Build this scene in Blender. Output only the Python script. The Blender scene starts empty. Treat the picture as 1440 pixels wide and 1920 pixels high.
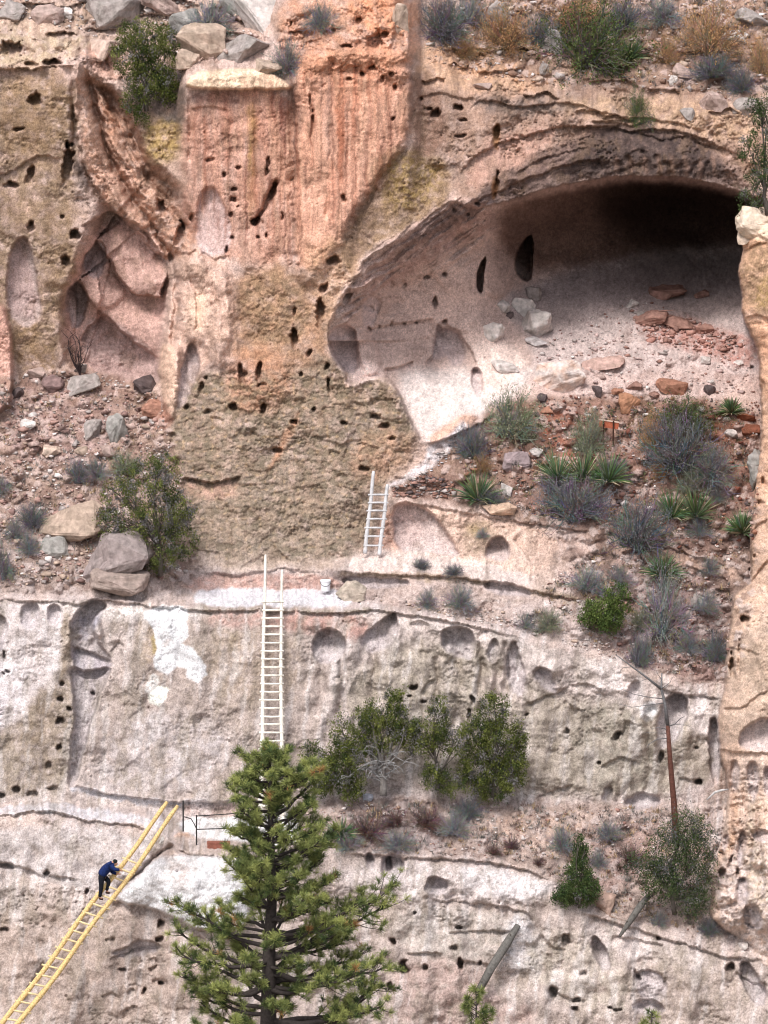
import bpy, bmesh, math, random
import numpy as np
from mathutils import Vector, Matrix, Quaternion

C = bpy.context.scene.collection
scene = bpy.context.scene
rnd = random.Random(7)
R = math.radians

# ------------------------------------------------------------------ camera, sky, sun, exposure
PITCH = R(10.0)
DIST = 150.0
FPX = 7500.0                     # focal length in photo pixels: 50 px to the metre at the cliff
CAM = np.array([0.0, -DIST * math.cos(PITCH), DIST * math.sin(PITCH)])
FWD = np.array([0.0, math.cos(PITCH), -math.sin(PITCH)])
UP = np.array([0.0, math.sin(PITCH), math.cos(PITCH)])

cd = bpy.data.cameras.new('camera')
cam = bpy.data.objects.new('camera', cd)
C.objects.link(cam)
cam.location = CAM
cam.rotation_euler = (math.pi / 2 - PITCH, 0, 0)
cd.sensor_fit = 'VERTICAL'
cd.sensor_height = 32.0
cd.lens = 32.0 * FPX / 1920.0
cd.clip_start = 1.0
cd.clip_end = 3000.0
scene.camera = cam

SUN_ELEV, SUN_AZ = R(55.0), R(204.0)       # azimuth clockwise from +Y; the light comes over the viewer's left shoulder
w = bpy.data.worlds.new('World')
scene.world = w
w.use_nodes = True
nt = w.node_tree
nt.nodes.clear()
sky = nt.nodes.new('ShaderNodeTexSky')
sky.sky_type = 'NISHITA'
sky.sun_disc = False
sky.sun_elevation = SUN_ELEV
sky.sun_rotation = SUN_AZ
sky.dust_density = 3.0
hsv = nt.nodes.new('ShaderNodeHueSaturation')
hsv.inputs['Saturation'].default_value = 0.45      # cloud cover: the sky is nearly grey
bg = nt.nodes.new('ShaderNodeBackground')
bg.inputs['Strength'].default_value = 0.13
wo = nt.nodes.new('ShaderNodeOutputWorld')
nt.links.new(sky.outputs[0], hsv.inputs['Color'])
nt.links.new(hsv.outputs[0], bg.inputs[0])
nt.links.new(bg.outputs[0], wo.inputs[0])

sd = bpy.data.lights.new('sun', 'SUN')
sd.energy = 1.75
sd.angle = R(16.0)
sd.color = (1.0, 0.97, 0.93)
so = bpy.data.objects.new('sun', sd)
C.objects.link(so)
sv = Vector((math.sin(SUN_AZ) * math.cos(SUN_ELEV), math.cos(SUN_AZ) * math.cos(SUN_ELEV), math.sin(SUN_ELEV)))
so.rotation_euler = sv.to_track_quat('Z', 'Y').to_euler()
so.location = (0, -60, 80)

scene.view_settings.view_transform = 'Standard'
scene.view_settings.look = 'None'
scene.view_settings.exposure = 0.68
scene.view_settings.gamma = 1.0
scene.view_settings.use_curve_mapping = False
scene.cycles.max_bounces = 5
scene.cycles.diffuse_bounces = 2
scene.cycles.filter_width = 1.1
scene.cycles.transparent_max_bounces = 4


# ------------------------------------------------------------------ helpers
def lin(r, g, b):
    f = lambda c: (c / 255 / 12.92) if c / 255 <= 0.04045 else ((c / 255 + 0.055) / 1.055) ** 2.4
    return (f(r), f(g), f(b))


ALB = 0.80
def alb(r, g, b, k=1.0):
    """albedo for a surface that shows as this sRGB colour in open light"""
    return tuple(min(0.85, c * ALB * k) for c in lin(r, g, b))


def P(u, v, y):
    """the point of the place seen at photo pixel (u, v) at depth y"""
    a = (u - 720.0) / FPX
    b = (960.0 - v) / FPX
    t = (y - CAM[1]) / (FWD[1] + b * UP[1])
    return Vector((t * a, float(y), CAM[2] + t * (FWD[2] + b * UP[2])))


def px(n, y=0.0):
    """length in metres of n photo pixels at depth y"""
    return n * (y - CAM[1]) / math.cos(PITCH) / FPX


def node_mat(name, color=(0.5, 0.5, 0.5), attr=None, rough=0.9, var=0.25, scale=6.0, bump=0.3, bump_scale=None, dist=0.03, spec=0.15, dark=None, stretch=(1, 1, 1), bump2=None):
    m = bpy.data.materials.new(name)
    m.use_nodes = True
    t = m.node_tree
    n = t.nodes
    l = t.links
    bs = n['Principled BSDF']
    bs.inputs['Roughness'].default_value = rough
    bs.inputs['Specular IOR Level'].default_value = spec
    tc = n.new('ShaderNodeTexCoord')
    mp = n.new('ShaderNodeMapping')
    mp.inputs['Scale'].default_value = stretch
    l.new(tc.outputs['Object'], mp.inputs[0])
    nz = n.new('ShaderNodeTexNoise')
    nz.inputs['Scale'].default_value = scale
    nz.inputs['Detail'].default_value = 5
    nz.inputs['Roughness'].default_value = 0.65
    l.new(mp.outputs[0], nz.inputs['Vector'])
    if attr:
        at = n.new('ShaderNodeAttribute')
        at.attribute_name = attr
        src = at.outputs['Color']
    else:
        rg = n.new('ShaderNodeRGB')
        rg.outputs[0].default_value = (*color, 1)
        src = rg.outputs[0]
    mr = n.new('ShaderNodeMapRange')
    mr.inputs[1].default_value = 0.3
    mr.inputs[2].default_value = 0.7
    mr.inputs[3].default_value = 1 - var
    mr.inputs[4].default_value = 1 + var
    l.new(nz.outputs[0], mr.inputs[0])
    mx = n.new('ShaderNodeVectorMath')
    mx.operation = 'SCALE'
    l.new(src, mx.inputs[0])
    l.new(mr.outputs[0], mx.inputs['Scale'])
    l.new(mx.outputs[0], bs.inputs['Base Color'])
    if bump:
        bn = n.new('ShaderNodeTexNoise')
        bn.inputs['Scale'].default_value = bump_scale or scale * 2
        bn.inputs['Detail'].default_value = 6
        bn.inputs['Roughness'].default_value = 0.7
        l.new(mp.outputs[0], bn.inputs['Vector'])
        bp = n.new('ShaderNodeBump')
        bp.inputs['Strength'].default_value = bump
        bp.inputs['Distance'].default_value = dist
        l.new(bn.outputs[0], bp.inputs['Height'])
        l.new(bp.outputs[0], bs.inputs['Normal'])
    return m


def mesh_obj(name, verts, faces, mat, parent=None, cols=None, smooth=False):
    me = bpy.data.meshes.new(name)
    me.from_pydata([tuple(p) for p in verts], [], faces)
    return _finish(name, me, mat, parent, cols, smooth)


def _finish(name, me, mat, parent=None, cols=None, smooth=False):
    if mat:
        me.materials.append(mat)
    if smooth:
        me.polygons.foreach_set('use_smooth', np.ones(len(me.polygons), dtype=bool))
    if cols is not None:
        a = me.color_attributes.new('Col', 'FLOAT_COLOR', 'POINT')
        c4 = np.ones((len(me.vertices), 4), dtype=np.float32)
        c4[:, :3] = cols
        a.data.foreach_set('color', c4.ravel())
    me.update()
    o = bpy.data.objects.new(name, me)
    C.objects.link(o)
    if parent:
        o.parent = parent
    return o


def np_mesh(name, V, F, mat, parent=None, cols=None, smooth=False):
    """V (n,3) array, F (m,k) array of equal-sized faces"""
    me = bpy.data.meshes.new(name)
    k = F.shape[1]
    me.vertices.add(len(V))
    me.vertices.foreach_set('co', np.ascontiguousarray(V, dtype=np.float32).ravel())
    me.loops.add(F.size)
    me.loops.foreach_set('vertex_index', np.ascontiguousarray(F, dtype=np.int32).ravel())
    me.polygons.add(len(F))
    me.polygons.foreach_set('loop_start', np.arange(0, F.size, k, dtype=np.int32))
    me.update(calc_edges=True)
    return _finish(name, me, mat, parent, cols, smooth)


def empty(name, loc, label=None, cat=None, group=None, rz=0.0):
    o = bpy.data.objects.new(name, None)
    C.objects.link(o)
    o.location = loc
    o.rotation_euler.z = rz
    o.empty_display_size = 0.2
    if label:
        tag(o, label, cat, group)
    return o


def tag(o, label, cat, group=None, kind=None):
    o['label'] = label
    o['category'] = cat
    if group:
        o['group'] = group
    if kind:
        o['kind'] = kind
    return o


def structure(o):
    o['kind'] = 'structure'
    return o


class Geo:
    """collects tubes, quads and so on for one mesh"""
    def __init__(self):
        self.v = []
        self.f = []
        self.c = []

    def tube(self, pts, rad, n=6, col=(1, 1, 1), cap=True, wob=0.0):
        pts = [Vector(p) for p in pts]
        if not hasattr(rad, '__len__'):
            rad = [rad] * len(pts)
        b = len(self.v)
        prev = None
        for i, p in enumerate(pts):
            d = (pts[min(i + 1, len(pts) - 1)] - pts[max(i - 1, 0)]).normalized()
            if prev is None:
                a = Vector((0, 0, 1)) if abs(d.z) < 0.9 else Vector((1, 0, 0))
                x = d.cross(a).normalized()
            else:
                x = (prev - d * prev.dot(d)).normalized()
            prev = x
            y = d.cross(x)
            for k in range(n):
                t = 2 * math.pi * k / n
                r = rad[i] * (1 + wob * (rnd.random() - 0.5))
                self.v.append(p + (x * math.cos(t) + y * math.sin(t)) * r)
                self.c.append(col)
        for i in range(len(pts) - 1):
            for k in range(n):
                k2 = (k + 1) % n
                self.f.append((b + i * n + k, b + i * n + k2, b + (i + 1) * n + k2, b + (i + 1) * n + k))
        if cap:
            self.f.append(tuple(b + k for k in range(n))[::-1])
            e = b + (len(pts) - 1) * n
            self.f.append(tuple(e + k for k in range(n)))

    def box(self, c, s, rot=None, col=(1, 1, 1)):
        b = len(self.v)
        c = Vector(c)
        for dx in (-1, 1):
            for dy in (-1, 1):
                for dz in (-1, 1):
                    q = Vector((dx * s[0] / 2, dy * s[1] / 2, dz * s[2] / 2))
                    if rot is not None:
                        q = rot @ q
                    self.v.append(c + q)
                    self.c.append(col)
        for q in ((0, 1, 3, 2), (4, 6, 7, 5), (0, 4, 5, 1), (2, 3, 7, 6), (0, 2, 6, 4), (1, 5, 7, 3)):
            self.f.append(tuple(b + k for k in q))

    def build(self, name, mat, parent=None, cols=False, smooth=False):
        return mesh_obj(name, self.v, self.f, mat, parent, np.array(self.c, dtype=np.float32) if cols else None, smooth)


# ------------------------------------------------------------------ the cliff as one relief: fields over (u, v)
rs = np.random.RandomState(11)
_perm = np.concatenate([rs.permutation(512)] * 3).astype(np.int32)
_ga = rs.rand(512).astype(np.float32) * 2 * np.pi
_gx, _gy = np.cos(_ga), np.sin(_ga)
_rv = rs.rand(512).astype(np.float32)


def noise(x, y, seed=0):
    """gradient noise, about -0.7..0.7"""
    x = np.asarray(x, dtype=np.float32) + np.float32(seed * 37.17)
    y = np.asarray(y, dtype=np.float32) + np.float32(seed * 11.31)
    xi = np.floor(x)
    yi = np.floor(y)
    fx = x - xi
    fy = y - yi
    xi = xi.astype(np.int32) & 511
    yi = yi.astype(np.int32) & 511
    x1 = (xi + 1) & 511
    y1 = (yi + 1) & 511
    sx = fx * fx * fx * (fx * (fx * 6 - 15) + 10)
    sy = fy * fy * fy * (fy * (fy * 6 - 15) + 10)
    def g(ix, iy, dx, dy):
        h = _perm[_perm[ix] + iy]
        return _gx[h] * dx + _gy[h] * dy
    a = g(xi, yi, fx, fy)
    b = g(x1, yi, fx - 1, fy)
    c = g(xi, y1, fx, fy - 1)
    d = g(x1, y1, fx - 1, fy - 1)
    a = a + sx * (b - a)
    c = c + sx * (d - c)
    return a + sy * (c - a)


def fbm(x, y, oct=4, seed=0, gain=0.5, ridged=False):
    s = 0.0
    a = 1.0
    for o in range(oct):
        n = noise(x * 2 ** o, y * 2 ** o, seed + o)
        if ridged:
            n = 0.5 - 2 * np.abs(n)
        s = s + a * n
        a *= gain
    return s


def worley(x, y, seed=0):
    """F1, F2 and the random value of the nearest cell"""
    x = np.asarray(x, dtype=np.float32)
    y = np.asarray(y, dtype=np.float32)
    xi = np.floor(x).astype(np.int32)
    yi = np.floor(y).astype(np.int32)
    f1 = np.full(x.shape, 9.0, np.float32)
    f2 = np.full(x.shape, 9.0, np.float32)
    idv = np.zeros(x.shape, np.float32)
    for dx in (-1, 0, 1):
        for dy in (-1, 0, 1):
            h = _perm[_perm[(xi + dx + seed * 17) & 511] + ((yi + dy) & 511)]
            h2 = _perm[h + 7]
            d = np.hypot(xi + dx + _rv[h] - x, yi + dy + _rv[h2] - y)
            n = d < f1
            f2 = np.where(n, f1, np.minimum(f2, d))
            idv = np.where(n, _rv[_perm[h + 31]], idv)
            f1 = np.where(n, d, f1)
    return f1, f2, idv


def sstep(a, b, x):
    t = np.clip((x - a) / (b - a), 0, 1)
    return t * t * (3 - 2 * t)


def axis(lo, hi, fine, out_lo, out_hi):
    mid = list(np.arange(lo, hi + 0.1, fine))
    left, p, s = [], lo, fine
    while p > out_lo:
        s *= 1.12
        p -= s
        left.append(p)
    right, p, s = [], hi, fine
    while p < out_hi:
        s *= 1.12
        p += s
        right.append(p)
    return np.array(left[::-1] + mid + right, dtype=np.float32)


FINE = 2.0
us = axis(-60, 1500, FINE, -700, 2140)
vs = axis(-60, 1980, FINE, -700, 2420)
NU, NV = len(us), len(vs)
U, V = np.meshgrid(us, vs)               # rows are v

# outlines are warped so that nothing has a ruled edge
WU = 5.0 * fbm(U / 38, V / 38, 2, 1) + 2.6 * fbm(U / 11, V / 11, 2, 3)
WV = 5.0 * fbm(U / 38, V / 38, 2, 5) + 2.6 * fbm(U / 11, V / 11, 2, 7)
UW, VW = U + WU, V + WV


def win(pts, pad):
    p = np.array(pts, dtype=np.float32)
    a = np.searchsorted(us, p[:, 0].min() - pad)
    b = np.searchsorted(us, p[:, 0].max() + pad)
    c = np.searchsorted(vs, p[:, 1].min() - pad)
    d = np.searchsorted(vs, p[:, 1].max() + pad)
    return (slice(max(c, 0), max(d, c + 1)), slice(max(a, 0), max(b, a + 1)))


def seg_dist(pts, x, y, closed):
    d = np.full(x.shape, 1e9, np.float32)
    n = len(pts)
    for i in range(n if closed else n - 1):
        ax, ay = pts[i]
        bx, by = pts[(i + 1) % n]
        ex, ey = bx - ax, by - ay
        t = np.clip(((x - ax) * ex + (y - ay) * ey) / (ex * ex + ey * ey + 1e-9), 0, 1)
        d = np.minimum(d, (x - ax - t * ex) ** 2 + (y - ay - t * ey) ** 2)
    return np.sqrt(d)


def inside(pts, x, y):
    r = np.zeros(x.shape, bool)
    n = len(pts)
    for i in range(n):
        ax, ay = pts[i]
        bx, by = pts[(i + 1) % n]
        if ay == by:
            continue
        c = ((ay > y) != (by > y)) & (x < (bx - ax) * (y - ay) / (by - ay) + ax)
        r ^= c
    return r


def smooth_poly(pts, n=1):
    for _ in range(n):
        q = []
        for i in range(len(pts)):
            a = np.array(pts[i], float)
            b = np.array(pts[(i + 1) % len(pts)], float)
            q += [tuple(a * .75 + b * .25), tuple(a * .25 + b * .75)]
        pts = q
    return pts


def sdf(pts, w, warp=1.0):
    """signed distance in px, negative inside"""
    x = U[w] + WU[w] * warp
    y = V[w] + WV[w] * warp
    d = seg_dist(pts, x, y, True)
    return np.where(inside(pts, x, y), -d, d)


def pmask(pts, soft=4.0, warp=1.0, grow=0.0, round_=1):
    pts = smooth_poly(pts, round_) if round_ else pts
    w = win(pts, soft + abs(grow) + 16 * max(warp, 0.3))
    d = sdf(pts, w, warp) - grow
    return w, 1 - sstep(-soft, soft, d), d


# ------------------------------------------------------------------ base profile: contour lines (u, v, y) stacked from the bottom up
def contour(pts, rough=2.5, seed=0):
    p = np.array(pts, dtype=np.float32)
    v = np.interp(us, p[:, 0], p[:, 1])
    y = np.interp(us, p[:, 0], p[:, 2])
    chip = np.round(2.2 * noise(us / 13, us * 0 + seed * 5.1, seed + 35)) * rough * 0.7
    v = v + chip + rough * (1.6 * fbm(us / 40, us * 0 + seed * 3.3, 3, seed + 20)) + rough * 0.6 * noise(us / 7, us * 0 + 1.7, seed + 31)
    y = y + 0.25 * fbm(us / 90, us * 0 + seed * 2.1, 3, seed + 40)
    return v.astype(np.float32), y.astype(np.float32)


CON = [
    contour([(-700, 2600, -19.5), (1000, 2600, -18.5), (2200, 2600, -19)], 2, 1),
    # edge of the lowest wall
    contour([(-700, 1560, -12), (0, 1532, -11), (50, 1520, -11), (90, 1516, -11), (130, 1525, -11.1), (165, 1536, -11.2), (250, 1546, -11.6), (300, 1560, -12.6),
             (325, 1585, -13.5), (350, 1597, -13.8), (420, 1603, -13.8), (500, 1600, -13.4), (600, 1598, -12.8), (660, 1598, -12.4), (760, 1604, -12.2), (900, 1611, -12),
             (990, 1630, -12), (1040, 1652, -12), (1085, 1706, -12.2), (1180, 1736, -12.3), (1260, 1760, -12.3), (1350, 1788, -12.6), (1440, 1800, -13), (2200, 1850, -13)], 2.5, 2),
    # foot of the middle wall
    contour([(-700, 1500, -10), (0, 1512, -9.6), (90, 1500, -9.4), (200, 1512, -9.5), (300, 1522, -9.7), (345, 1540, -9.7), (480, 1530, -9.7), (560, 1500, -9.4), (650, 1490, -9.2), (750, 1478, -9), (900, 1496, -8.6),
             (960, 1490, -8.4), (1060, 1500, -8.1), (1130, 1505, -7.9), (1260, 1500, -7.7), (1340, 1500, -7.5), (2200, 1520, -7.5)], 4, 3),
    # edge of the middle wall
    contour([(-700, 1120, -7.2), (0, 1120, -7.2), (60, 1124, -7.2), (150, 1129, -7.3), (200, 1122, -7.1), (290, 1134, -7.3), (370, 1142, -7.4), (500, 1143, -7.4), (640, 1147, -7.3), (700, 1140, -7.1), (770, 1150, -7.2), (850, 1163, -7.3),
             (930, 1180, -7.3), (1000, 1200, -7.2), (1080, 1215, -7.1), (1150, 1240, -7), (1230, 1272, -6.9), (1280, 1290, -6.8), (1350, 1305, -6.8), (2200, 1340, -7)], 2.2, 4),
    # back of the ledge path
    contour([(-700, 1108, -6.7), (0, 1108, -6.8), (150, 1118, -6.9), (280, 1122, -6.7), (335, 1113, -5.6), (400, 1108, -4.8), (500, 1107, -4.7), (600, 1107, -4.7), (650, 1114, -5), (680, 1128, -6.1), (760, 1133, -6.3), (850, 1148, -6.5), (930, 1165, -6.6),
             (1000, 1185, -6.6), (1100, 1205, -6.5), (1200, 1248, -6.4), (1280, 1280, -6.4), (1350, 1295, -6.4), (2200, 1330, -6.6)], 2.2, 5),
    # brow above the path
    contour([(-700, 1080, -6.2), (0, 1080, -6.2), (280, 1100, -6.2), (345, 1076, -4.6), (440, 1075, -4.6), (520, 1069, -4.6), (600, 1072, -4.65), (625, 1066, -5.3), (720, 1073, -5.5), (850, 1078, -5.6), (950, 1090, -5.6), (1000, 1100, -5.6),
             (1110, 1125, -5.6), (1200, 1200, -5.7), (1300, 1250, -5.8), (2200, 1300, -6)], 2.5, 6),
    # back of the brow, foot of the pale band
    contour([(-700, 1050, -5.5), (0, 1050, -5.5), (280, 1070, -5.4), (345, 1058, -4.3), (440, 1058, -4.3), (520, 1056, -4.2), (600, 1056, -4.2), (650, 1046, -4.1), (690, 1038, -3.9), (760, 1030, -3.7), (850, 1048, -4.1), (950, 1066, -4.5), (1000, 1082, -4.8),
             (1060, 1085, -4.8), (1110, 1100, -4.9), (1200, 1160, -5), (1300, 1200, -4.9), (2200, 1250, -5)], 2.5, 7),
    # edge of the pale band
    contour([(-700, 930, -2.6), (0, 930, -2.6), (280, 950, -2.8), (345, 935, -3.3), (500, 935, -3.3), (690, 938, -3.3), (730, 940, -3.3), (800, 943, -3.4), (860, 956, -3.6), (950, 971, -3.8), (1040, 982, -3.8), (1130, 996, -3.7), (1200, 1012, -3.4), (1300, 1040, -3.2), (1370, 1060, -3), (2200, 1100, -3)], 2.5, 8),
    # back of the band's ledge
    contour([(-700, 920, -2.4), (0, 920, -2.4), (280, 940, -2.6), (345, 925, -3.2), (500, 925, -3.2), (690, 926, -3.2), (740, 920, -2.8), (800, 930, -2.9), (860, 942, -3.1), (950, 956, -3.3), (1040, 966, -3.3), (1130, 980, -3.2), (1200, 998, -3), (1300, 1025, -2.8), (1370, 1045, -2.7), (2200, 1080, -2.7)], 2.5, 9),
    # head of the scree, shoulder of the lichened apron
    contour([(-700, 700, 1.4), (0, 700, 1.4), (150, 690, 1.6), (250, 700, 1.4), (300, 720, 0.2), (335, 720, -1.2), (420, 700, -1.9), (500, 690, -2.1), (620, 700, -1.9), (700, 720, -1.7), (740, 800, -2.3), (800, 845, -2), (850, 800, -1), (900, 768, -0.3), (1000, 742, 0.6), (1100, 736, 1.2), (1200, 736, 1.5),
             (1420, 750, 1.6), (2200, 760, 1.6)], 3, 10),
    # the upper wall, half height
    contour([(-700, 420, 1.0), (0, 420, 0.9), (130, 420, 0.9), (200, 430, 1.0), (330, 430, 0.4), (420, 430, -0.7), (500, 430, -1.0), (640, 430, -1.2), (750, 430, -1.0), (850, 360, 0.0), (960, 330, 0.9), (1060, 300, 1.6), (1200, 290, 2.2), (1400, 310, 2.4), (2200, 320, 2.4)], 4, 11),
    # rim
    contour([(-700, 128, 0.7), (0, 128, 0.7), (100, 124, 0.6), (145, 122, 0.6), (200, 175, 1.2), (270, 200, 1.4), (330, 190, 1.0), (350, 150, -0.6), (450, 138, -0.7), (545, 160, -0.6), (600, 120, -0.6), (640, 90, -0.6), (700, 95, -0.6), (765, 90, -0.4), (790, 165, 1.0), (880, 175, 1.6), (1000, 180, 2.2), (1100, 195, 2.8), (1200, 205, 3.2), (1330, 215, 3.3), (2200, 230, 3.3)], 4, 12),
    contour([(-700, -20, 4.0), (0, -10, 4.0), (200, 10, 5.0), (350, 20, 4.0), (480, 30, 3.2), (560, -10, 1.0), (640, -30, 0.8), (740, -20, 1.0), (800, 0, 5.5), (900, 0, 6.6), (1100, 0, 7.6), (1440, 0, 8.0), (2200, 0, 8)], 5, 13),
    contour([(-700, -760, 20.0), (500, -760, 20.0), (640, -760, 19.0), (800, -760, 23), (2200, -760, 26)], 5, 14),
]
Y = np.empty((NV, NU), np.float32)
for j in range(NU):
    cv = np.array([c[0][j] for c in CON])
    cy = np.array([c[1][j] for c in CON])
    for i in range(1, len(cv)):                  # keep them stacked
        cv[i] = min(cv[i], cv[i - 1] - 3.0)
    Y[:, j] = np.interp(-vs, -cv, cy)


def box1(a, r, ax):
    k = 2 * r + 1
    p = np.pad(a, [(r + 1, r) if i == ax else (0, 0) for i in range(2)], mode='edge')
    c = np.cumsum(p, axis=ax, dtype=np.float64)
    if ax == 0:
        return ((c[k:] - c[:-k]) / k).astype(np.float32)
    return ((c[:, k:] - c[:, :-k]) / k).astype(np.float32)


def blur(a, r):
    for _ in range(2):
        a = box1(box1(a, r, 0), r, 1)
    return a


Y = 0.7 * Y + 0.3 * blur(Y, 1)


def tps(pts, x, y, scale=200.0):
    p = np.array(pts, dtype=np.float64)
    a, b, z = p[:, 0] / scale, p[:, 1] / scale, p[:, 2]
    n = len(p)
    def ker(r2):
        return np.where(r2 > 1e-12, 0.5 * r2 * np.log(r2 + 1e-12), 0.0)
    K = ker((a[:, None] - a) ** 2 + (b[:, None] - b) ** 2) + np.eye(n) * 2e-3
    A = np.zeros((n + 3, n + 3))
    A[:n, :n] = K
    A[:n, n:] = np.stack([np.ones(n), a, b], 1)
    A[n:, :n] = A[:n, n:].T
    s = np.linalg.solve(A, np.concatenate([z, np.zeros(3)]))
    out = s[n] + s[n + 1] * (x / scale) + s[n + 2] * (y / scale)
    for i in range(n):
        out = out + s[i] * ker((x / scale - a[i]) ** 2 + (y / scale - b[i]) ** 2)
    return out.astype(np.float32)


COL = np.zeros((NV, NU, 3), np.float32)
ROUGH = np.full((NV, NU), 0.45, np.float32)        # how broken the surface is
STONY = np.zeros((NV, NU), np.float32)            # scree
PLATE = np.zeros((NV, NU), np.float32)            # crusted plates
FLUTE = np.zeros((NV, NU), np.float32)            # upright flutes
REG = np.zeros((NV, NU), np.int8)                 # which surface it belongs to


def paint(pts, col, a=1.0, soft=10.0, warp=1.6, mottle=0.0, ms=14.0, seed=0, round_=1, stretch=1.0):
    w, m, d = pmask(pts, soft, warp, 0, round_)
    if mottle:
        n = fbm(U[w] / ms, V[w] / ms / stretch, 4, seed + 60, 0.6)
        m = m * np.clip(1 - mottle + mottle * (0.5 + 2.2 * n), 0, 1)
    m = (m * a)[..., None]
    COL[w] = COL[w] * (1 - m) + np.array(col, np.float32) * m


def setf(field, pts, val, soft=12, warp=1.5):
    w, m, d = pmask(pts, soft, warp)
    field[w] = field[w] * (1 - m) + val * m


def setreg(pts, k, warp=1.0):
    w, m, d = pmask(pts, 1.0, warp)
    r = REG[w]
    r[d < 0] = k
    REG[w] = r


HOLLOWS = []


def scoop(pts, depth, edge=4.0, floor=0.15, warp=0.8, power=0.8, side=0.0):
    """a hollow: deep under its upper edge, running out towards its foot"""
    HOLLOWS.append((pts, depth))
    edge = edge * 0.6
    w, m, d = pmask(pts, edge, warp, 0, 2)
    p = np.array(pts)
    lo, hi = p[:, 1].min(), p[:, 1].max()
    t = np.clip((hi - V[w]) / (hi - lo), 0, 1) ** power
    prof = floor + (1 - floor) * t
    inner = np.clip(-d / (0.22 * (hi - lo) + 6), 0, 1)
    prof = prof * (0.7 + 0.3 * inner)
    Y[w] += 1.35 * depth * m * prof


def bump(pts, h, edge=8.0, warp=1.0, dome=0.0):
    w, m, d = pmask(pts, edge, warp, 0, 2)
    x = m
    if dome:
        p = np.array(pts)
        r = 0.35 * min(np.ptp(p[:, 0]), np.ptp(p[:, 1]))
        x = m * (1 - dome + dome * np.sqrt(np.clip(-d / r, 0, 1)))
    Y[w] -= h * x


def hole(u, v, ru, rv, depth=None, rot=0.0, seed=0):
    r = max(ru, rv)
    w = win([(u, v)], r * 1.8 + 6)
    x = U[w] - u + WU[w] * 0.8
    y = V[w] - v + WV[w] * 0.8
    c, s = math.cos(R(rot)), math.sin(R(rot))
    a = (x * c + y * s) / ru
    b = (-x * s + y * c) / rv
    q = np.sqrt(a * a + b * b) * (1 + 0.55 * noise(U[w] / 8, V[w] / 9, seed + 5))
    dp = depth if depth is not None else 0.2 + 0.028 * min(ru, rv) + 0.012 * r
    Y[w] += 1.5 * dp * (1 - sstep(0.62, 1.12, q)) * np.clip(0.62 - 0.5 * b, 0.25, 1.0)


def shingle(pts, h, reach=40.0, edge=2.0, warp=1.0, out=0.0, side=1):
    """an overlapping edge: the rock below it steps back by h and comes forward again over reach px"""
    w = win(pts, reach * 2.2 + 12)
    x = U[w] + WU[w] * warp
    y = V[w] + WV[w] * warp
    best = np.full(x.shape, 1e9, np.float32)
    sg = np.zeros(x.shape, np.float32)
    tt = np.zeros(x.shape, np.float32)
    L = [0.0]
    for i in range(len(pts) - 1):
        L.append(L[-1] + math.hypot(pts[i + 1][0] - pts[i][0], pts[i + 1][1] - pts[i][1]))
    for i in range(len(pts) - 1):
        ax, ay = pts[i]
        bx, by = pts[i + 1]
        ex, ey = bx - ax, by - ay
        l2 = ex * ex + ey * ey + 1e-9
        t = np.clip(((x - ax) * ex + (y - ay) * ey) / l2, 0, 1)
        d = np.hypot(x - ax - t * ex, y - ay - t * ey)
        n = d < best
        s = np.sign(ex * (y - ay) - ey * (x - ax))
        best = np.where(n, d, best)
        sg = np.where(n, s, sg)
        tt = np.where(n, (L[i] + t * math.sqrt(l2)) / L[-1], tt)
    s = best * sg * side
    h = h * 0.8
    out = out * 0.8
    edge = edge * 0.6
    ends = sstep(0.0, 0.12, tt) * sstep(0.0, 0.12, 1 - tt)
    dn = sstep(-edge, edge, s) * np.exp(-np.clip(s, 0, None) / reach)
    up = np.exp(-np.clip(-s, 0, None) / (reach * 0.5)) * (1 - sstep(-edge, edge, s))
    Y[w] += ends * (h * dn - out * up)


def crack(pts, wd, depth, warp=1.0):
    w = win(pts, wd * 3 + 12)
    d = seg_dist(pts, U[w] + WU[w] * warp, V[w] + WV[w] * warp, False)
    d = d * (1 + 0.5 * noise(U[w] / 13, V[w] / 13, 9))
    Y[w] += depth * np.exp(-(d / wd) ** 2)


def yat(u, v):
    i = int(np.clip(np.searchsorted(vs, v), 0, NV - 1))
    j = int(np.clip(np.searchsorted(us, u), 0, NU - 1))
    return float(Y[i, j])


def on(u, v, dy=0.0):
    return P(u, v, yat(u, v) + dy)


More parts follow.
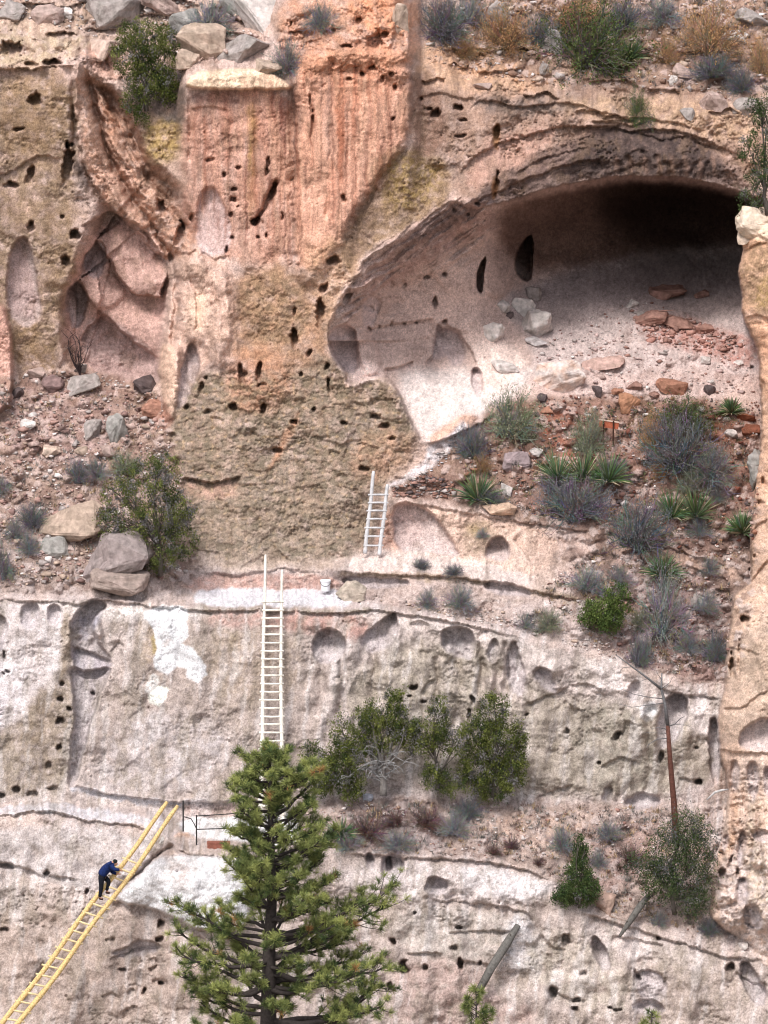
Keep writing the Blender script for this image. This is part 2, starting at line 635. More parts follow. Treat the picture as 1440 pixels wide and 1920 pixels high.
# ------------------------------------------------------------------ the alcove
CAVE = [(795, 836), (770, 790), (737, 716), (712, 706), (680, 710), (655, 722), (640, 690), (620, 655), (614, 620), (625, 590), (645, 555), (670, 520), (690, 480), (740, 455), (790, 420), (843, 374), (880, 392),
        (935, 384), (1000, 362), (1080, 343), (1150, 333), (1250, 331), (1340, 345), (1400, 366), (1460, 390), (1560, 500), (1560, 780), (1430, 752), (1320, 748), (1200, 738), (1100, 738), (1000, 745), (940, 768), (890, 800), (840, 822)]
CAVE_Y = [(640, 620, 0.5), (620, 650, 0.2), (655, 720, -0.2), (690, 500, 0.3), (790, 440, 1.0), (700, 560, 1.3), (780, 520, 2.6), (850, 450, 2.9), (780, 620, 3.0), (860, 560, 3.5), (700, 640, 1.6), (740, 690, 1.3), (800, 690, 2.5),
          (870, 650, 3.0), (800, 825, -1.9), (790, 760, 0.2), (800, 715, 1.6), (860, 780, -0.6), (880, 735, 0.8), (920, 700, 1.7), (960, 690, 2.2), (930, 640, 3.5), (900, 600, 3.7), (890, 520, 3.6), (900, 450, 4.0), (940, 490, 6.2),
          (985, 480, 8.2), (1000, 440, 9.0), (950, 430, 6.0), (960, 600, 5.0), (1000, 560, 7.4), (1000, 640, 4.2), (1100, 735, 1.2), (1100, 640, 4.3), (1100, 560, 7.2), (1100, 490, 10.5), (1200, 735, 1.6), (1200, 640, 4.5),
          (1200, 560, 7.5), (1200, 480, 12.5), (1380, 750, 1.7), (1380, 640, 4.8), (1380, 560, 7.6), (1380, 480, 13.5), (1100, 420, 11), (1200, 400, 14), (1300, 400, 15.5), (1000, 385, 6.0), (1100, 360, 9), (1200, 345, 11.5),
          (1340, 360, 13), (1500, 500, 10), (1500, 640, 5), (1500, 750, 1.7)]
w_, m_, d_ = pmask(CAVE, 2.5, 0.8, 0, 1)
inner_ = tps(CAVE_Y, U[w_], V[w_])
# the upper edge of the hollow rolls in, the lower one is a plain step
roll = sstep(0, 90, -d_) * sstep(1010, 860, U[w_]) + sstep(0, 22, -d_) * (1 - sstep(1010, 860, U[w_]))
wall_ = Y[w_]
inner_ = np.maximum(inner_, wall_ - 0.4)
mix = m_ * np.where(V[w_] < 640, 0.25 + 0.75 * roll, 1.0)
Y[w_] = wall_ * (1 - mix) + inner_ * mix
CAVE_IN = (w_, d_)

# ------------------------------------------------------------------ left recess behind its ribs
REC = [(143, 128), (175, 150), (235, 185), (275, 300), (330, 345), (352, 400), (372, 450), (350, 480), (318, 500), (312, 560), (300, 660), (300, 730), (150, 700), (120, 640), (122, 560), (140, 520), (152, 470), (178, 420), (200, 395), (165, 330), (140, 250)]
w_, m_, d_ = pmask(REC, 14, 1.0)
Y[w_] += m_ * 1.3
# ribs running down to the right
bump([(146, 105), (160, 150), (185, 240), (215, 330), (262, 400), (318, 478), (306, 492), (262, 440), (205, 392), (165, 330), (140, 250), (140, 150)], 1.5, 3, 1.2, 0.7)
bump([(172, 140), (215, 220), (255, 300), (300, 370), (345, 430), (372, 462), (352, 478), (318, 470), (262, 388), (225, 330), (190, 240)], 1.0, 3, 1.2, 0.7)
crack([(165, 140), (190, 240), (222, 330), (265, 395), (318, 470)], 7, 0.3)
crack([(205, 180), (225, 250), (262, 310), (310, 372), (345, 430)], 7, 0.25)
crack([(225, 190), (262, 280), (285, 330), (330, 350)], 8, 0.3)
crack([(140, 200), (138, 290), (150, 330)], 5, 0.3)
for k in range(16):
    a = rnd.uniform(0.05, 0.8)
    u0 = 160 + 150 * a + rnd.uniform(-20, 25)
    v0 = 160 + 260 * a + rnd.uniform(-40, 40)
    crack([(u0, v0), (u0 + 14, v0 + 30), (u0 + 36, v0 + 62)], 2.5, 0.18)
shingle([(150, 425), (172, 410), (205, 396), (240, 412), (280, 440), (318, 500)], 1.2, 60)
shingle([(150, 520), (158, 480), (180, 452), (203, 480), (215, 512), (255, 552), (300, 556), (314, 500)], 1.1, 70, 2.5, out=0.5)
shingle([(122, 560), (130, 540), (147, 526), (165, 556), (195, 590), (250, 640), (302, 674)], 1.0, 60, 2.5, out=0.45)
shingle([(150, 640), (165, 612), (192, 588)], 0.7, 35)
bump([(203, 400), (280, 440), (312, 500), (300, 555), (255, 550), (215, 510), (198, 465)], 0.5, 10, 1.0, 0.85)
bump([(165, 552), (195, 520), (260, 560), (305, 600), (302, 668), (250, 640), (195, 592)], 0.45, 10, 1.0, 0.85)
bump([(150, 540), (180, 455), (205, 480), (215, 512), (250, 552), (195, 590), (165, 556)], 0.35, 10, 1.0, 0.8)
scoop([(122, 565), (130, 537), (148, 523), (165, 548), (162, 590), (140, 625)], 0.9, 4, 0.1)
scoop([(156, 495), (168, 462), (190, 448), (202, 475), (192, 520), (170, 525)], 0.7, 4, 0.1)
hole(305, 392, 9, 18, 0.8, -25)
hole(337, 440, 10, 24, 0.9, 12)
hole(322, 485, 6, 12, 0.5)
hole(362, 410, 6, 14, 0.5)
crack([(322, 490), (330, 530), (328, 600), (322, 650)], 6, 0.5)
bump([(335, 500), (360, 480), (400, 480), (435, 520), (440, 590), (430, 660), (400, 690), (380, 650), (350, 640), (330, 590)], 0.6, 14, 1, 0.6)
shingle([(352, 520), (365, 545), (368, 590), (362, 620)], 0.3, 25, side=-1)
scoop([(358, 640), (372, 652), (374, 700), (345, 760), (330, 770), (336, 700)], 0.7, 4, 0.25)
bump([(300, 650), (330, 640), (345, 660), (335, 700), (330, 780), (312, 790), (302, 720)], 0.7, 8, 1, 0.5)
# far left face
hole(66, 188, 12, 14)
hole(35, 242, 12, 4)
hole(127, 310, 11, 40, 1.1, 4)
hole(58, 330, 7, 20, 0.6, 12)
hole(22, 347, 14, 8)
hole(57, 425, 7, 12, 0.6)
hole(141, 440, 11, 12, 0.9)
hole(116, 405, 4, 4)
hole(124, 491, 8, 14, 0.7, -20)
hole(20, 93, 22, 16, 0.9)
hole(100, 120, 20, 9, 0.9)
hole(60, 122, 14, 6, 0.5)
shingle([(-60, 130), (60, 128), (100, 126), (145, 122)], 0.8, 30)
shingle([(-40, 345), (30, 315), (70, 292), (120, 296)], 0.35, 26)
scoop([(12, 500), (28, 455), (46, 440), (60, 470), (74, 550), (78, 600), (50, 620), (16, 590)], 0.8, 5, 0.15)
bump([(-80, 560), (8, 560), (20, 620), (24, 700), (22, 770), (-80, 790)], 0.9, 5, 0.8)

# ------------------------------------------------------------------ main column
bump([(560, 170), (545, 130), (600, 100), (760, 90), (770, 190), (758, 280), (700, 345), (660, 420), (630, 470), (600, 520), (560, 540), (545, 420), (555, 300)], 0.45, 14, 1.6)
bump([(348, 152), (380, 132), (500, 128), (548, 160), (542, 168), (350, 167)], 0.5, 3, 0.6)
bump([(520, 20), (600, -20), (700, 10), (770, 60), (765, 120), (700, 110), (640, 100), (560, 130), (520, 110)], 0.4, 18, 2.2, 0.4)
shingle([(350, 168), (450, 168), (543, 168)], 0.35, 16)
shingle([(355, 205), (400, 200), (432, 208)], 0.2, 14)
crack([(546, 170), (549, 250), (556, 320), (545, 336)], 7, 0.3)
crack([(520, 340), (508, 360), (495, 390), (478, 420)], 4, 0.6)
crack([(352, 190), (358, 240), (356, 300)], 5, 0.18)
crack([(620, 120), (626, 200), (618, 320), (612, 400)], 5, 0.18)
crack([(548, 335), (545, 400), (548, 480)], 4, 0.18)
for a in [(502, 305, 4, 11), (500, 322, 4, 12), (510, 362, 8, 24, 0.7, 22), (440, 355, 7, 4), (437, 373, 7, 5), (420, 328, 4, 7), (447, 315, 4, 4), (395, 300, 10, 5, 0.3), (482, 417, 11, 7, 0.6, -15), (500, 443, 3, 8), (484, 446, 5, 5), (626, 489, 14, 8, 0.7, -10),
          (645, 372, 5, 9), (605, 541, 8, 10, 0.6, 25), (600, 588, 8, 28, 0.8), (551, 585, 3, 9), (552, 637, 7, 23, 0.8), (582, 662, 5, 9, 0.5, 30), (452, 705, 6, 24, 0.6, -8), (486, 700, 6, 24, 0.7, 8), (490, 722, 10, 3, 0.3),
          (438, 763, 9, 10, 0.7), (495, 766, 6, 14, 0.7), (617, 725, 3, 18, 0.5), (612, 690, 5, 7), (565, 703, 4, 5), (585, 232, 3, 26, 0.35), (581, 200, 3, 20, 0.3), (350, 764, 4, 6), (385, 709, 3, 4), (376, 730, 4, 14, 0.4, 15),
          (390, 772, 10, 6, 0.3), (645, 795, 8, 5), (706, 782, 10, 7, 0.5), (720, 800, 9, 6), (683, 880, 10, 6, 0.5), (735, 822, 7, 4), (550, 793, 9, 6), (520, 845, 12, 5, .4), (590, 770, 5, 6), (460, 700, 4, 5),
          (425, 470, 4, 9), (435, 445, 4, 4), (432, 400, 4, 7), (445, 385, 3, 3), (530, 405, 3, 8), (700, 80, 14, 22, 0.5, 25), (720, 66, 7, 10), (672, 40, 8, 6), (745, 70, 10, 18, 0.4), (652, 86, 12, 5), (570, 62, 30, 6, 0.3), (615, 60, 16, 7, 0.3),
          (735, 140, 6, 6), (718, 150, 5, 8), (700, 128, 8, 5), (680, 140, 5, 6), (655, 150, 5, 4), (742, 165, 4, 8), (738, 225, 4, 5)]:
    hole(*a)
scoop([(372, 365), (398, 345), (420, 385), (436, 440), (430, 472), (400, 482), (366, 470)], 0.5, 8, 0.1)
shingle([(375, 470), (405, 486), (432, 478)], 0.25, 20)
shingle([(338, 896), (400, 902), (455, 894)], 0.55, 26)
shingle([(640, 860), (655, 830), (645, 795)], 0.15, 20)
for k in range(26):                               # weathered nicks low on the column
    u0, v0 = rnd.uniform(340, 760), rnd.uniform(740, 1030)
    if u0 > 700 and v0 < 800:
        continue
    shingle([(u0, v0), (u0 + rnd.uniform(8, 18), v0 - rnd.uniform(-5, 6)), (u0 + rnd.uniform(22, 46), v0 + rnd.uniform(-8, 8))], rnd.uniform(0.08, 0.2), 12, 1.5)

# ------------------------------------------------------------------ wall right of the column, brow of the alcove
for a in [(931, 256, 7, 27, 0.6), (929, 350, 5, 24, 0.5, 6), (815, 216, 11, 12, 0.7), (803, 204, 6, 4), (860, 202, 10, 8, 0.6), (863, 256, 10, 4, 0.5), (868, 226, 6, 4), (876, 402, 4, 4), (893, 383, 6, 5), (789, 185, 4, 6), (850, 395, 5, 4)]:
    hole(*a)
bump([(862, 385), (875, 355), (905, 320), (925, 330), (925, 372), (895, 388)], 0.45, 6, 1, 0.4)
shingle([(850, 345), (890, 290), (960, 262), (1050, 238), (1120, 235), (1180, 246), (1240, 240), (1320, 258), (1400, 300)], 0.45, 30)
shingle([(870, 215), (900, 188), (980, 200), (1060, 190), (1130, 210), (1230, 225), (1330, 245)], 0.35, 22)
shingle([(780, 180), (830, 175), (900, 188)], 0.2, 18)
shingle([(960, 330), (1010, 300), (1060, 285), (1110, 276)], 0.25, 25)
shingle([(860, 390), (920, 365), (1000, 330), (1080, 305), (1150, 290)], 0.35, 30)
shingle([(1185, 245), (1240, 262), (1290, 255), (1360, 285)], 0.3, 20)
for k in range(9):
    u0 = 1130 + 24 * k + rnd.uniform(-6, 6)
    crack([(u0, 285 + 10 * abs(k - 3)), (u0 + 6, 310), (u0 + 10, 335)], 5, 0.22)
for k in range(22):
    u0, v0 = rnd.uniform(775, 1380), rnd.uniform(85, 235)
    L = rnd.uniform(40, 110)
    shingle([(u0, v0), (u0 + L * 0.3, v0 - rnd.uniform(-3, 9)), (u0 + L * 0.7, v0 - rnd.uniform(-8, 8)), (u0 + L, v0 + rnd.uniform(-6, 10))], rnd.uniform(0.2, 0.5), 18, 1.6, 1.2, 0.2)
for k in range(12):
    u0, v0 = rnd.uniform(-40, 480), rnd.uniform(0, 110)
    L = rnd.uniform(40, 90)
    shingle([(u0, v0), (u0 + L * 0.5, v0 - rnd.uniform(-5, 9)), (u0 + L, v0 + rnd.uniform(-6, 10))], rnd.uniform(0.25, 0.5), 18, 1.6, 1.2, 0.3)
# edge of the column against this wall
crack([(772, 120), (775, 200), (765, 275), (705, 345), (668, 420)], 5, 0.25)

# ------------------------------------------------------------------ inside the hollow
for s in [[(722, 548), (742, 538), (760, 530), (800, 516), (812, 506)], [(682, 622), (710, 613), (780, 601), (818, 597)], [(718, 692), (745, 688), (776, 677)], [(796, 682), (813, 664), (819, 612)]]:
    shingle(s, 0.5, 28, 1.8, 0.5)
shingle([(826, 600), (860, 622), (885, 660), (897, 690)], 0.5, 30, 2.5, 0.6)
for a in [(735, 536, 5, 7), (757, 532, 6, 8), (800, 520, 6, 5), (834, 514, 5, 4), (690, 618, 6, 5, 0.5), (712, 612, 3, 3), (733, 609, 3, 3), (756, 606, 3, 3), (778, 604, 3, 3), (834, 602, 5, 5, 0.5), (693, 580, 7, 6, .3), (817, 568, 4, 12, 0.5), (650, 560, 7, 16, 0.5, 30)]:
    hole(*a)
scoop([(808, 675), (817, 612), (825, 605), (838, 665), (830, 672)], 0.5, 3, 0.1)
scoop([(826, 612), (846, 616), (870, 640), (874, 680), (850, 690), (836, 668)], 0.5, 4, 0.1)
scoop([(884, 692), (896, 688), (905, 705), (905, 740), (890, 745)], 0.7, 3, 0.1)
scoop([(614, 622), (640, 606), (664, 615), (672, 650), (670, 700), (640, 700), (622, 665)], 0.9, 5, 0.1)
scoop([(680, 570), (695, 555), (716, 560), (706, 600), (690, 620), (680, 615)], 0.5, 5, 0.1)
bump([(664, 615), (690, 625), (708, 650), (716, 700), (680, 706), (670, 660)], 0.4, 7, 1, 0.4)
# doorways in the cave's left wall
w_, m_, d_ = pmask([(999, 440), (985, 446), (970, 470), (965, 497), (972, 520), (994, 530), (998, 500)], 1.6, 0.25, 0, 1)
Y[w_] += 3.0 * m_
w_, m_, d_ = pmask([(913, 478), (901, 494), (893, 520), (895, 543), (903, 552), (906, 520)], 1.6, 0.25, 0, 1)
Y[w_] += 2.4 * m_
bump([(900, 440), (930, 470), (950, 500), (962, 530), (945, 560), (915, 558), (905, 520)], 0.5, 8, 0.5, 0.4)

# ------------------------------------------------------------------ pale band, brows and ledges
scoop([(732, 950), (760, 944), (790, 946), (822, 972), (850, 1020), (866, 1046), (800, 1034), (742, 1034)], 0.7, 6, 0.05, 1.0, 0.6)
scoop([(908, 1046), (914, 1020), (934, 1002), (951, 1014), (958, 1048), (935, 1052)], 1.0, 3, 0.12)
shingle([(958, 1010), (975, 1030), (998, 1055)], 0.3, 22, side=-1)
scoop([(640, 1078), (700, 1082), (760, 1086), (770, 1100), (700, 1106), (645, 1102)], 0.5, 3, 0.3)
scoop([(900, 1095), (930, 1088), (960, 1094), (1000, 1108), (990, 1122), (920, 1112)], 0.4, 3, 0.2)
shingle([(370, 1075), (440, 1077), (475, 1072), (530, 1066), (560, 1071), (605, 1074)], 0.3, 14)
shingle([(625, 1070), (720, 1077), (850, 1083), (950, 1095), (1000, 1106), (1110, 1132)], 0.4, 16)
shingle([(735, 942), (800, 945), (860, 960), (950, 975), (1040, 986), (1130, 999)], 0.3, 12)
shingle([(1120, 990), (1200, 1016), (1290, 1038), (1372, 1064)], 0.35, 14)
shingle([(1180, 1000), (1260, 1020), (1360, 1042)], 0.25, 10)
shingle([(1280, 1060), (1330, 1075), (1372, 1092)], 0.3, 12)
for a in [[(-60, 1124), (60, 1127), (150, 1132), (200, 1125), (290, 1137), (370, 1145), (500, 1146), (640, 1150), (700, 1144), (770, 1153), (850, 1166), (930, 1184), (1000, 1204)],
          [(-60, 1540), (50, 1523), (95, 1519), (130, 1527), (165, 1539), (250, 1549), (300, 1562)], [(330, 1592), (360, 1601), (420, 1607), (500, 1604)], [(640, 1600), (760, 1607), (900, 1614), (990, 1633), (1042, 1654)],
          [(1085, 1708), (1180, 1739), (1260, 1763), (1350, 1792), (1440, 1803)]]:
    shingle(a, 0.38, 9, 1.6)
shingle([(132, 1470), (180, 1483), (220, 1491), (300, 1502), (360, 1504), (480, 1501)], 0.3, 18, out=0.25)
shingle([(1235, 1290), (1290, 1303), (1350, 1310)], 0.4, 14)
shingle([(1240, 1190), (1290, 1205), (1330, 1208)], 0.35, 12)

# ------------------------------------------------------------------ middle wall: cavates and facets
for p, d in [([(583, 1208), (592, 1186), (614, 1178), (640, 1188), (652, 1212), (638, 1236), (604, 1246), (590, 1232)], 1.0),
             ([(672, 1202), (690, 1184), (716, 1164), (738, 1144), (748, 1160), (742, 1200), (720, 1222), (690, 1226)], 0.9),
             ([(826, 1190), (836, 1177), (862, 1173), (888, 1184), (894, 1212), (890, 1240), (852, 1230), (832, 1222)], 1.1),
             ([(918, 1206), (930, 1194), (938, 1226), (926, 1246), (914, 1236)], 0.5),
             ([(944, 1262), (955, 1210), (966, 1202), (974, 1226), (986, 1262), (992, 1288), (976, 1312), (960, 1292)], 0.55),
             ([(998, 1256), (1020, 1249), (1042, 1274), (1047, 1302), (1020, 1292), (1000, 1272)], 0.5),
             ([(1238, 1332), (1250, 1308), (1270, 1294), (1288, 1308), (1291, 1340), (1276, 1374), (1260, 1396), (1238, 1404), (1230, 1370)], 1.1),
             ([(1330, 1352), (1342, 1342), (1350, 1390), (1350, 1462), (1338, 1476), (1328, 1420)], 0.9),
             ([(40, 1152), (44, 1134), (58, 1128), (75, 1138), (74, 1168), (56, 1182), (43, 1172)], 0.5),
             ([(86, 1152), (94, 1136), (108, 1134), (118, 1148), (114, 1178), (100, 1172), (90, 1166)], 0.55),
             ([(-30, 1160), (5, 1150), (16, 1175), (10, 1215), (-6, 1230), (-30, 1220)], 0.5),
             ([(1170, 1302), (1196, 1268), (1198, 1302), (1188, 1322)], 0.35),
             ([(1205, 1330), (1222, 1318), (1234, 1330), (1226, 1348)], 0.3),
             ([(1000, 1250), (1016, 1250), (1030, 1262), (1018, 1270)], 0.3),
             ([(762, 1168), (800, 1165), (808, 1182), (780, 1186)], 0.25)]:
    scoop(p, d, 3.0, 0.12)
for u0, v0, v1, wd in [(600, 1240, 1330, 9), (640, 1230, 1330, 8), (700, 1225, 1300, 9), (860, 1235, 1350, 16), (898, 1190, 1300, 5), (948, 1205, 1290, 5), (930, 1240, 1310, 7), (905, 1240, 1330, 6), (1246, 1400, 1500, 12), (1215, 1350, 1480, 7), (985, 1290, 1390, 10), (818, 1235, 1320, 6)]:
    crack([(u0, v0), (u0 + 4, (v0 + v1) / 2), (u0 - 2, v1)], wd, 0.28)
for s in [[(1066, 1283), (1100, 1281), (1130, 1294), (1126, 1310)], [(1180, 1390), (1165, 1378), (1172, 1350)], [(1200, 1490), (1180, 1480), (1160, 1500)], [(980, 1320), (1040, 1300), (1066, 1283)], [(1145, 1385), (1160, 1380)],
          [(1060, 1310), (1075, 1330), (1100, 1330)], [(1120, 1440), (1160, 1420), (1200, 1425)], [(1000, 1500), (1040, 1478), (1080, 1470)], [(790, 1300), (800, 1280), (812, 1272)], [(1270, 1460), (1300, 1462), (1318, 1458)]]:
    shingle(s, 0.28, 22, 2)
scoop([(1124, 1500), (1140, 1470), (1150, 1480), (1146, 1510)], 0.4, 3, 0.2)
scoop([(1166, 1502), (1200, 1484), (1232, 1490), (1240, 1512), (1180, 1520)], 0.6, 4, 0.1)
for a in [(776, 1290, 9, 6, 0.6), (768, 1306, 4, 3), (794, 1316, 6, 4), (807, 1333, 7, 5), (886, 1315, 4, 12), (880, 1345, 4, 12, 0.4), (1311, 1464, 8, 6, 0.6), (1062, 1373, 5, 6), (1156, 1380, 6, 10, 0.5, 30), (1305, 1400, 4, 3), (1122, 1432, 4, 4), (988, 1339, 3, 4), (1240, 1420, 6, 16, 0.5, 20),
          (117, 1281, 5, 5), (112, 1312, 6, 7, 0.5), (131, 1330, 6, 6), (113, 1352, 9, 8, 0.5), (112, 1400, 6, 9), (91, 1434, 6, 8, 0.4, 25), (175, 1301, 5, 4), (8, 1230, 3, 10), (12, 1258, 4, 4), (6, 1262, 3, 3), (30, 1480, 8, 8), (5, 1492, 8, 5), (60, 1490, 12, 8, .3), (100, 1480, 12, 8, 0.3)]:
    hole(*a)
scoop([(132, 1182), (140, 1150), (160, 1130), (186, 1124), (202, 1140), (182, 1152), (170, 1180), (186, 1206), (214, 1240), (200, 1262), (170, 1276), (150, 1270), (134, 1240)], 1.0, 4, 0.15)
shingle([(132, 1211), (160, 1217), (190, 1230), (213, 1242)], 0.5, 36, 2, 0.7)
scoop([(128, 1245), (160, 1262), (213, 1246), (196, 1282), (178, 1330), (158, 1400), (148, 1450), (136, 1478), (126, 1470), (130, 1420), (142, 1340), (136, 1290)], 0.75, 5, 0.4, 0.6, 0.4)
shingle([(214, 1246), (192, 1290), (176, 1335), (156, 1400), (142, 1450), (134, 1478)], 0.3, 24, 2, 0.6, side=1)
bump([(165, 1180), (178, 1160), (190, 1165), (192, 1195), (180, 1200)], 0.4, 4, 0.6, 0.5)
shingle([(205, 1225), (222, 1200), (232, 1210), (226, 1235)], 0.2, 12)
for s in [[(420, 1440), (440, 1410), (452, 1380)], [(236, 1350), (260, 1330), (285, 1325)], [(170, 1450), (230, 1440), (290, 1400)], [(300, 1480), (360, 1440), (420, 1430)], [(415, 1350), (440, 1335), (460, 1340)]]:
    shingle(s, 0.1, 24, 5)

# ------------------------------------------------------------------ lowest wall
bump([(212, 1690), (250, 1650), (290, 1612), (318, 1590), (345, 1602), (405, 1608), (470, 1604), (470, 1745), (400, 1746), (376, 1744), (330, 1722), (290, 1704)], 0.7, 3, 0.6, 0.35)
shingle([(205, 1690), (260, 1697), (330, 1721), (375, 1746), (420, 1742), (470, 1744)], 0.3, 20)
crack([(322, 1588), (290, 1612), (255, 1640), (225, 1662)], 5, 0.5)
for a in [(302, 1733, 7, 10, 0.6), (300, 1762, 8, 7, 0.5), (163, 1674, 5, 5), (90, 1637, 6, 6), (12, 1625, 14, 6, 0.4), (8, 1745, 8, 8, .4), (757, 1818, 9, 17, 0.9, -8), (797, 1815, 5, 8), (863, 1810, 6, 15, 0.8), (737, 1765, 8, 6, 0.5, 35), (735, 1852, 6, 12, 0.5, -35), (900, 1806, 4, 5), (776, 1713, 4, 5), (1095, 1828, 8, 9, 0.3), (1035, 1862, 8, 14, 0.7), (1082, 1874, 8, 6, 0.6), (1078, 1894, 7, 7, 0.6), (1145, 1891, 5, 4), (1158, 1894, 9, 4, 0.5),
          (1060, 1763, 9, 14, .5), (1370, 1815, 10, 12, 0.7), (1195, 1838, 7, 16, 0.4), (1235, 1760, 5, 4), (850, 1780, 9, 6, 0.3), (860, 1740, 7, 5), (730, 1622, 6, 18, .5), (272, 1860, 5, 8), (230, 1820, 8, 5), (300, 1845, 6, 5)]:
    hole(*a)
for p, d in [([(796, 1666), (802, 1648), (816, 1641), (836, 1650), (842, 1667), (832, 1677), (800, 1674)], 0.8), ([(686, 1602), (697, 1597), (706, 1618), (696, 1634), (687, 1622)], 0.6), ([(714, 1612), (736, 1597), (756, 1604), (759, 1642), (742, 1662), (716, 1652)], 0.7),
             ([(712, 1664), (742, 1660), (745, 1700), (730, 1720), (714, 1700)], 0.3), ([(1104, 1764), (1116, 1754), (1130, 1768), (1146, 1800), (1144, 1818), (1130, 1822), (1118, 1800)], 0.9), ([(1190, 1830), (1205, 1818), (1235, 1822), (1255, 1850), (1240, 1880), (1205, 1880)], 0.35),
             ([(1385, 1810), (1400, 1800), (1420, 1830), (1440, 1860), (1430, 1890), (1400, 1870)], 0.9), ([(1180, 1882), (1215, 1872), (1240, 1878), (1250, 1900), (1200, 1905)], 0.5),
             ([(200, 1792), (236, 1776), (266, 1762), (300, 1768), (300, 1784), (250, 1796)], 0.5)]:
    scoop(p, d, 3, 0.12)
for s in [[(800, 1681), (830, 1689), (870, 1691), (950, 1700), (986, 1712), (1006, 1736)], [(760, 1786), (795, 1784), (832, 1787)], [(868, 1800), (900, 1805), (930, 1812)], [(838, 1750), (900, 1744), (962, 1746)], [(1030, 1855), (1070, 1872), (1100, 1876)], [(1010, 1750), (1030, 1770), (1060, 1780)],
          [(-40, 1615), (20, 1618), (80, 1640), (160, 1650)], [(40, 1880), (60, 1840), (80, 1800)], [(1380, 1820), (1410, 1840), (1440, 1845)], [(205, 1800), (240, 1782), (300, 1770)], [(1190, 1882), (1240, 1880)], [(1150, 1750), (1180, 1760), (1250, 1772)]]:
    shingle(s, 0.3, 18, 2)
for k in range(14):
    u0, v0 = rnd.uniform(190, 360), rnd.uniform(1740, 1900)
    L = rnd.uniform(14, 40)
    shingle([(u0, v0), (u0 + L * .6, v0 - L * 0.2), (u0 + L, v0 + rnd.uniform(-6, 12))], rnd.uniform(0.12, 0.3), 16, 2)

# ------------------------------------------------------------------ right pillar, nearer than everything behind it
PIL = [(1600, 380), (1440, 384), (1415, 392), (1396, 404), (1388, 424), (1388, 452), (1392, 470), (1385, 500), (1390, 540), (1394, 600), (1408, 625), (1424, 660), (1426, 740), (1430, 790), (1424, 860), (1416, 930), (1409, 985), (1408, 1040), (1410, 1085), (1398, 1100),
       (1380, 1112), (1370, 1145), (1370, 1180), (1362, 1215), (1362, 1260), (1358, 1300), (1346, 1330), (1345, 1370), (1350, 1420), (1362, 1450), (1366, 1490), (1360, 1540), (1348, 1590), (1336, 1640), (1332, 1690), (1330, 1720), (1362, 1748), (1400, 1770), (1420, 1800), (1470, 1830), (1600, 1860)]
w_, m_, d_ = pmask(PIL, 1.6, 0.7, 0, 1)
pv = np.interp(vs, [380, 420, 620, 1000, 1100, 1320, 1400, 1500, 1740, 1860], [-3.4, -4.0, -5.6, -8.0, -8.8, -10.6, -10.8, -11.2, -13.9, -14.5]).astype(np.float32)[w_[0]][:, None]
body_ = pv + 2.2 * (1 - np.sqrt(np.clip(-d_ / 70.0, 0, 1))) - 0.6 * sstep(40, 160, -d_)
body_ = np.minimum(body_, Y[w_] - 0.05)
Y[w_] = Y[w_] * (1 - m_) + body_ * m_
PIL_IN = (w_, d_)
scoop([(1384, 1396), (1394, 1366), (1414, 1352), (1440, 1345), (1500, 1345), (1500, 1412), (1400, 1410)], 0.9, 3, 0.15)
shingle([(1342, 1404), (1370, 1411), (1440, 1412), (1500, 1410)], 0.4, 20)
shingle([(1362, 1208), (1395, 1218), (1424, 1230)], 0.2, 12)
shingle([(1390, 470), (1410, 462), (1440, 452)], 0.3, 14)
shingle([(1390, 425), (1420, 440), (1445, 450)], 0.25, 12)
shingle([(1396, 598), (1420, 590), (1450, 600)], 0.3, 16)
shingle([(1395, 1100), (1412, 1085), (1440, 1050)], 0.35, 20)
shingle([(1400, 1010), (1420, 985), (1440, 975)], 0.3, 14)
shingle([(1350, 1330), (1390, 1325), (1420, 1305), (1445, 1290)], 0.25, 14)
for a in [(1396, 1162, 9, 10, 0.8), (1374, 1252, 5, 26, 0.7, -6), (1386, 1235, 3, 40, 0.2), (1430, 830, 4, 20, 0.3), (1432, 905, 4, 10), (1428, 945, 6, 10, .3), (1405, 1072, 3, 6), (1414, 1045, 3, 6), (1352, 1604, 8, 6, .5), (1369, 1618, 4, 14, .5, 20), (1356, 1640, 8, 14, .7, -15), (1382, 1640, 4, 14, .5), (1430, 730, 4, 20, 0.3), (1412, 690, 4, 5)]:
    hole(*a)
for p, h in [([(1395, 1530), (1415, 1520), (1432, 1535), (1425, 1555), (1402, 1560)], 0.5), ([(1405, 1600), (1420, 1575), (1435, 1600), (1428, 1630), (1410, 1625)], 0.5), ([(1330, 1690), (1350, 1670), (1375, 1665), (1380, 1690), (1350, 1705)], 0.6), ([(1400, 1660), (1440, 1640), (1460, 1720), (1420, 1760), (1400, 1720)], 0.6), ([(1325, 1720), (1350, 1712), (1385, 1725), (1375, 1745), (1340, 1742)], 0.4)]:
    bump(p, h, 4, 1, 0.5)

# grain that follows the ribs of the recess and the flaking strata of the hollow's edge
def along(pts, dx, dy, amp, sc, ln, soft=16, seed=0):
    w, m, d = pmask(pts, soft, 1.5)
    a = (UW[w] * dy - VW[w] * dx) / sc
    b = (UW[w] * dx + VW[w] * dy) / ln
    n = fbm(a, b, 3, seed, 0.55, True)
    q = (n + 1.2) * 3.0
    f = np.floor(q)
    Y[w] -= amp * m * (0.75 * n + 0.12 * (f + sstep(0.7, 1.0, q - f)))


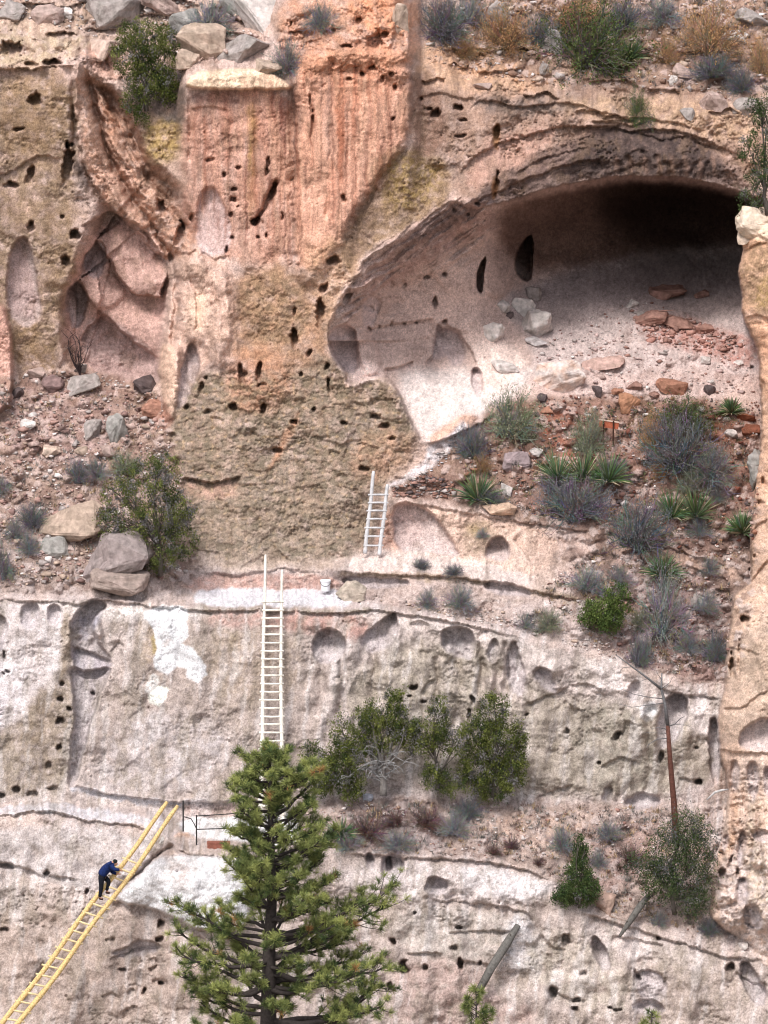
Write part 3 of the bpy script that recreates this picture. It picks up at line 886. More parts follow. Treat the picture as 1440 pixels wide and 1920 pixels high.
along([(140, 100), (200, 140), (245, 200), (300, 320), (350, 400), (385, 480), (330, 510), (270, 440), (200, 395), (150, 330)], 0.52, 0.85, 0.36, 52, 260, 14, 201)
along([(625, 590), (650, 530), (690, 470), (790, 412), (845, 366), (940, 380), (910, 470), (850, 500), (760, 520), (700, 560), (660, 610)], 0.80, -0.60, 0.45, 22, 150, 20, 205)
along([(860, 392), (960, 330), (1080, 270), (1200, 240), (1330, 270), (1400, 340), (1250, 330), (1060, 345), (930, 395)], 0.93, -0.35, 0.14, 30, 160, 14, 209)
along([(330, 480), (440, 480), (450, 690), (330, 790), (300, 650)], 0.12, 0.99, 0.28, 46, 190, 20, 213)
# broad bulges and upright erosion troughs of the two lower walls
for poly, amp, sd_ in [([(560, 1170), (760, 1160), (1000, 1215), (1240, 1290), (1345, 1320), (1345, 1490), (960, 1490), (560, 1480)], 0.38, 221), ([(640, 1620), (1000, 1650), (1090, 1725), (1340, 1800), (1340, 1960), (560, 1960)], 0.42, 225), ([(-100, 1580), (300, 1580), (480, 1760), (480, 1960), (-100, 1960)], 0.35, 229), ([(-100, 1140), (480, 1160), (480, 1490), (-100, 1490)], 0.25, 231)]:
    w_, m_, d_ = pmask(poly, 26, 1.5)
    Y[w_] -= m_ * amp * (fbm((UW[w_] + 0.15 * VW[w_]) / 58, VW[w_] / 190, 3, sd_, 0.5) + 0.5 * fbm(UW[w_] / 45, VW[w_] / 38, 2, sd_ + 2, 0.5))

for p, d in [([(1368, 1430), (1380, 1422), (1390, 1450), (1380, 1490), (1370, 1470)], 0.4), ([(1400, 1430), (1418, 1424), (1424, 1470), (1412, 1510), (1402, 1480)], 0.5), ([(1428, 1440), (1450, 1430), (1455, 1490), (1434, 1500)], 0.4), ([(1385, 1560), (1400, 1555), (1398, 1600), (1384, 1640)], 0.6),
             ([(1378, 1650), (1400, 1640), (1404, 1690), (1384, 1700)], 0.7), ([(1410, 1560), (1440, 1556), (1442, 1580), (1416, 1580)], 0.4), ([(1390, 1700), (1420, 1690), (1436, 1740), (1400, 1746)], 0.7), ([(1352, 1570), (1364, 1560), (1366, 1590), (1352, 1600)], 0.6)]:
    scoop(p, d, 3, 0.1)
# ------------------------------------------------------------------ surface character
setf(STONY, [(-200, 720), (30, 700), (90, 690), (180, 690), (300, 730), (320, 800), (345, 900), (370, 1060), (350, 1112), (-200, 1112)], 1.0)
setf(STONY, [(845, 800), (905, 765), (1000, 740), (1425, 748), (1425, 1000), (1390, 1290), (1240, 1265), (1100, 1205), (1120, 1110), (1010, 975), (860, 940), (740, 918), (790, 870)], 1.0)
setf(STONY, [(640, 1108), (760, 1115), (900, 1125), (1100, 1150), (1240, 1265), (1100, 1205), (930, 1165), (780, 1135), (680, 1128)], 0.7)
setf(STONY, [(800, -200), (2000, -200), (2000, 190), (1330, 180), (1100, 160), (900, 150), (800, 110)], 1.0)
setf(STONY, [(-400, -200), (520, -200), (520, 60), (400, 120), (250, 190), (150, 100), (-400, 90)], 0.7)
setf(STONY, [(560, 1500), (700, 1490), (1000, 1510), (1340, 1510), (1330, 1760), (1180, 1725), (1085, 1690), (1000, 1620), (700, 1590), (560, 1580)], 0.7)
setf(STONY, [(1060, 680), (1130, 640), (1200, 600), (1330, 590), (1420, 640), (1420, 740), (1000, 740)], 0.6)
setf(PLATE, [(305, 830), (345, 730), (420, 690), (540, 700), (625, 690), (680, 712), (735, 715), (790, 820), (700, 905), (690, 1030), (560, 1055), (360, 1060), (350, 930)], 1.0)
setf(PLATE, [(440, 520), (540, 500), (620, 560), (612, 700), (440, 680)], 0.35)
setf(PLATE, [(160, 1460), (230, 1250), (480, 1170), (480, 1500), (330, 1500)], 0.25)
setf(FLUTE, [(350, 170), (770, 100), (760, 280), (650, 430), (600, 520), (350, 420)], 1.0)
setf(FLUTE, [(1330, 1420), (1500, 1420), (1500, 1600), (1330, 1600)], 0.8)
setf(ROUGH, [(143, 100), (240, 180), (350, 350), (390, 480), (330, 510), (260, 440), (200, 400)], 0.6)
setf(ROUGH, [(335, 480), (440, 480), (440, 700), (330, 800), (300, 650)], 0.4)
setf(ROUGH, [(150, 430), (200, 400), (300, 470), (315, 560), (300, 720), (120, 690), (120, 560)], 0.3)
setf(ROUGH, [(350, 170), (560, 160), (560, 440), (440, 470), (350, 420)], 0.35)
setf(ROUGH, [(140, 1480), (220, 1250), (300, 1150), (600, 1170), (600, 1500)], 0.35)
setf(ROUGH, [(-100, 1560), (300, 1570), (480, 1760), (480, 1960), (-100, 1960)], 0.5)
setf(ROUGH, [(780, 150), (1440, 180), (1440, 350), (1200, 330), (900, 390), (780, 300)], 0.9)
setf(ROUGH, [(-200, -300), (520, -300), (520, 60), (400, 130), (-200, 125)], 1.0)
setf(ROUGH, [(-100, 1130), (130, 1130), (100, 1260), (20, 1370), (-100, 1370)], 0.35)
setf(ROUGH, [(-100, 1550), (300, 1565), (200, 1700), (-100, 1640)], 0.35)
setf(ROUGH, [(560, 160), (770, 150), (740, 320), (640, 440), (590, 480), (555, 400)], 0.22)
setf(ROUGH, [(625, 600), (700, 470), (850, 400), (900, 430), (905, 560), (990, 620), (900, 760), (800, 820), (730, 700), (640, 700)], 0.45)
setf(ROUGH, CAVE, 0.4)
setf(ROUGH, [(212, 1690), (250, 1650), (318, 1592), (470, 1604), (470, 1745), (330, 1722)], 0.35)
setf(ROUGH, [(520, 20), (770, 10), (770, 190), (700, 130), (540, 150)], 2.2)
setf(ROUGH, [(1330, 1440), (1500, 1440), (1500, 1820), (1330, 1760)], 1.7)
setf(ROUGH, [(345, 1106), (400, 1110), (640, 1108), (650, 1136), (360, 1138)], 0.25)
setf(ROUGH, [(150, 600), (300, 660), (300, 720), (150, 690)], 0.5)

vary = 0.30 + 1.25 * sstep(-0.22, 0.42, fbm(UW / 120, VW / 80, 3, 401, 0.55))      # worn smooth here, broken there
ROUGH *= vary
Y += ROUGH * (0.16 * fbm(UW / 70, VW / 70, 3, 71) + 0.10 * fbm(UW / 24, VW / 24, 3, 75) + 0.05 * fbm(UW / 9, VW / 9, 2, 78, 0.6))
tq = (fbm(UW / 75, VW / 60, 4, 151, 0.55) + 0.35) * 9.0
tf = np.floor(tq)
Y += np.clip(ROUGH, 0, 1.3) * 0.11 * (tf + sstep(0.88, 1.0, tq - tf) - tq * 0.6)
tq = (fbm(UW / 26, VW / 20, 3, 157, 0.55) + 0.35) * 5.0
tf = np.floor(tq)
patchy = sstep(-0.05, 0.25, fbm(U / 110, V / 110, 2, 163))
cr_ = fbm(UW / 34, VW / 26, 3, 171, 0.5, True)
Y += np.clip(ROUGH, 0, 1.2) * 0.14 * sstep(0.62, 0.80, cr_) * sstep(-0.1, 0.2, fbm(U / 140, V / 140, 2, 175))
Y += np.clip(ROUGH, 0, 1.3) * patchy * 0.06 * (tf + sstep(0.75, 1.0, tq - tf) - tq * 0.5)
Y += ROUGH * 0.06 * np.maximum(0, fbm(UW / 16, VW / 16, 3, 81, 0.6, True) - 0.15)
chf1, chf2, chid = worley(UW / 11, VW / 8.5, 11)
Y += np.clip(ROUGH, 0, 1) * 0.11 * (chid - 0.5) * sstep(-0.05, 0.3, fbm(U / 55, V / 55, 3, 181))
fp = np.maximum(0, noise(U / 4.3, V / 4.3, 183) - 0.34)
Y += np.clip(ROUGH, 0.3, 1) * 0.8 * fp * sstep(-0.1, 0.25, fbm(U / 80, V / 80, 2, 185))
pit = np.maximum(0, noise(U / 6.5, V / 6.5, 91) - 0.32) * sstep(0.0, 0.3, noise(U / 60, V / 60, 92) + 0.1)
Y += ROUGH * 0.9 * pit
Y += FLUTE * (0.16 * fbm(UW / 24, VW / 300, 3, 95) + 0.05 * fbm(UW / 7, VW / 110, 2, 98))
f1, f2, cid = worley(UW / 15, VW / 9, 3)
Y += PLATE * (0.07 * (cid - 0.5) - 0.045 * (1 - sstep(0.0, 0.22, f2 - f1)) * -1 + 0.05 * noise(U / 30, V / 30, 99))
g1, g2, gid = worley(UW / 46, VW / 26, 5)
Y += PLATE * 0.13 * (gid - 0.5)
f1, f2, cid2 = worley(UW / 13, VW / 10, 7)
Y -= STONY * (0.16 * np.sqrt(np.clip(1 - f1 * 1.5, 0, 1)) * cid2 + 0.10 * fbm(U / 40, V / 40, 3, 101))
g1, g2, gid3 = worley(UW / 34, VW / 24, 9)
Y -= STONY * 0.35 * np.sqrt(np.clip(0.8 - g1 * 1.7, 0, 1)) * (gid3 > 0.55)


REG_HINT = np.zeros((NV, NU), np.int8)
for q_ in (PIL_IN, CAVE_IN):
    REG_HINT[q_[0]] = np.where(q_[1] < 0, 1, REG_HINT[q_[0]])

# ------------------------------------------------------------------ what the rock itself is coloured, plus shade put in inside the cave
PINK, PALE, LILAC = alb(206, 182, 172), alb(232, 214, 206), alb(202, 188, 186)
ORANGE, RUST, BUFF = alb(216, 158, 130), alb(210, 158, 130), alb(220, 186, 160)
LICHEN, OLIVE, YELLOW = alb(152, 128, 102), alb(146, 126, 100), alb(168, 144, 88)
VARN, VARN2, DUST = alb(78, 68, 66), alb(112, 94, 90), alb(228, 222, 226)
SOIL, REDSOIL, GREY = alb(158, 134, 122), alb(140, 104, 94), alb(150, 142, 138)
WHITE = alb(240, 236, 236)
DUN = alb(178, 156, 138)

COL[:] = PINK
n1 = fbm(U / 90, V / 90, 4, 111, 0.6)
n2 = fbm(U / 30, V / 30, 4, 115, 0.6)
n3 = fbm(U / 8, V / 8, 3, 119, 0.65)


def wash(field, col, a):
    m = np.clip(field * a, 0, 1)[..., None]
    COL[:] = COL * (1 - m) + np.array(col, np.float32) * m


wash(np.clip(n1 + 0.1, 0, 1), LILAC, 0.7)
wash(np.clip(-n1 - 0.05, 0, 1), BUFF, 0.6)
F = dict(soft=14, warp=2.2)
# left face
paint([(-700, 120), (140, 125), (150, 300), (130, 420), (150, 500), (120, 560), (110, 690), (-700, 700)], OLIVE, 0.75, 12, 2, 0.5, 20, 1)
paint([(0, 130), (140, 130), (140, 260), (60, 300), (0, 290)], LICHEN, 0.8, 14, 2, 0.5, 16, 2)
paint([(80, 300), (150, 320), (150, 520), (118, 620), (80, 560)], LICHEN, 0.5, 14, 2, 0.4, 16, 3)
paint([(15, 490), (45, 445), (78, 600), (20, 600)], alb(190, 150, 138), 0.8, 6, 1)
paint([(22, 590), (75, 600), (110, 660), (110, 710), (25, 700)], LICHEN, 0.85, 12, 2, 0.5, 14, 4)
paint([(-80, 560), (10, 560), (22, 640), (22, 780), (-80, 780)], alb(226, 182, 168), 0.9, 5, 1)
paint([(135, 290), (165, 320), (172, 350), (150, 355)], VARN, 0.8, 8, 2)
paint([(-60, 20), (150, 0), (240, 20), (140, 118), (-60, 128)], alb(196, 178, 148), 0.7, 14, 2, 0.4, 18, 5)
paint([(148, 90), (230, 80), (250, 150), (200, 150), (160, 120)], alb(232, 190, 172), 0.8, 10, 2)
# ribs and recess
paint([(143, 110), (180, 140), (240, 200), (300, 330), (350, 400), (380, 470), (330, 500), (270, 440), (190, 380), (150, 300)], alb(204, 164, 142), 0.85, 10, 1.8, 0.35, 14, 6)
paint([(185, 150), (250, 190), (300, 300), (330, 350), (350, 400), (300, 370), (240, 270)], alb(140, 112, 98), 0.6, 12, 2.5, 0.6, 10, 7)
paint([(190, 190), (212, 190), (225, 280), (205, 260)], RUST, 0.6, 8, 2, 0.4)
paint([(205, 300), (240, 320), (262, 400), (210, 380), (190, 340)], alb(216, 178, 160), 0.7, 8, 2, 0.3)
paint([(155, 470), (205, 400), (300, 450), (314, 520), (300, 670), (300, 720), (150, 690), (120, 620), (130, 540)], alb(206, 172, 162), 0.9, 10, 1.2)
paint([(150, 600), (200, 590), (300, 668), (300, 730), (160, 700)], alb(196, 172, 168), 0.85, 6, 1)
paint([(268, 220), (330, 210), (345, 260), (330, 300), (290, 310), (272, 270)], YELLOW, 0.85, 14, 2, 0.3, 14, 8)
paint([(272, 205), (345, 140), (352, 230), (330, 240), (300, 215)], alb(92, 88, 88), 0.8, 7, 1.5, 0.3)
paint([(335, 480), (372, 460), (440, 500), (445, 600), (435, 680), (380, 680), (310, 790), (300, 700), (312, 560)], alb(222, 190, 174), 0.9, 12, 1.5, 0.3, 24, 9)
paint([(345, 560), (385, 540), (392, 600), (360, 628)], alb(240, 210, 188), 0.8, 12, 1.5)
paint([(300, 640), (330, 650), (330, 780), (310, 800), (300, 720)], alb(236, 204, 182), 0.8, 6, 1)
paint([(335, 700), (372, 650), (374, 700), (330, 772)], LILAC, 0.7, 5, 1)
# column
paint([(350, 170), (548, 160), (550, 330), (545, 500), (430, 490), (345, 430), (345, 300)], alb(204, 156, 136), 0.85, 12, 1.5, 0.25, 30, 10, 1, 4)
paint([(545, 130), (600, 100), (770, 80), (770, 190), (755, 280), (700, 345), (650, 430), (600, 510), (545, 500)], alb(222, 172, 148), 0.95, 8, 1.5, 0.15, 30, 11, 1, 4)
paint([(560, 330), (650, 300), (700, 340), (650, 420), (590, 470), (560, 440)], alb(232, 184, 162), 0.7, 20, 1.5, 0.2)
paint([(520, 0), (600, -40), (790, -40), (790, 120), (700, 130), (560, 150), (520, 110)], RUST, 0.8, 12, 2, 0.4, 22, 12)
paint([(570, 90), (700, 60), (770, 110), (700, 190), (600, 170)], alb(214, 160, 132), 0.6, 18, 2, 0.4)
paint([(640, -30), (740, -30), (780, 60), (700, 70), (650, 30)], alb(236, 168, 128), 0.6, 14, 2, 0.4)
paint([(348, 150), (380, 130), (500, 128), (548, 160), (542, 168), (350, 167)], alb(250, 224, 196), 0.95, 3, 0.6, 0.1)
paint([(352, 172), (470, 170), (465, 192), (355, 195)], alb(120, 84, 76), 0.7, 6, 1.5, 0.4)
for a, b, c, d, k in [((548, 165), (562, 165), 330, VARN2, .8), ((500, 180), (530, 175), 260, alb(140, 96, 84), .7), ((463, 190), (480, 190), 330, alb(160, 124, 74), .75), ((466, 300), (478, 300), 420, alb(160, 130, 80), .4), ((612, 120), (620, 120), 300, VARN2, .6), ((632, 125), (645, 125), 360, alb(176, 104, 74), .7),
                      ((580, 190), (590, 190), 280, alb(150, 96, 76), .6), ((660, 120), (668, 120), 260, alb(184, 110, 80), .5), ((690, 110), (702, 110), 300, alb(190, 116, 84), .4), ((620, 300), (630, 300), 420, alb(190, 124, 100), .5), ((420, 190), (432, 190), 330, alb(178, 120, 100), .5), ((546, 340), (552, 340), 470, VARN2, .45), ((380, 210), (390, 210), 300, alb(180, 124, 104), .4), ((520, 180), (546, 180), 330, alb(150, 104, 92), .6), ((476, 200), (500, 200), 400, alb(176, 128, 108), .5)]:
    paint([a, b, (b[0] + 2, (b[1] + c) / 2), (b[0] - 3, c), (a[0] + 2, c), (a[0] - 1, (a[1] + c) / 2)], d, k, 5, 1.3, 0.3, 10, 13, 1, 5)
paint([(430, 520), (470, 495), (560, 500), (620, 560), (622, 660), (600, 700), (440, 690), (436, 600)], alb(186, 146, 116), 0.8, 16, 2.2, 0.3, 26, 14)
paint([(445, 520), (540, 505), (585, 560), (575, 650), (450, 640)], LICHEN, 0.7, 16, 2.2, 0.5, 18, 15)
paint([(560, 470), (640, 440), (690, 470), (640, 560), (622, 640), (600, 560)], alb(206, 170, 140), 0.75, 14, 2, 0.3)
paint([(700, 290), (760, 270), (850, 300), (852, 370), (790, 415), (700, 460), (640, 520), (640, 450), (690, 370)], LICHEN, 0.9, 10, 1.8, 0.3, 20, 16)
paint([(720, 300), (790, 285), (835, 330), (800, 380), (720, 410)], YELLOW, 0.6, 14, 2.2, 0.7, 9, 17)
paint([(640, 430), (690, 350), (715, 380), (690, 460), (650, 500)], alb(128, 108, 98), 0.7, 12, 2, 0.4)
APRON = [(300, 830), (330, 770), (345, 715), (400, 690), (440, 720), (560, 690), (620, 660), (650, 720), (690, 706), (735, 712), (795, 830), (735, 890), (700, 1045), (560, 1055), (350, 1060), (350, 930), (310, 880)]
paint(APRON, alb(168, 146, 126), 0.85, 18, 2.6, 0.35, 30, 18)
paint(APRON, alb(134, 124, 110), 0.65, 14, 2.4, 0.9, 13, 19)
paint([(420, 660), (520, 650), (560, 720), (500, 780), (430, 770)], alb(204, 152, 122), 0.6, 18, 2, 0.4, 16, 20)
paint([(520, 840), (550, 780), (562, 770), (556, 800), (530, 850), (490, 900)], alb(216, 164, 132), 0.8, 6, 1.5, 0.3)
paint([(340, 905), (450, 905), (440, 935), (350, 935)], alb(212, 170, 150), 0.8, 8, 1.5, 0.3)
paint([(640, 880), (700, 790), (795, 830), (735, 895), (700, 910)], alb(196, 158, 132), 0.75, 12, 2, 0.4, 16, 21)
paint([(360, 940), (700, 940), (690, 1040), (370, 1050)], alb(172, 148, 124), 0.5, 16, 2, 0.6, 20, 22)
paint([(345, 1040), (640, 1044), (640, 1068), (345, 1072)], alb(206, 180, 160), 0.6, 8, 2, 0.4)
paint([(330, 1078), (620, 1076), (660, 1110), (340, 1112)], alb(204, 158, 142), 0.85, 5, 1.5, 0.3, 12, 23)
# right wall and brow
paint([(770, 100), (1000, 130), (1440, 190), (1440, 350), (1250, 320), (1050, 330), (900, 385), (850, 365), (850, 300), (770, 280)], alb(166, 138, 122), 0.9, 12, 2, 0.3, 24, 24)
paint([(768, 120), (800, 120), (850, 260), (800, 300), (765, 280)], alb(140, 112, 98), 0.8, 10, 2, 0.4)
paint([(770, 70), (900, 100), (1000, 130), (1080, 170), (900, 175), (790, 160)], alb(216, 180, 152), 0.8, 14, 2, 0.4, 22, 25)
paint([(980, 190), (1200, 175), (1420, 200), (1420, 270), (1300, 250), (1100, 220)], alb(204, 174, 146), 0.7, 14, 2, 0.5, 18, 26)
paint([(880, 185), (1000, 180), (1100, 200), (1000, 225), (910, 210)], alb(116, 106, 102), 0.75, 8, 2, 0.4, 14, 27)
paint([(900, 260), (980, 245), (1060, 235), (1000, 300), (900, 350), (870, 350)], alb(196, 160, 146), 0.8, 12, 2, 0.3)
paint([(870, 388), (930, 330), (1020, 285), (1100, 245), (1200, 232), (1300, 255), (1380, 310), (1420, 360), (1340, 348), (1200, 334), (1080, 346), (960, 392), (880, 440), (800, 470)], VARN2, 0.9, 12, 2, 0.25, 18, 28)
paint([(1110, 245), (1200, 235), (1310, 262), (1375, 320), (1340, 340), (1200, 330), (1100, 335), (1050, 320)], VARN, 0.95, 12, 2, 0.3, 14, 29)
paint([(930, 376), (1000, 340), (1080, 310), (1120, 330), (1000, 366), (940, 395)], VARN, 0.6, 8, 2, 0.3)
paint([(925, 232), (938, 232), (937, 280), (925, 280)], alb(168, 128, 90), 0.8, 3, 0.6)
paint([(920, 330), (934, 330), (930, 374), (922, 374)], alb(164, 118, 80), 0.8, 3, 0.6)
for k in range(8):
    u0 = 1150 + 26 * k
    paint([(u0, 290), (u0 + 9, 290), (u0 + 12, 330), (u0 + 3, 332)], alb(148, 120, 106), 0.5, 4, 1, 0.4)
# inside the hollow
paint(CAVE, alb(210, 188, 180), 0.95, 8, 0.8)
paint([(690, 480), (850, 376), (935, 384), (920, 440), (840, 470), (760, 520), (680, 570), (630, 620)], alb(172, 142, 134), 0.75, 14, 1.5, 0.4, 12, 30)
paint([(790, 424), (845, 376), (900, 392), (870, 420), (800, 450), (720, 480)], VARN2, 0.8, 10, 1.5, 0.3, 10, 31)
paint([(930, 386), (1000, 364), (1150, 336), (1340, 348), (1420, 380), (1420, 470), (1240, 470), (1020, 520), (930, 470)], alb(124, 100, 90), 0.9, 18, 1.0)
paint([(1120, 336), (1340, 346), (1440, 390), (1440, 470), (1250, 468), (1130, 420)], alb(62, 50, 47), 0.85, 34, 1.0)  # smoke-blackened roof, with the deep cave's shade also put into the colour
paint([(920, 560), (1030, 520), (1230, 470), (1440, 470), (1440, 760), (1000, 748), (1000, 640)], LILAC, 0.9, 12, 1.0)
paint([(1000, 520), (1230, 470), (1440, 465), (1440, 560), (1000, 580)], alb(160, 150, 152), 0.7, 24, 1.0)  # back of the floor darker: the roof's shade put into the colour
paint([(735, 700), (800, 690), (890, 690), (905, 745), (960, 690), (1010, 690), (940, 770), (840, 825), (795, 836)], WHITE, 0.6, 16, 1.2, 0.1)
paint([(640, 690), (665, 670), (716, 690), (712, 708), (655, 724)], alb(248, 226, 220), 0.85, 8, 1)
paint([(880, 640), (960, 640), (990, 690), (920, 750), (906, 745), (896, 690)], alb(246, 226, 218), 0.8, 10, 1)
paint([(800, 815), (880, 770), (900, 785), (850, 815), (815, 838)], alb(224, 180, 156), 0.8, 6, 1)
paint([(1190, 600), (1260, 590), (1340, 610), (1420, 640), (1420, 690), (1330, 670), (1220, 640)], alb(196, 140, 128), 0.75, 14, 2, 0.5, 12, 32)
paint([(1000, 700), (1430, 690), (1430, 752), (1000, 752)], alb(206, 180, 172), 0.6, 12, 2, 0.3)
# scree under the alcove
TAL = [(850, 815), (905, 770), (1000, 742), (1425, 748), (1425, 1000), (1400, 1290), (1240, 1265), (1100, 1205), (1060, 1090), (1130, 1000), (950, 972), (860, 945), (740, 925), (790, 880)]
paint(TAL, alb(146, 118, 104), 0.95, 10, 2, 0.15, 30, 33)
paint([(1000, 770), (1200, 750), (1425, 790), (1425, 1000), (1300, 1040), (1150, 990), (1000, 970), (930, 880)], REDSOIL, 0.75, 18, 2.5, 0.6, 26, 34)
paint([(1020, 760), (1070, 760), (1090, 850), (1040, 880), (1010, 820)], alb(176, 100, 72), 0.5, 14, 2.5, 0.6, 12, 35)
paint([(1330, 770), (1425, 770), (1425, 830), (1330, 830)], alb(150, 90, 66), 0.6, 12, 2.5, 0.5, 12, 36)
paint([(1130, 1020), (1360, 1070), (1360, 1280), (1250, 1265), (1110, 1200), (1160, 1100)], alb(168, 138, 132), 0.8, 16, 2.5, 0.4, 20, 37)
paint([(1240, 1180), (1330, 1190), (1350, 1290), (1250, 1262)], alb(150, 112, 100), 0.6, 14, 2.5, 0.5, 12, 38)
PATH = [(726, 912), (760, 890), (794, 866), (808, 838), (845, 812), (868, 790), (876, 806), (840, 846), (814, 876), (790, 890), (745, 908), (730, 918)]
paint(PATH, DUST, 0.95, 5, 1.2)
paint([(735, 912), (800, 884), (850, 905), (850, 935), (740, 935)], alb(134, 104, 94), 0.8, 8, 2, 0.3)
# pale band
BAND = [(728, 944), (800, 946), (870, 962), (1000, 985), (1060, 1000), (1010, 1085), (940, 1068), (850, 1050), (760, 1038), (690, 1040), (712, 985)]
paint(BAND, alb(226, 192, 172), 0.95, 6, 1.5, 0.2, 30, 39)
paint([(728, 948), (770, 948), (800, 990), (780, 1032), (700, 1036), (712, 985)], alb(212, 166, 146), 0.8, 12, 1.5, 0.2)
paint([(860, 975), (930, 980), (945, 1010), (905, 1045), (875, 1040)], OLIVE, 0.65, 10, 2, 0.4, 10, 40)
paint([(875, 982), (915, 985), (905, 1010), (880, 1008)], YELLOW, 0.5, 8, 2, 0.4)
paint([(640, 1062), (690, 1036), (760, 1028), (830, 1040), (960, 1068), (1000, 1085), (1000, 1096), (850, 1074), (720, 1070), (640, 1066)], alb(236, 216, 206), 0.9, 6, 2.0, 0.3, 12)
paint([(985, 1000), (1130, 1000), (1200, 1020), (1180, 1100), (1030, 1090)], alb(196, 164, 148), 0.7, 14, 2, 0.4)
paint([(1130, 1010), (1380, 1060), (1380, 1090), (1290, 1070), (1180, 1035)], alb(206, 170, 148), 0.8, 8, 2, 0.3)
paint([(640, 1078), (1000, 1106), (1100, 1140), (1080, 1190), (900, 1155), (770, 1138), (660, 1120)], alb(190, 164, 152), 0.8, 10, 2, 0.4, 16, 41)
paint([(620, 1068), (850, 1078), (1000, 1100), (1110, 1125), (1110, 1138), (990, 1112), (850, 1090), (640, 1082)], alb(176, 150, 120), 0.7, 4, 1.5, 0.5)
paint([(368, 1109), (400, 1106), (500, 1105), (620, 1105), (655, 1118), (660, 1134), (600, 1138), (480, 1138), (365, 1136)], DUST, 1.0, 4, 1)
paint([(350, 1137), (500, 1139), (640, 1143), (700, 1137), (700, 1150), (640, 1154), (500, 1150), (350, 1148)], alb(150, 136, 116), 0.8, 3, 1.2, 0.4, 8)
# left scree
paint([(-200, 720), (30, 700), (90, 690), (180, 690), (300, 730), (320, 800), (345, 900), (370, 1060), (350, 1110), (-200, 1110)], SOIL, 0.95, 10, 2, 0.2, 30, 42)
paint([(0, 720), (200, 700), (240, 800), (150, 880), (0, 860)], alb(184, 158, 158), 0.5, 16, 2, 0.6, 14, 43)
paint([(270, 750), (320, 750), (318, 800), (270, 800)], alb(196, 140, 120), 0.7, 8, 2, 0.3)
# middle wall
paint([(-700, 1125), (60, 1126), (290, 1138), (370, 1144), (640, 1150), (770, 1155), (1000, 1205), (1240, 1280), (1350, 1310), (1350, 1500), (1000, 1500), (750, 1480), (480, 1530), (0, 1500), (-700, 1500)], alb(200, 180, 170), 0.9, 6, 1.5)
paint([(140, 1470), (220, 1250), (290, 1150), (480, 1150), (600, 1170), (600, 1480), (480, 1520), (340, 1510)], alb(186, 164, 152), 0.8, 16, 2, 0.2, 26, 44)
paint([(160, 1470), (230, 1340), (350, 1330), (450, 1380), (380, 1480), (240, 1490)], LILAC, 0.7, 20, 2, 0.5, 26, 45)
paint([(480, 1150), (700, 1150), (690, 1200), (580, 1190), (480, 1170)], alb(206, 148, 130), 0.75, 8, 2, 0.4, 18, 46)
paint([(370, 1148), (480, 1148), (480, 1180), (370, 1165)], alb(206, 152, 136), 0.6, 8, 2, 0.4)
paint([(380, 1180), (560, 1180), (580, 1300), (470, 1330), (400, 1300)], alb(178, 152, 124), 0.5, 16, 2.2, 0.6, 20, 47)
paint([(0, 1130), (130, 1132), (125, 1240), (60, 1310), (30, 1370), (-700, 1370), (-700, 1130)], alb(216, 200, 196), 0.85, 6, 1.5, 0.2)
paint([(120, 1250), (135, 1280), (140, 1340), (125, 1440), (110, 1490), (-60, 1500), (-60, 1390), (30, 1370), (60, 1315)], OLIVE, 0.7, 8, 2, 0.45, 14, 48)
paint([(120, 1140), (135, 1140), (135, 1250), (105, 1280)], alb(178, 152, 120), 0.7, 5, 1.5, 0.2)
paint([(30, 1370), (80, 1300), (110, 1290), (100, 1360), (60, 1420)], LICHEN, 0.6, 12, 2, 0.5, 12, 49)
paint([(-60, 1250), (60, 1240), (35, 1350), (0, 1370), (-60, 1368)], alb(228, 214, 214), 0.8, 8, 1)
paint([(132, 1210), (212, 1240), (200, 1262), (150, 1268), (135, 1240)], alb(206, 190, 200), 0.9, 4, 0.8)
paint([(140, 1165), (165, 1140), (200, 1140), (178, 1180), (160, 1210)], alb(176, 170, 184), 0.8, 6, 1)
paint([(40, 1128), (290, 1136), (400, 1146), (380, 1162), (250, 1170), (205, 1160), (150, 1150), (40, 1150)], alb(240, 226, 218), 0.7, 8, 1.6, 0.3)
paint([(130, 1270), (200, 1280), (165, 1380), (150, 1450), (132, 1470), (130, 1400), (140, 1340)], alb(150, 138, 128), 0.8, 6, 1, 0.2)
paint([(262, 1160), (290, 1170), (298, 1210), (285, 1240), (262, 1260), (258, 1200)], alb(192, 164, 128), 0.5, 10, 2.2, 0.5, 8)
paint([(286, 1180), (294, 1196), (292, 1222), (282, 1225)], YELLOW, 0.9, 3, 1)
paint([(430, 1185), (445, 1180), (440, 1230), (425, 1225)], YELLOW, 0.35, 8, 2, 0.4)
WPATCH = [(272, 1142), (300, 1136), (352, 1142), (353, 1192), (340, 1205), (362, 1215), (386, 1250), (389, 1265), (370, 1281), (352, 1270), (350, 1252), (332, 1246), (315, 1264), (290, 1250), (287, 1235), (294, 1215), (288, 1180), (270, 1160)]
paint(WPATCH, WHITE, 1.0, 2.5, 1.0, 0.0, 14, 0, 0)
paint([(305, 1205), (320, 1196), (322, 1206), (308, 1214)], alb(200, 186, 180), 0.8, 3, 1)
paint([(352, 1250), (388, 1262), (370, 1280), (354, 1272)], alb(226, 216, 200), 0.8, 3, 1)
paint([(281, 1300), (296, 1286), (316, 1290), (312, 1308), (296, 1323), (283, 1318)], alb(250, 246, 232), 1.0, 2.5, 0.9, 0, 14, 0, 0)
paint([(270, 1290), (285, 1262), (302, 1270), (296, 1286), (280, 1300)], alb(226, 220, 214), 0.9, 3, 1.2, 0.3, 6)
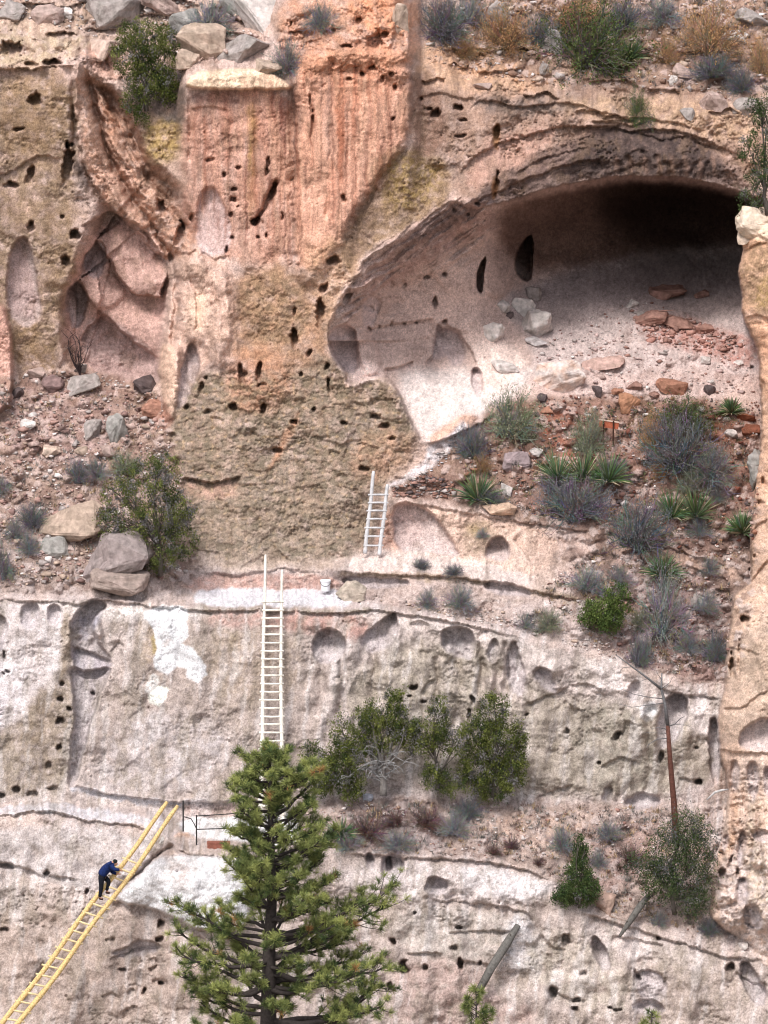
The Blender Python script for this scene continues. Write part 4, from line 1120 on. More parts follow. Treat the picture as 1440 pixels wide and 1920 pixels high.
# right half of the middle wall
paint([(760, 1200), (900, 1200), (1000, 1300), (1240, 1330), (1320, 1340), (1330, 1490), (960, 1490), (900, 1480), (700, 1450), (640, 1280), (700, 1240)], alb(176, 160, 140), 0.8, 18, 2, 0.25, 24, 50)
paint([(1060, 1330), (1180, 1310), (1240, 1400), (1240, 1490), (1100, 1490)], alb(158, 148, 132), 0.6, 18, 2, 0.5, 16, 51)
paint([(750, 1152), (860, 1165), (1000, 1210), (1150, 1250), (1240, 1290), (1235, 1330), (1160, 1320), (1070, 1290), (960, 1220), (820, 1180), (740, 1175)], alb(232, 212, 202), 0.8, 10, 2, 0.3, 18, 52)
paint([(1100, 1250), (1160, 1255), (1190, 1290), (1130, 1300)], alb(244, 224, 216), 0.8, 10, 2, 0.2)
paint([(1290, 1300), (1345, 1312), (1345, 1370), (1320, 1380), (1290, 1380)], alb(230, 212, 206), 0.8, 8, 1.5, 0.3)
paint([(900, 1255), (985, 1250), (1000, 1320), (940, 1330)], alb(226, 200, 190), 0.5, 12, 2, 0.3)
paint([(1200, 1318), (1236, 1314), (1230, 1350), (1205, 1350)], alb(250, 246, 246), 0.85, 4, 1)
# ledges of the lower part
for s in [[(130, 1470), (220, 1490), (300, 1503), (480, 1501), (480, 1509), (300, 1512), (210, 1500), (132, 1482)], [(-60, 1524), (50, 1508), (95, 1504), (160, 1512), (310, 1538), (310, 1556), (250, 1546), (165, 1536), (95, 1517), (-60, 1538)]]:
    paint(s, DUST, 0.8, 3, 1.8, 0.35, 9)
paint([(330, 1535), (470, 1530), (560, 1520), (560, 1590), (440, 1580), (380, 1575), (345, 1560)], alb(255, 250, 248), 0.95, 6, 1)
paint([(325, 1570), (345, 1556), (372, 1572), (440, 1582), (470, 1590), (460, 1604), (380, 1600), (335, 1592)], alb(226, 180, 148), 0.9, 4, 1)
paint([(345, 1505), (480, 1504), (480, 1530), (345, 1535)], alb(206, 172, 160), 0.7, 5, 1)
# slope with the junipers
SLP = [(560, 1510), (700, 1492), (960, 1500), (1340, 1512), (1335, 1755), (1180, 1728), (1085, 1696), (1042, 1648), (900, 1606), (700, 1592), (560, 1590)]
paint(SLP, alb(178, 152, 138), 0.95, 8, 2, 0.2, 24, 53)
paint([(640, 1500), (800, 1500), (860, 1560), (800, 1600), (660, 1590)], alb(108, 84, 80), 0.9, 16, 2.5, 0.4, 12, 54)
paint([(900, 1530), (1060, 1510), (1140, 1560), (1060, 1610), (960, 1600)], alb(214, 178, 156), 0.7, 14, 2.5, 0.4, 14, 55)
paint([(1080, 1560), (1220, 1530), (1260, 1600), (1150, 1690), (1090, 1650)], alb(176, 140, 128), 0.7, 14, 2.5, 0.4, 14, 56)
# lowest wall
paint([(-700, 1545), (300, 1560), (640, 1602), (990, 1636), (1085, 1712), (1340, 1790), (1440, 1805), (2200, 1850), (2200, 2420), (-700, 2420)], alb(196, 174, 162), 0.9, 5, 1.5)
paint([(-60, 1700), (200, 1700), (360, 1750), (420, 1920), (-60, 1920)], alb(184, 158, 142), 0.75, 20, 2.2, 0.4, 26, 57)
paint([(-60, 1545), (300, 1562), (290, 1610), (210, 1690), (100, 1650), (-60, 1620)], alb(206, 192, 188), 0.8, 10, 1.6, 0.25, 30, 58)
paint([(212, 1690), (250, 1650), (290, 1612), (345, 1600), (405, 1608), (470, 1610), (470, 1745), (376, 1745), (330, 1722), (290, 1704)], WHITE, 0.9, 4, 0.8, 0.15, 30, 59)
paint([(310, 1600), (350, 1602), (372, 1630), (350, 1670), (318, 1650)], alb(206, 168, 150), 0.8, 18, 1.5, 0.3, 10, 60)
paint([(400, 1615), (470, 1612), (470, 1640), (410, 1640)], alb(206, 176, 164), 0.6, 12, 1.5)
paint([(640, 1604), (1000, 1640), (1040, 1660), (1000, 1700), (860, 1685), (640, 1690)], alb(222, 204, 198), 0.8, 12, 1.8, 0.3, 20, 61)
paint([(850, 1620), (1000, 1645), (1040, 1670), (960, 1690), (880, 1670)], alb(244, 232, 230), 0.75, 12, 1.8, 0.3)
paint([(740, 1690), (1000, 1720), (960, 1800), (860, 1800), (740, 1780)], alb(196, 184, 172), 0.6, 14, 2, 0.4)
paint([(950, 1700), (1010, 1740), (1010, 1820), (950, 1830)], alb(226, 220, 222), 0.7, 14, 2, 0.3)
paint([(740, 1790), (900, 1810), (940, 1880), (1000, 1880), (1000, 1960), (740, 1960)], alb(190, 156, 144), 0.7, 16, 2, 0.4, 18, 62)
paint([(1090, 1712), (1350, 1790), (1340, 1830), (1200, 1800), (1080, 1760)], alb(228, 208, 200), 0.75, 10, 2, 0.3)
paint([(1200, 1780), (1380, 1800), (1400, 1920), (1240, 1940)], OLIVE, 0.35, 18, 2, 0.6, 16, 63)
paint([(980, 1750), (1080, 1740), (1180, 1820), (1180, 1920), (1000, 1860)], alb(206, 190, 170), 0.6, 16, 2, 0.5, 18, 64)
# pillar
paint(PIL, alb(230, 188, 158), 0.95, 3, 0.7, 0.15, 26, 65)
paint([(1388, 470), (1440, 450), (1500, 450), (1500, 590), (1396, 590)], LICHEN, 0.85, 8, 1.6, 0.4, 10, 66)
paint([(1420, 520), (1500, 500), (1500, 590), (1415, 580)], YELLOW, 0.5, 8, 1.6, 0.5, 8, 67)
paint([(1388, 400), (1440, 384), (1500, 384), (1500, 450), (1390, 450)], alb(240, 220, 200), 0.8, 6, 1.2, 0.2)
paint([(1395, 600), (1425, 640), (1430, 760), (1500, 760), (1500, 600)], alb(228, 180, 150), 0.6, 8, 1.5, 0.3)
paint([(1362, 1190), (1500, 1150), (1500, 1345), (1350, 1400), (1345, 1340), (1390, 1325), (1362, 1290)], alb(202, 172, 148), 0.75, 10, 2, 0.4, 16, 68)
paint([(1375, 1220), (1500, 1180), (1500, 1300), (1420, 1310)], LICHEN, 0.5, 12, 2, 0.5, 12, 69)
paint([(1350, 1415), (1500, 1415), (1500, 1600), (1355, 1600)], alb(236, 206, 186), 0.8, 10, 1.8, 0.4, 12, 70, 1, 3)
paint([(1368, 1480), (1385, 1480), (1380, 1600), (1362, 1620)], alb(230, 176, 132), 0.7, 8, 1.5, 0.3)
paint([(1340, 1600), (1500, 1560), (1500, 1840), (1420, 1800), (1340, 1740)], alb(232, 212, 204), 0.75, 12, 1.8, 0.4, 12, 71)
paint([(1395, 1500), (1440, 1500), (1440, 1740), (1405, 1700)], alb(196, 170, 130), 0.5, 8, 1.8, 0.6, 10, 72)
# slopes above the rim
RIMR = [(770, -700), (2200, -700), (2200, 180), (1330, 190), (1100, 165), (900, 130), (800, 90)]
paint(RIMR, alb(164, 138, 122), 0.9, 12, 2, 0.2, 26, 73)
paint([(800, 60), (900, 90), (1000, 130), (900, 150), (800, 120)], alb(220, 176, 144), 0.6, 14, 2.5, 0.5, 10, 74)
paint([(900, 0), (1200, 0), (1300, 120), (1100, 160), (950, 110)], alb(132, 110, 96), 0.6, 20, 2.5, 0.6, 14, 75)
paint([(1260, 40), (1440, 60), (1440, 160), (1280, 150)], alb(150, 122, 106), 0.6, 20, 2.5, 0.6, 14, 76)
paint([(-700, -700), (520, -700), (520, 20), (400, 90), (350, 130), (250, 120), (150, 60), (-700, 20)], alb(196, 172, 158), 0.85, 12, 2, 0.3, 24, 77)
paint([(150, 30), (360, 20), (380, 120), (250, 110)], alb(200, 182, 170), 0.6, 12, 2, 0.5)

# the carved and eroded hollows are fresh, paler rock
for pts, dp in HOLLOWS:
    if dp > 0.3:
        paint(pts, alb(204, 190, 192), 0.6, 4, 0.8)
# rain streaks and crusts down the lower walls
wall_m = ((V > 1125) * (STONY < 0.3) * (REG_HINT == 0)).astype(np.float32)
wash(wall_m * sstep(0.05, 0.40, fbm((UW + 0.12 * VW) / 24, VW / 150, 4, 301, 0.55)) * 0.38, alb(236, 224, 220), 1.0)
wash(wall_m * sstep(0.10, 0.42, fbm((UW + 0.12 * VW) / 38, VW / 120, 4, 305, 0.6)) * 0.42, alb(150, 134, 114), 1.0)
wash(wall_m * sstep(0.20, 0.45, fbm(UW / 18, VW / 40, 4, 309, 0.6)) * 0.35, alb(138, 122, 104), 1.0)
wash(sstep(0.1, 0.4, fbm(UW / 30, VW / 60, 4, 313, 0.6)) * 0.35 * (V < 1120) * (REG_HINT == 0), alb(128, 106, 88), 1.0)
paint(WPATCH, WHITE, 1.0, 2.5, 1.0, 0.0, 14, 0, 0)
paint([(281, 1300), (296, 1286), (316, 1290), (312, 1308), (296, 1323), (283, 1318)], alb(246, 242, 228), 1.0, 2.5, 0.9, 0, 14, 0, 0)
paint([(305, 1205), (320, 1196), (322, 1206), (308, 1214)], alb(200, 186, 180), 0.8, 3, 1)
paint([(368, 1109), (500, 1105), (620, 1105), (655, 1118), (650, 1132), (480, 1136), (365, 1134)], DUST, 0.8, 4, 1.3)
paint([(216, 1688), (250, 1652), (290, 1614), (345, 1602), (405, 1612), (468, 1612), (468, 1743), (376, 1743), (330, 1720), (290, 1702)], WHITE, 0.55, 8, 1.0, 0.3, 22, 59)
# grain: pumice specks, dirt and crusts in the rock
spk = noise(U / 4.2, V / 4.2, 131) + 0.6 * noise(U / 2.6, V / 2.6, 133)
COL *= (1 + 0.26 * n3 + 0.26 * np.clip(n2, -0.6, 0.6) + 0.30 * spk)[..., None]
wash(PLATE * sstep(0.35, 0.8, cid) * 0.5, alb(122, 112, 92), 1.0)
wash(PLATE * sstep(0.28, 0.45, noise(U / 9, V / 9, 137)) * 0.5, alb(206, 176, 140), 1.0)
wash(sstep(0.30, 0.5, noise(U / 10, V / 7, 141)) * 0.35 * np.clip(ROUGH, 0, 1), alb(128, 112, 92), 1.0)
wash(STONY * (cid2 > 0.72) * 0.55, alb(210, 190, 184), 1.0)
wash(STONY * (cid2 < 0.22) * 0.5, alb(132, 104, 94), 1.0)
wash(FLUTE * sstep(0.0, 0.45, fbm(UW / 13, V / 260, 4, 143, 0.6)) * 0.5, alb(156, 104, 84), 1.0)
wash(FLUTE * sstep(0.05, 0.45, fbm(UW / 17, V / 300, 4, 147, 0.6)) * 0.45, alb(234, 190, 164), 1.0)
wash(FLUTE * sstep(0.3, 0.5, fbm(UW / 7, V / 200, 3, 149, 0.6)) * 0.5 * (V < 600), alb(120, 88, 78), 1.0)
dsat = (0.0 + 0.20 * sstep(600, 1200, V))[..., None]
g_ = COL @ np.array([0.25, 0.6, 0.15], np.float32)
COL = g_[..., None] * dsat + COL * (1 - dsat)            # dusty, the lower walls most of all
lo_ = sstep(850, 1200, V)[..., None]
COL = COL * (np.array([1.035, 0.985, 0.965], np.float32) * (1 - lo_) + np.array([0.985, 0.995, 1.02], np.float32) * lo_)
COL = np.clip(COL, 0.01, 0.80)

# ------------------------------------------------------------------ which surface each patch of the relief belongs to
NAMES = ['cliff', 'cave', 'cave_floor', 'scree_slope', 'rim_slope', 'rock_pillar', 'juniper_slope', 'ledge_path', 'left_scree']
NAMES[8] = 'talus'
setreg([(-900, -900), (2400, -900), (2400, 190), (1330, 188), (1100, 165), (900, 145), (790, 110), (770, 60), (700, -20), (560, 0), (480, 90), (360, 125), (250, 150), (150, 95), (-900, 90)], 4)
REG[CAVE_IN[0]] = np.where(CAVE_IN[1] < 0, 1, REG[CAVE_IN[0]])
w_ = CAVE_IN[0]
fl = inside([(925, 590), (1010, 545), (1120, 500), (1230, 474), (1700, 470), (1700, 800), (1000, 760), (930, 780), (960, 690), (930, 650)], U[w_], V[w_]) & (CAVE_IN[1] < 0)
REG[w_] = np.where(fl, 2, REG[w_])
setreg(TAL, 3)
setreg([(-900, 720), (30, 700), (90, 690), (180, 690), (300, 730), (310, 800), (340, 900), (365, 1060), (345, 1112), (-900, 1112)], 8)
setreg(SLP, 6)
setreg([(368, 1107), (620, 1105), (655, 1118), (662, 1136), (600, 1140), (480, 1140), (362, 1138)], 7)
REG[PIL_IN[0]] = np.where(PIL_IN[1] < 0, 5, REG[PIL_IN[0]])

# ------------------------------------------------------------------ to meshes
A = (U - 720.0) / FPX
B = (960.0 - V) / FPX
T = (Y - CAM[1]) / (FWD[1] + B * UP[1])
PX, PZ = T * A, CAM[2] + T * (FWD[2] + B * UP[2])
VERT = np.stack([PX, Y, PZ], -1).reshape(-1, 3)
idx = np.arange(NU * NV).reshape(NV, NU)
QUAD = np.stack([idx[1:, :-1], idx[1:, 1:], idx[:-1, 1:], idx[:-1, :-1]], -1).reshape(-1, 4)
qreg = REG[:-1, :-1].ravel()
rock_mat = node_mat('tuff', attr='Col', rough=0.95, var=0.42, scale=20.0, bump=0.5, bump_scale=19.0, dist=0.032, spec=0.05)
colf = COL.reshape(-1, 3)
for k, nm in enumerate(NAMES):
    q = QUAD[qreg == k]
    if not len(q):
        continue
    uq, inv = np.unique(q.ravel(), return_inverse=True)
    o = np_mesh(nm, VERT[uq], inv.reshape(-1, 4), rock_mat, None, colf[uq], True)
    structure(o)

ground_z = float(VERT[:, 2].min()) + 1.0
g = Geo()
gm = node_mat('soil', (0.20, 0.15, 0.11), scale=0.8, bump=0.4, var=0.35)
ng = 40
gv = [(-700 + 1400 * i / ng, -700 + 1000 * j / ng, ground_z + 0.4 * math.sin(i * 1.7) * math.cos(j * 2.1)) for j in range(ng + 1) for i in range(ng + 1)]
gf = [(j * (ng + 1) + i, j * (ng + 1) + i + 1, (j + 1) * (ng + 1) + i + 1, (j + 1) * (ng + 1) + i) for j in range(ng) for i in range(ng)]
structure(mesh_obj('ground', gv, gf, gm, smooth=True))


# ------------------------------------------------------------------ things on the cliff
def part(geo, name, mat, parent, cols=False, smooth=False):
    off = parent.location
    geo.v = [Vector(p) - off for p in geo.v]
    return geo.build(name, mat, parent, cols, smooth)


yellow_wood = node_mat('peeled_pine', alb(234, 200, 140), scale=7, var=0.5, stretch=(3, 3, 3), bump=0.3, rough=0.7)
rung_wood = node_mat('pale_rung_wood', alb(238, 214, 168), scale=9, var=0.2, bump=0.2, rough=0.7)
white_wood = node_mat('bleached_wood', alb(248, 240, 228), scale=6, var=0.32, bump=0.25, rough=0.8)
grey_wood = node_mat('grey_wood', alb(214, 212, 214), scale=6, var=0.25, bump=0.3, rough=0.85)
iron = node_mat('dark_iron', (0.03, 0.027, 0.027), scale=20, var=0.3, bump=0.1, rough=0.6, spec=0.4)
rust_wood = node_mat('red_brown_board', alb(190, 108, 82), scale=14, var=0.25, bump=0.3)
dark_wood = node_mat('dark_post_wood', (0.045, 0.022, 0.016), scale=14, var=0.3, bump=0.3)
bench_mat = node_mat('brown_plank', alb(150, 96, 82), scale=12, var=0.25, bump=0.3)


def ladder(label, rails, rungs, rail_mat, rung_mat, r0, r1, rr, over=0.09, bow=0.045):
    """rails: two lists of (u, v, y) from foot to head; rungs: list of (t on the first rail, t on the second)"""
    paths = [[P(*p) for p in rl] for rl in rails]
    root = empty('ladder', paths[0][0], label, 'ladder')

    def at(path, t):
        n = len(path) - 1
        i = min(int(t * n), n - 1)
        return path[i].lerp(path[i + 1], t * n - i)
    for path in paths:
        g = Geo()
        n = 26
        pts = []
        for i in range(n + 1):
            t = i / n
            p = at(path, t)
            pts.append(p + Vector((bow * math.sin(t * 9 + len(path[0]) + p.x), 0.01 * math.sin(t * 23), 0.0)))
        g.tube(pts, [r0 + (r1 - r0) * i / n + 0.006 * math.sin(i * 2.3) for i in range(n)] + [r1 * 0.75], 9)
        part(g, 'rail', rail_mat, root, smooth=True)
    for a, b in rungs:
        p, q = at(paths[0], a), at(paths[1], b)
        d = (q - p).normalized()
        f = Vector((0, -0.035, 0.01))
        s = rnd.uniform(-0.02, 0.02)
        g = Geo()
        g.tube([p - d * (over + s) + f, p.lerp(q, 0.5) + f + Vector((0, 0, rnd.uniform(-0.025, 0.012))), q + d * (over - s) + f], [rr, rr * 1.1, rr * 0.9], 7)
        part(g, 'rung', rung_mat, root, smooth=True)
    return root


# long yellow ladder, its foot below the frame
yl = lambda v: -13.95 - (v - 1505) * (16.2 - 13.95) / 415.0
LA = [(-96, 2055, yl(2055)), (7, 1917, yl(1917)), (160, 1712, yl(1712)), (316, 1503, yl(1503))]
LB = [(-66, 2055, yl(2055)), (38, 1915, yl(1915)), (196, 1706, yl(1706)), (336, 1510, yl(1510))]
LA = [P(*p) for p in LA]


def resample(pts, n=12):
    out = []
    L = [0]
    for i in range(len(pts) - 1):
        L.append(L[-1] + math.hypot(pts[i + 1][0] - pts[i][0], pts[i + 1][1] - pts[i][1]))
    for k in range(n + 1):
        s = L[-1] * k / n
        i = min(max(j for j in range(len(L)) if L[j] <= s + 1e-6), len(pts) - 2)
        t = (s - L[i]) / (L[i + 1] - L[i])
        out.append(tuple(pts[i][q] + t * (pts[i + 1][q] - pts[i][q]) for q in range(3)))
    return out


ra = resample([(-96, 2055, yl(2055)), (7, 1917, yl(1917)), (160, 1712, yl(1712)), (316, 1503, yl(1503))])
rb = resample([(-66, 2055, yl(2055)), (38, 1915, yl(1915)), (196, 1706, yl(1706)), (336, 1510, yl(1510))])
rg = [(0.02 + 0.0302 * k, 0.02 + 0.0302 * k - 0.004) for k in range(27)]
ladder('long yellow log ladder with a climber on it, leaning up to the iron railing', [ra, rb], rg, yellow_wood, rung_wood, 0.10, 0.075, 0.034, 0.14)

ml = lambda v: -7.62 - (v - 1135) * (11.0 - 7.62) / 440.0
ra = resample([(487, 1578, ml(1578)), (491, 1400, ml(1400)), (496, 1135, ml(1135)), (497, 1040, ml(1040))])
rb = resample([(530, 1578, ml(1578)), (528, 1400, ml(1400)), (527, 1135, ml(1135)), (528, 1068, ml(1135) + 0.3)])
vr = [1129 + 15.3 * k for k in range(29)]
rg = [((1578 - v) / (1578 - 1040), (1578 - v) / (1578 - 1068)) for v in vr]
ladder('tall white ladder against the middle wall, its foot behind the pine', [ra, rb], rg, white_wood, white_wood, 0.085, 0.05, 0.036, 0.10, 0.015)

tl = lambda v: -3.75 + (1040 - v) * 0.0042 - 0.45
ra = resample([(684, 1038, tl(1038)), (701, 883, tl(883))], 6)
rb = resample([(711, 1041, tl(1041)), (727, 908, tl(908))], 6)
rg = [((1038 - v) / 155.0, (1041 - v) / 133.0) for v in (1023, 1006, 990, 973.5, 958, 943, 928)]
ladder('short grey ladder below the alcove path, with seven rungs', [ra, rb], rg, grey_wood, grey_wood, 0.075, 0.065, 0.035, 0.10, 0.01)

# iron railing on the platform
PY = -12.0
root = empty('railing', P(343, 1555, PY), 'thin dark iron railing on the pale platform at the top of the yellow ladder', 'railing')
for (u, v0, v1, y) in [(343.5, 1501, 1555, -12.0), (368.5, 1528, 1583, -12.9), (482, 1502, 1562, -12.0)]:
    g = Geo()
    g.tube([P(u, v1 + 4, y), P(u, v0, y)], 0.03, 6)
    part(g, 'post', iron, root)
for pts in [[(344, 1531, -12.0), (358, 1535, -12.4), (364, 1545, -12.7), (368, 1553, -12.9)], [(369, 1530, -12.9), (430, 1526, -12.5), (482, 1519, -12.0)], [(369, 1555, -12.9), (430, 1553, -12.5), (482, 1548, -12.0)]]:
    g = Geo()
    g.tube([P(*p) for p in pts], 0.02, 5)
    part(g, 'rail', iron, root)

# low plank on the platform
c = P(410, 1584, -13.1)
root = empty('bench', c + Vector((0, 0, -0.14)), 'low reddish brown plank bench on the platform below the iron railing', 'bench')
g = Geo()
g.box(c + Vector((0, 0, 0.08)), (0.80, 0.26, 0.06))
part(g, 'seat', bench_mat, root)
g = Geo()
g.box(c + Vector((0, -0.10, -0.035)), (0.78, 0.05, 0.165))
part(g, 'front_board', bench_mat, root)
for s in (-1, 1):
    g = Geo()
    g.box(c + Vector((s * 0.34, 0.03, -0.045)), (0.07, 0.18, 0.185))
    part(g, 'leg', bench_mat, root)

# white bucket on the ledge path
white_pl = node_mat('white_bucket', (0.78, 0.77, 0.80), scale=14, var=0.08, bump=0.08, rough=0.5, spec=0.3)
by = yat(612, 1109) - 0.25
b0 = P(610.5, 1108, by)
root = empty('bucket', b0, 'white lidded bucket standing on the back of the ledge path', 'bucket')
g = Geo()
g.tube([b0, b0 + Vector((0, 0, 0.04)), b0 + Vector((0, 0, 0.36))], [0.145, 0.16, 0.185], 20)
part(g, 'pail', white_pl, root, smooth=False)
g = Geo()
g.tube([b0 + Vector((0, 0, 0.36)), b0 + Vector((0, 0, 0.405))], [0.20, 0.20], 20)
part(g, 'lid', white_pl, root)
g = Geo()
g.tube([b0 + Vector((0.20 * math.cos(a), -0.20 * abs(math.sin(a)) * 0.9, 0.36 - 0.16 * math.sin(a))) for a in [math.pi * k / 10 for k in range(11)]], 0.009, 5)
part(g, 'handle', iron, root)

# sign on the scree
sy = yat(1140, 838) - 0.1
root = empty('sign', P(1140, 838, sy), 'small brown sign board on two dark posts among the brush below the alcove', 'sign')
for u in (1131.5, 1150):
    g = Geo()
    g.box((P(u, 836, sy) + P(u, 789.5, sy)) / 2, (0.055, 0.055, (P(u, 789.5, sy) - P(u, 836, sy)).length))
    part(g, 'post', dark_wood, root)
g = Geo()
rot = Matrix.Rotation(R(8), 3, 'Y')
g.box(P(1141.5, 796, sy + 0.075), (0.74, 0.05, 0.26), rot)
bo = part(g, 'board', rust_wood, root)
g = Geo()
g.box(P(1141.5, 789.2, sy + 0.07), (0.76, 0.09, 0.035), rot)
part(g, 'board_cap', node_mat('pale_cap', alb(232, 206, 190), scale=12, var=0.1), root)


# ------------------------------------------------------------------ the climber
def skin(name, chains, mat, parent, root_i=0, sub=2):
    """chains: lists of (u, v, dy, radius); a chain starting with an int branches from that vertex"""
    vsx, rad, ed, names = [], [], [], {}
    for ch in chains:
        prev = None
        for q in ch:
            if isinstance(q, str):
                prev = names[q]
                continue
            p = P(q[0], q[1], CLY + q[2]) - parent.location
            vsx.append(p)
            rad.append(q[3])
            i = len(vsx) - 1
            if len(q) > 4:
                names[q[4]] = i
            if prev is not None:
                ed.append((prev, i))
            prev = i
    me = bpy.data.meshes.new(name)
    me.from_pydata(vsx, ed, [])
    o = bpy.data.objects.new(name, me)
    C.objects.link(o)
    md = o.modifiers.new('skin', 'SKIN')
    md.use_smooth_shade = True
    for i, r in enumerate(rad):
        me.skin_vertices[0].data[i].radius = (r, r)
    me.skin_vertices[0].data[root_i].use_root = True
    sb = o.modifiers.new('sub', 'SUBSURF')
    sb.levels = sb.render_levels = sub
    bpy.context.view_layer.update()
    dg = bpy.context.evaluated_depsgraph_get()
    m2 = bpy.data.meshes.new_from_object(o.evaluated_get(dg))
    bpy.data.objects.remove(o)
    m2.name = name
    m2.materials.clear()
    m2.materials.append(mat)
    o = bpy.data.objects.new(name, m2)
    C.objects.link(o)
    o.parent = parent
    return o


CLY = yl(1645) - 0.22
skin_mat = node_mat('skin', (0.42, 0.22, 0.15), scale=20, var=0.1, bump=0.0, rough=0.6)
jacket_mat = node_mat('blue_jacket', (0.010, 0.023, 0.10), scale=14, var=0.45, bump=0.6, bump_scale=16, dist=0.03, rough=0.7)
trouser_mat = node_mat('dark_trousers', (0.010, 0.011, 0.018), scale=14, var=0.3, bump=0.3, rough=0.85)
shoe_mat = node_mat('brown_shoe', (0.05, 0.024, 0.02), scale=20, var=0.2, bump=0.1)
hair_mat = node_mat('dark_hair', (0.012, 0.014, 0.014), scale=30, var=0.3, bump=0.4, rough=0.7)
climber = empty('person', P(188, 1685, CLY), 'person in a dark blue jacket and black trousers bent over on the yellow ladder', 'person')


def fingers(hand, du, dv, base):
    out = []
    for k, (l, off) in enumerate([(0.8, -0.045), (0.95, -0.02), (1.0, 0.005), (0.85, 0.03)]):
        out.append([hand, (base[0] + 1.0 * du, base[1] + 1.0 * dv, base[2] + off, 0.011), (base[0] + (1.6 + l * 0.8) * du, base[1] + (1.6 + l) * dv, base[2] + off, 0.010), (base[0] + (1.4 + l) * du, base[1] + (2.6 + l) * dv + 1.2, base[2] + off + 0.03, 0.009)])
    out.append([hand, (base[0] - 0.2 * du, base[1] + 1.6, base[2] - 0.05, 0.012), (base[0] + 0.8 * du, base[1] + 3.0, base[2] - 0.055, 0.010)])
    return out


skin('body', [
    [(191, 1641, 0, 0.09, 'pel'), (196, 1634, 0, 0.10), (204, 1624, 0, 0.11, 'chest'), (209, 1619, 0, 0.085, 'neckbase'), (212.5, 1617.5, 0, 0.058), (215, 1617.5, 0, 0.085), (217, 1620, 0, 0.088), (218.5, 1623, 0, 0.06)],
    ['chest', (209, 1623, -0.17, 0.062), (213.5, 1630.5, -0.24, 0.045), (221, 1631, -0.2, 0.036), (225.5, 1631, -0.16, 0.034), (227.5, 1631.5, -0.14, 0.034, 'ha')],
    ['chest', (209, 1623, 0.17, 0.062), (209, 1634, 0.22, 0.045), (216, 1637.5, 0.18, 0.036), (221, 1638, 0.14, 0.034), (223.5, 1638, 0.12, 0.034, 'hb')],
    ['pel', (189.5, 1645, -0.09, 0.07), (190, 1662, -0.10, 0.062), (187, 1680, -0.10, 0.042), (189.5, 1684.5, -0.11, 0.036), (193, 1685, -0.11, 0.03)],
    ['pel', (195, 1644, 0.09, 0.07), (204, 1653, 0.10, 0.064), (199.5, 1669, 0.10, 0.042), (202, 1673, 0.10, 0.036), (205, 1673.5, 0.10, 0.03)],
] + fingers('ha', 1.0, 0.3, (227.5, 1631.5, -0.14)) + fingers('hb', 1.0, 0.3, (223.5, 1638, 0.12)), skin_mat, climber)
skin('jacket', [
    [(188.5, 1643, 0, 0.155, 'hem'), (193, 1636.5, 0, 0.175), (199, 1629, 0, 0.19, 'mid'), (206, 1621.5, 0, 0.175, 'chest'), (210, 1618.5, 0, 0.10), (211.5, 1617.5, 0, 0.085)],
    ['chest', (209, 1623, -0.18, 0.10), (213.5, 1630.5, -0.25, 0.078), (220, 1631, -0.21, 0.062), (224.5, 1631, -0.17, 0.056)],
    ['chest', (209, 1624, 0.18, 0.10), (209.5, 1634.5, 0.23, 0.078), (215, 1637.5, 0.19, 0.062), (219, 1638, 0.15, 0.056)],
], jacket_mat, climber)
skin('trousers', [
    [(190.5, 1642, 0, 0.14, 'pel'), (192.5, 1639, 0, 0.15)],
    ['pel', (189.5, 1647, -0.095, 0.115), (190, 1662, -0.10, 0.083), (187.5, 1679, -0.10, 0.066), (187, 1682, -0.10, 0.066)],
    ['pel', (196, 1645, 0.095, 0.115), (204.5, 1653, 0.10, 0.088), (200.5, 1666, 0.10, 0.068), (199.5, 1670, 0.10, 0.066)],
], trouser_mat, climber)
for uu, vv, dy in ((186.5, 1682.5, -0.10), (199, 1671, 0.10)):
    skin('shoe', [[(uu, vv, dy, 0.052), (uu + 1, vv + 2.6, dy, 0.052), (uu + 4.5, vv + 3.2, dy - 0.01, 0.046), (uu + 7.5, vv + 3.4, dy - 0.01, 0.036)]], shoe_mat, climber)
skin('hair', [[(212, 1615.5, 0, 0.06), (214, 1614.8, 0, 0.095), (216.5, 1616, 0, 0.10), (218.2, 1618, 0, 0.085)]], hair_mat, climber)


# ------------------------------------------------------------------ plants
leaf_mat = node_mat('foliage', attr='Col', rough=0.7, var=0.25, scale=5, bump=0, spec=0.1)
twig_mat = node_mat('twig', attr='Col', rough=0.9, var=0.25, scale=8, bump=0, spec=0.05)
bark_mat = node_mat('bark', attr='Col', rough=0.95, var=0.35, scale=12, bump=0.6, dist=0.03)
prs = np.random.RandomState(5)


def unit(n):
    a = prs.normal(size=(n, 3))
    return a / np.linalg.norm(a, axis=1, keepdims=True)


def leaf_quads(c, size, direc=None, aspect=0.45):
    """one small leaf blade per centre; direc biases the long axis"""
    n = len(c)
    d = unit(n)
    if direc is not None:
        d = d * 0.7 + direc
        d /= np.linalg.norm(d, axis=1, keepdims=True) + 1e-9
    s = np.cross(d, unit(n))
    s /= np.linalg.norm(s, axis=1, keepdims=True) + 1e-9
    sz = size * prs.uniform(0.6, 1.3, (n, 1))
    v = np.stack([c - d * sz * 0.5, c + s * sz * aspect * 0.5, c + d * sz * 0.6, c - s * sz * aspect * 0.5], 1).reshape(-1, 3)
    f = np.arange(4 * n).reshape(-1, 4)
    return v, f


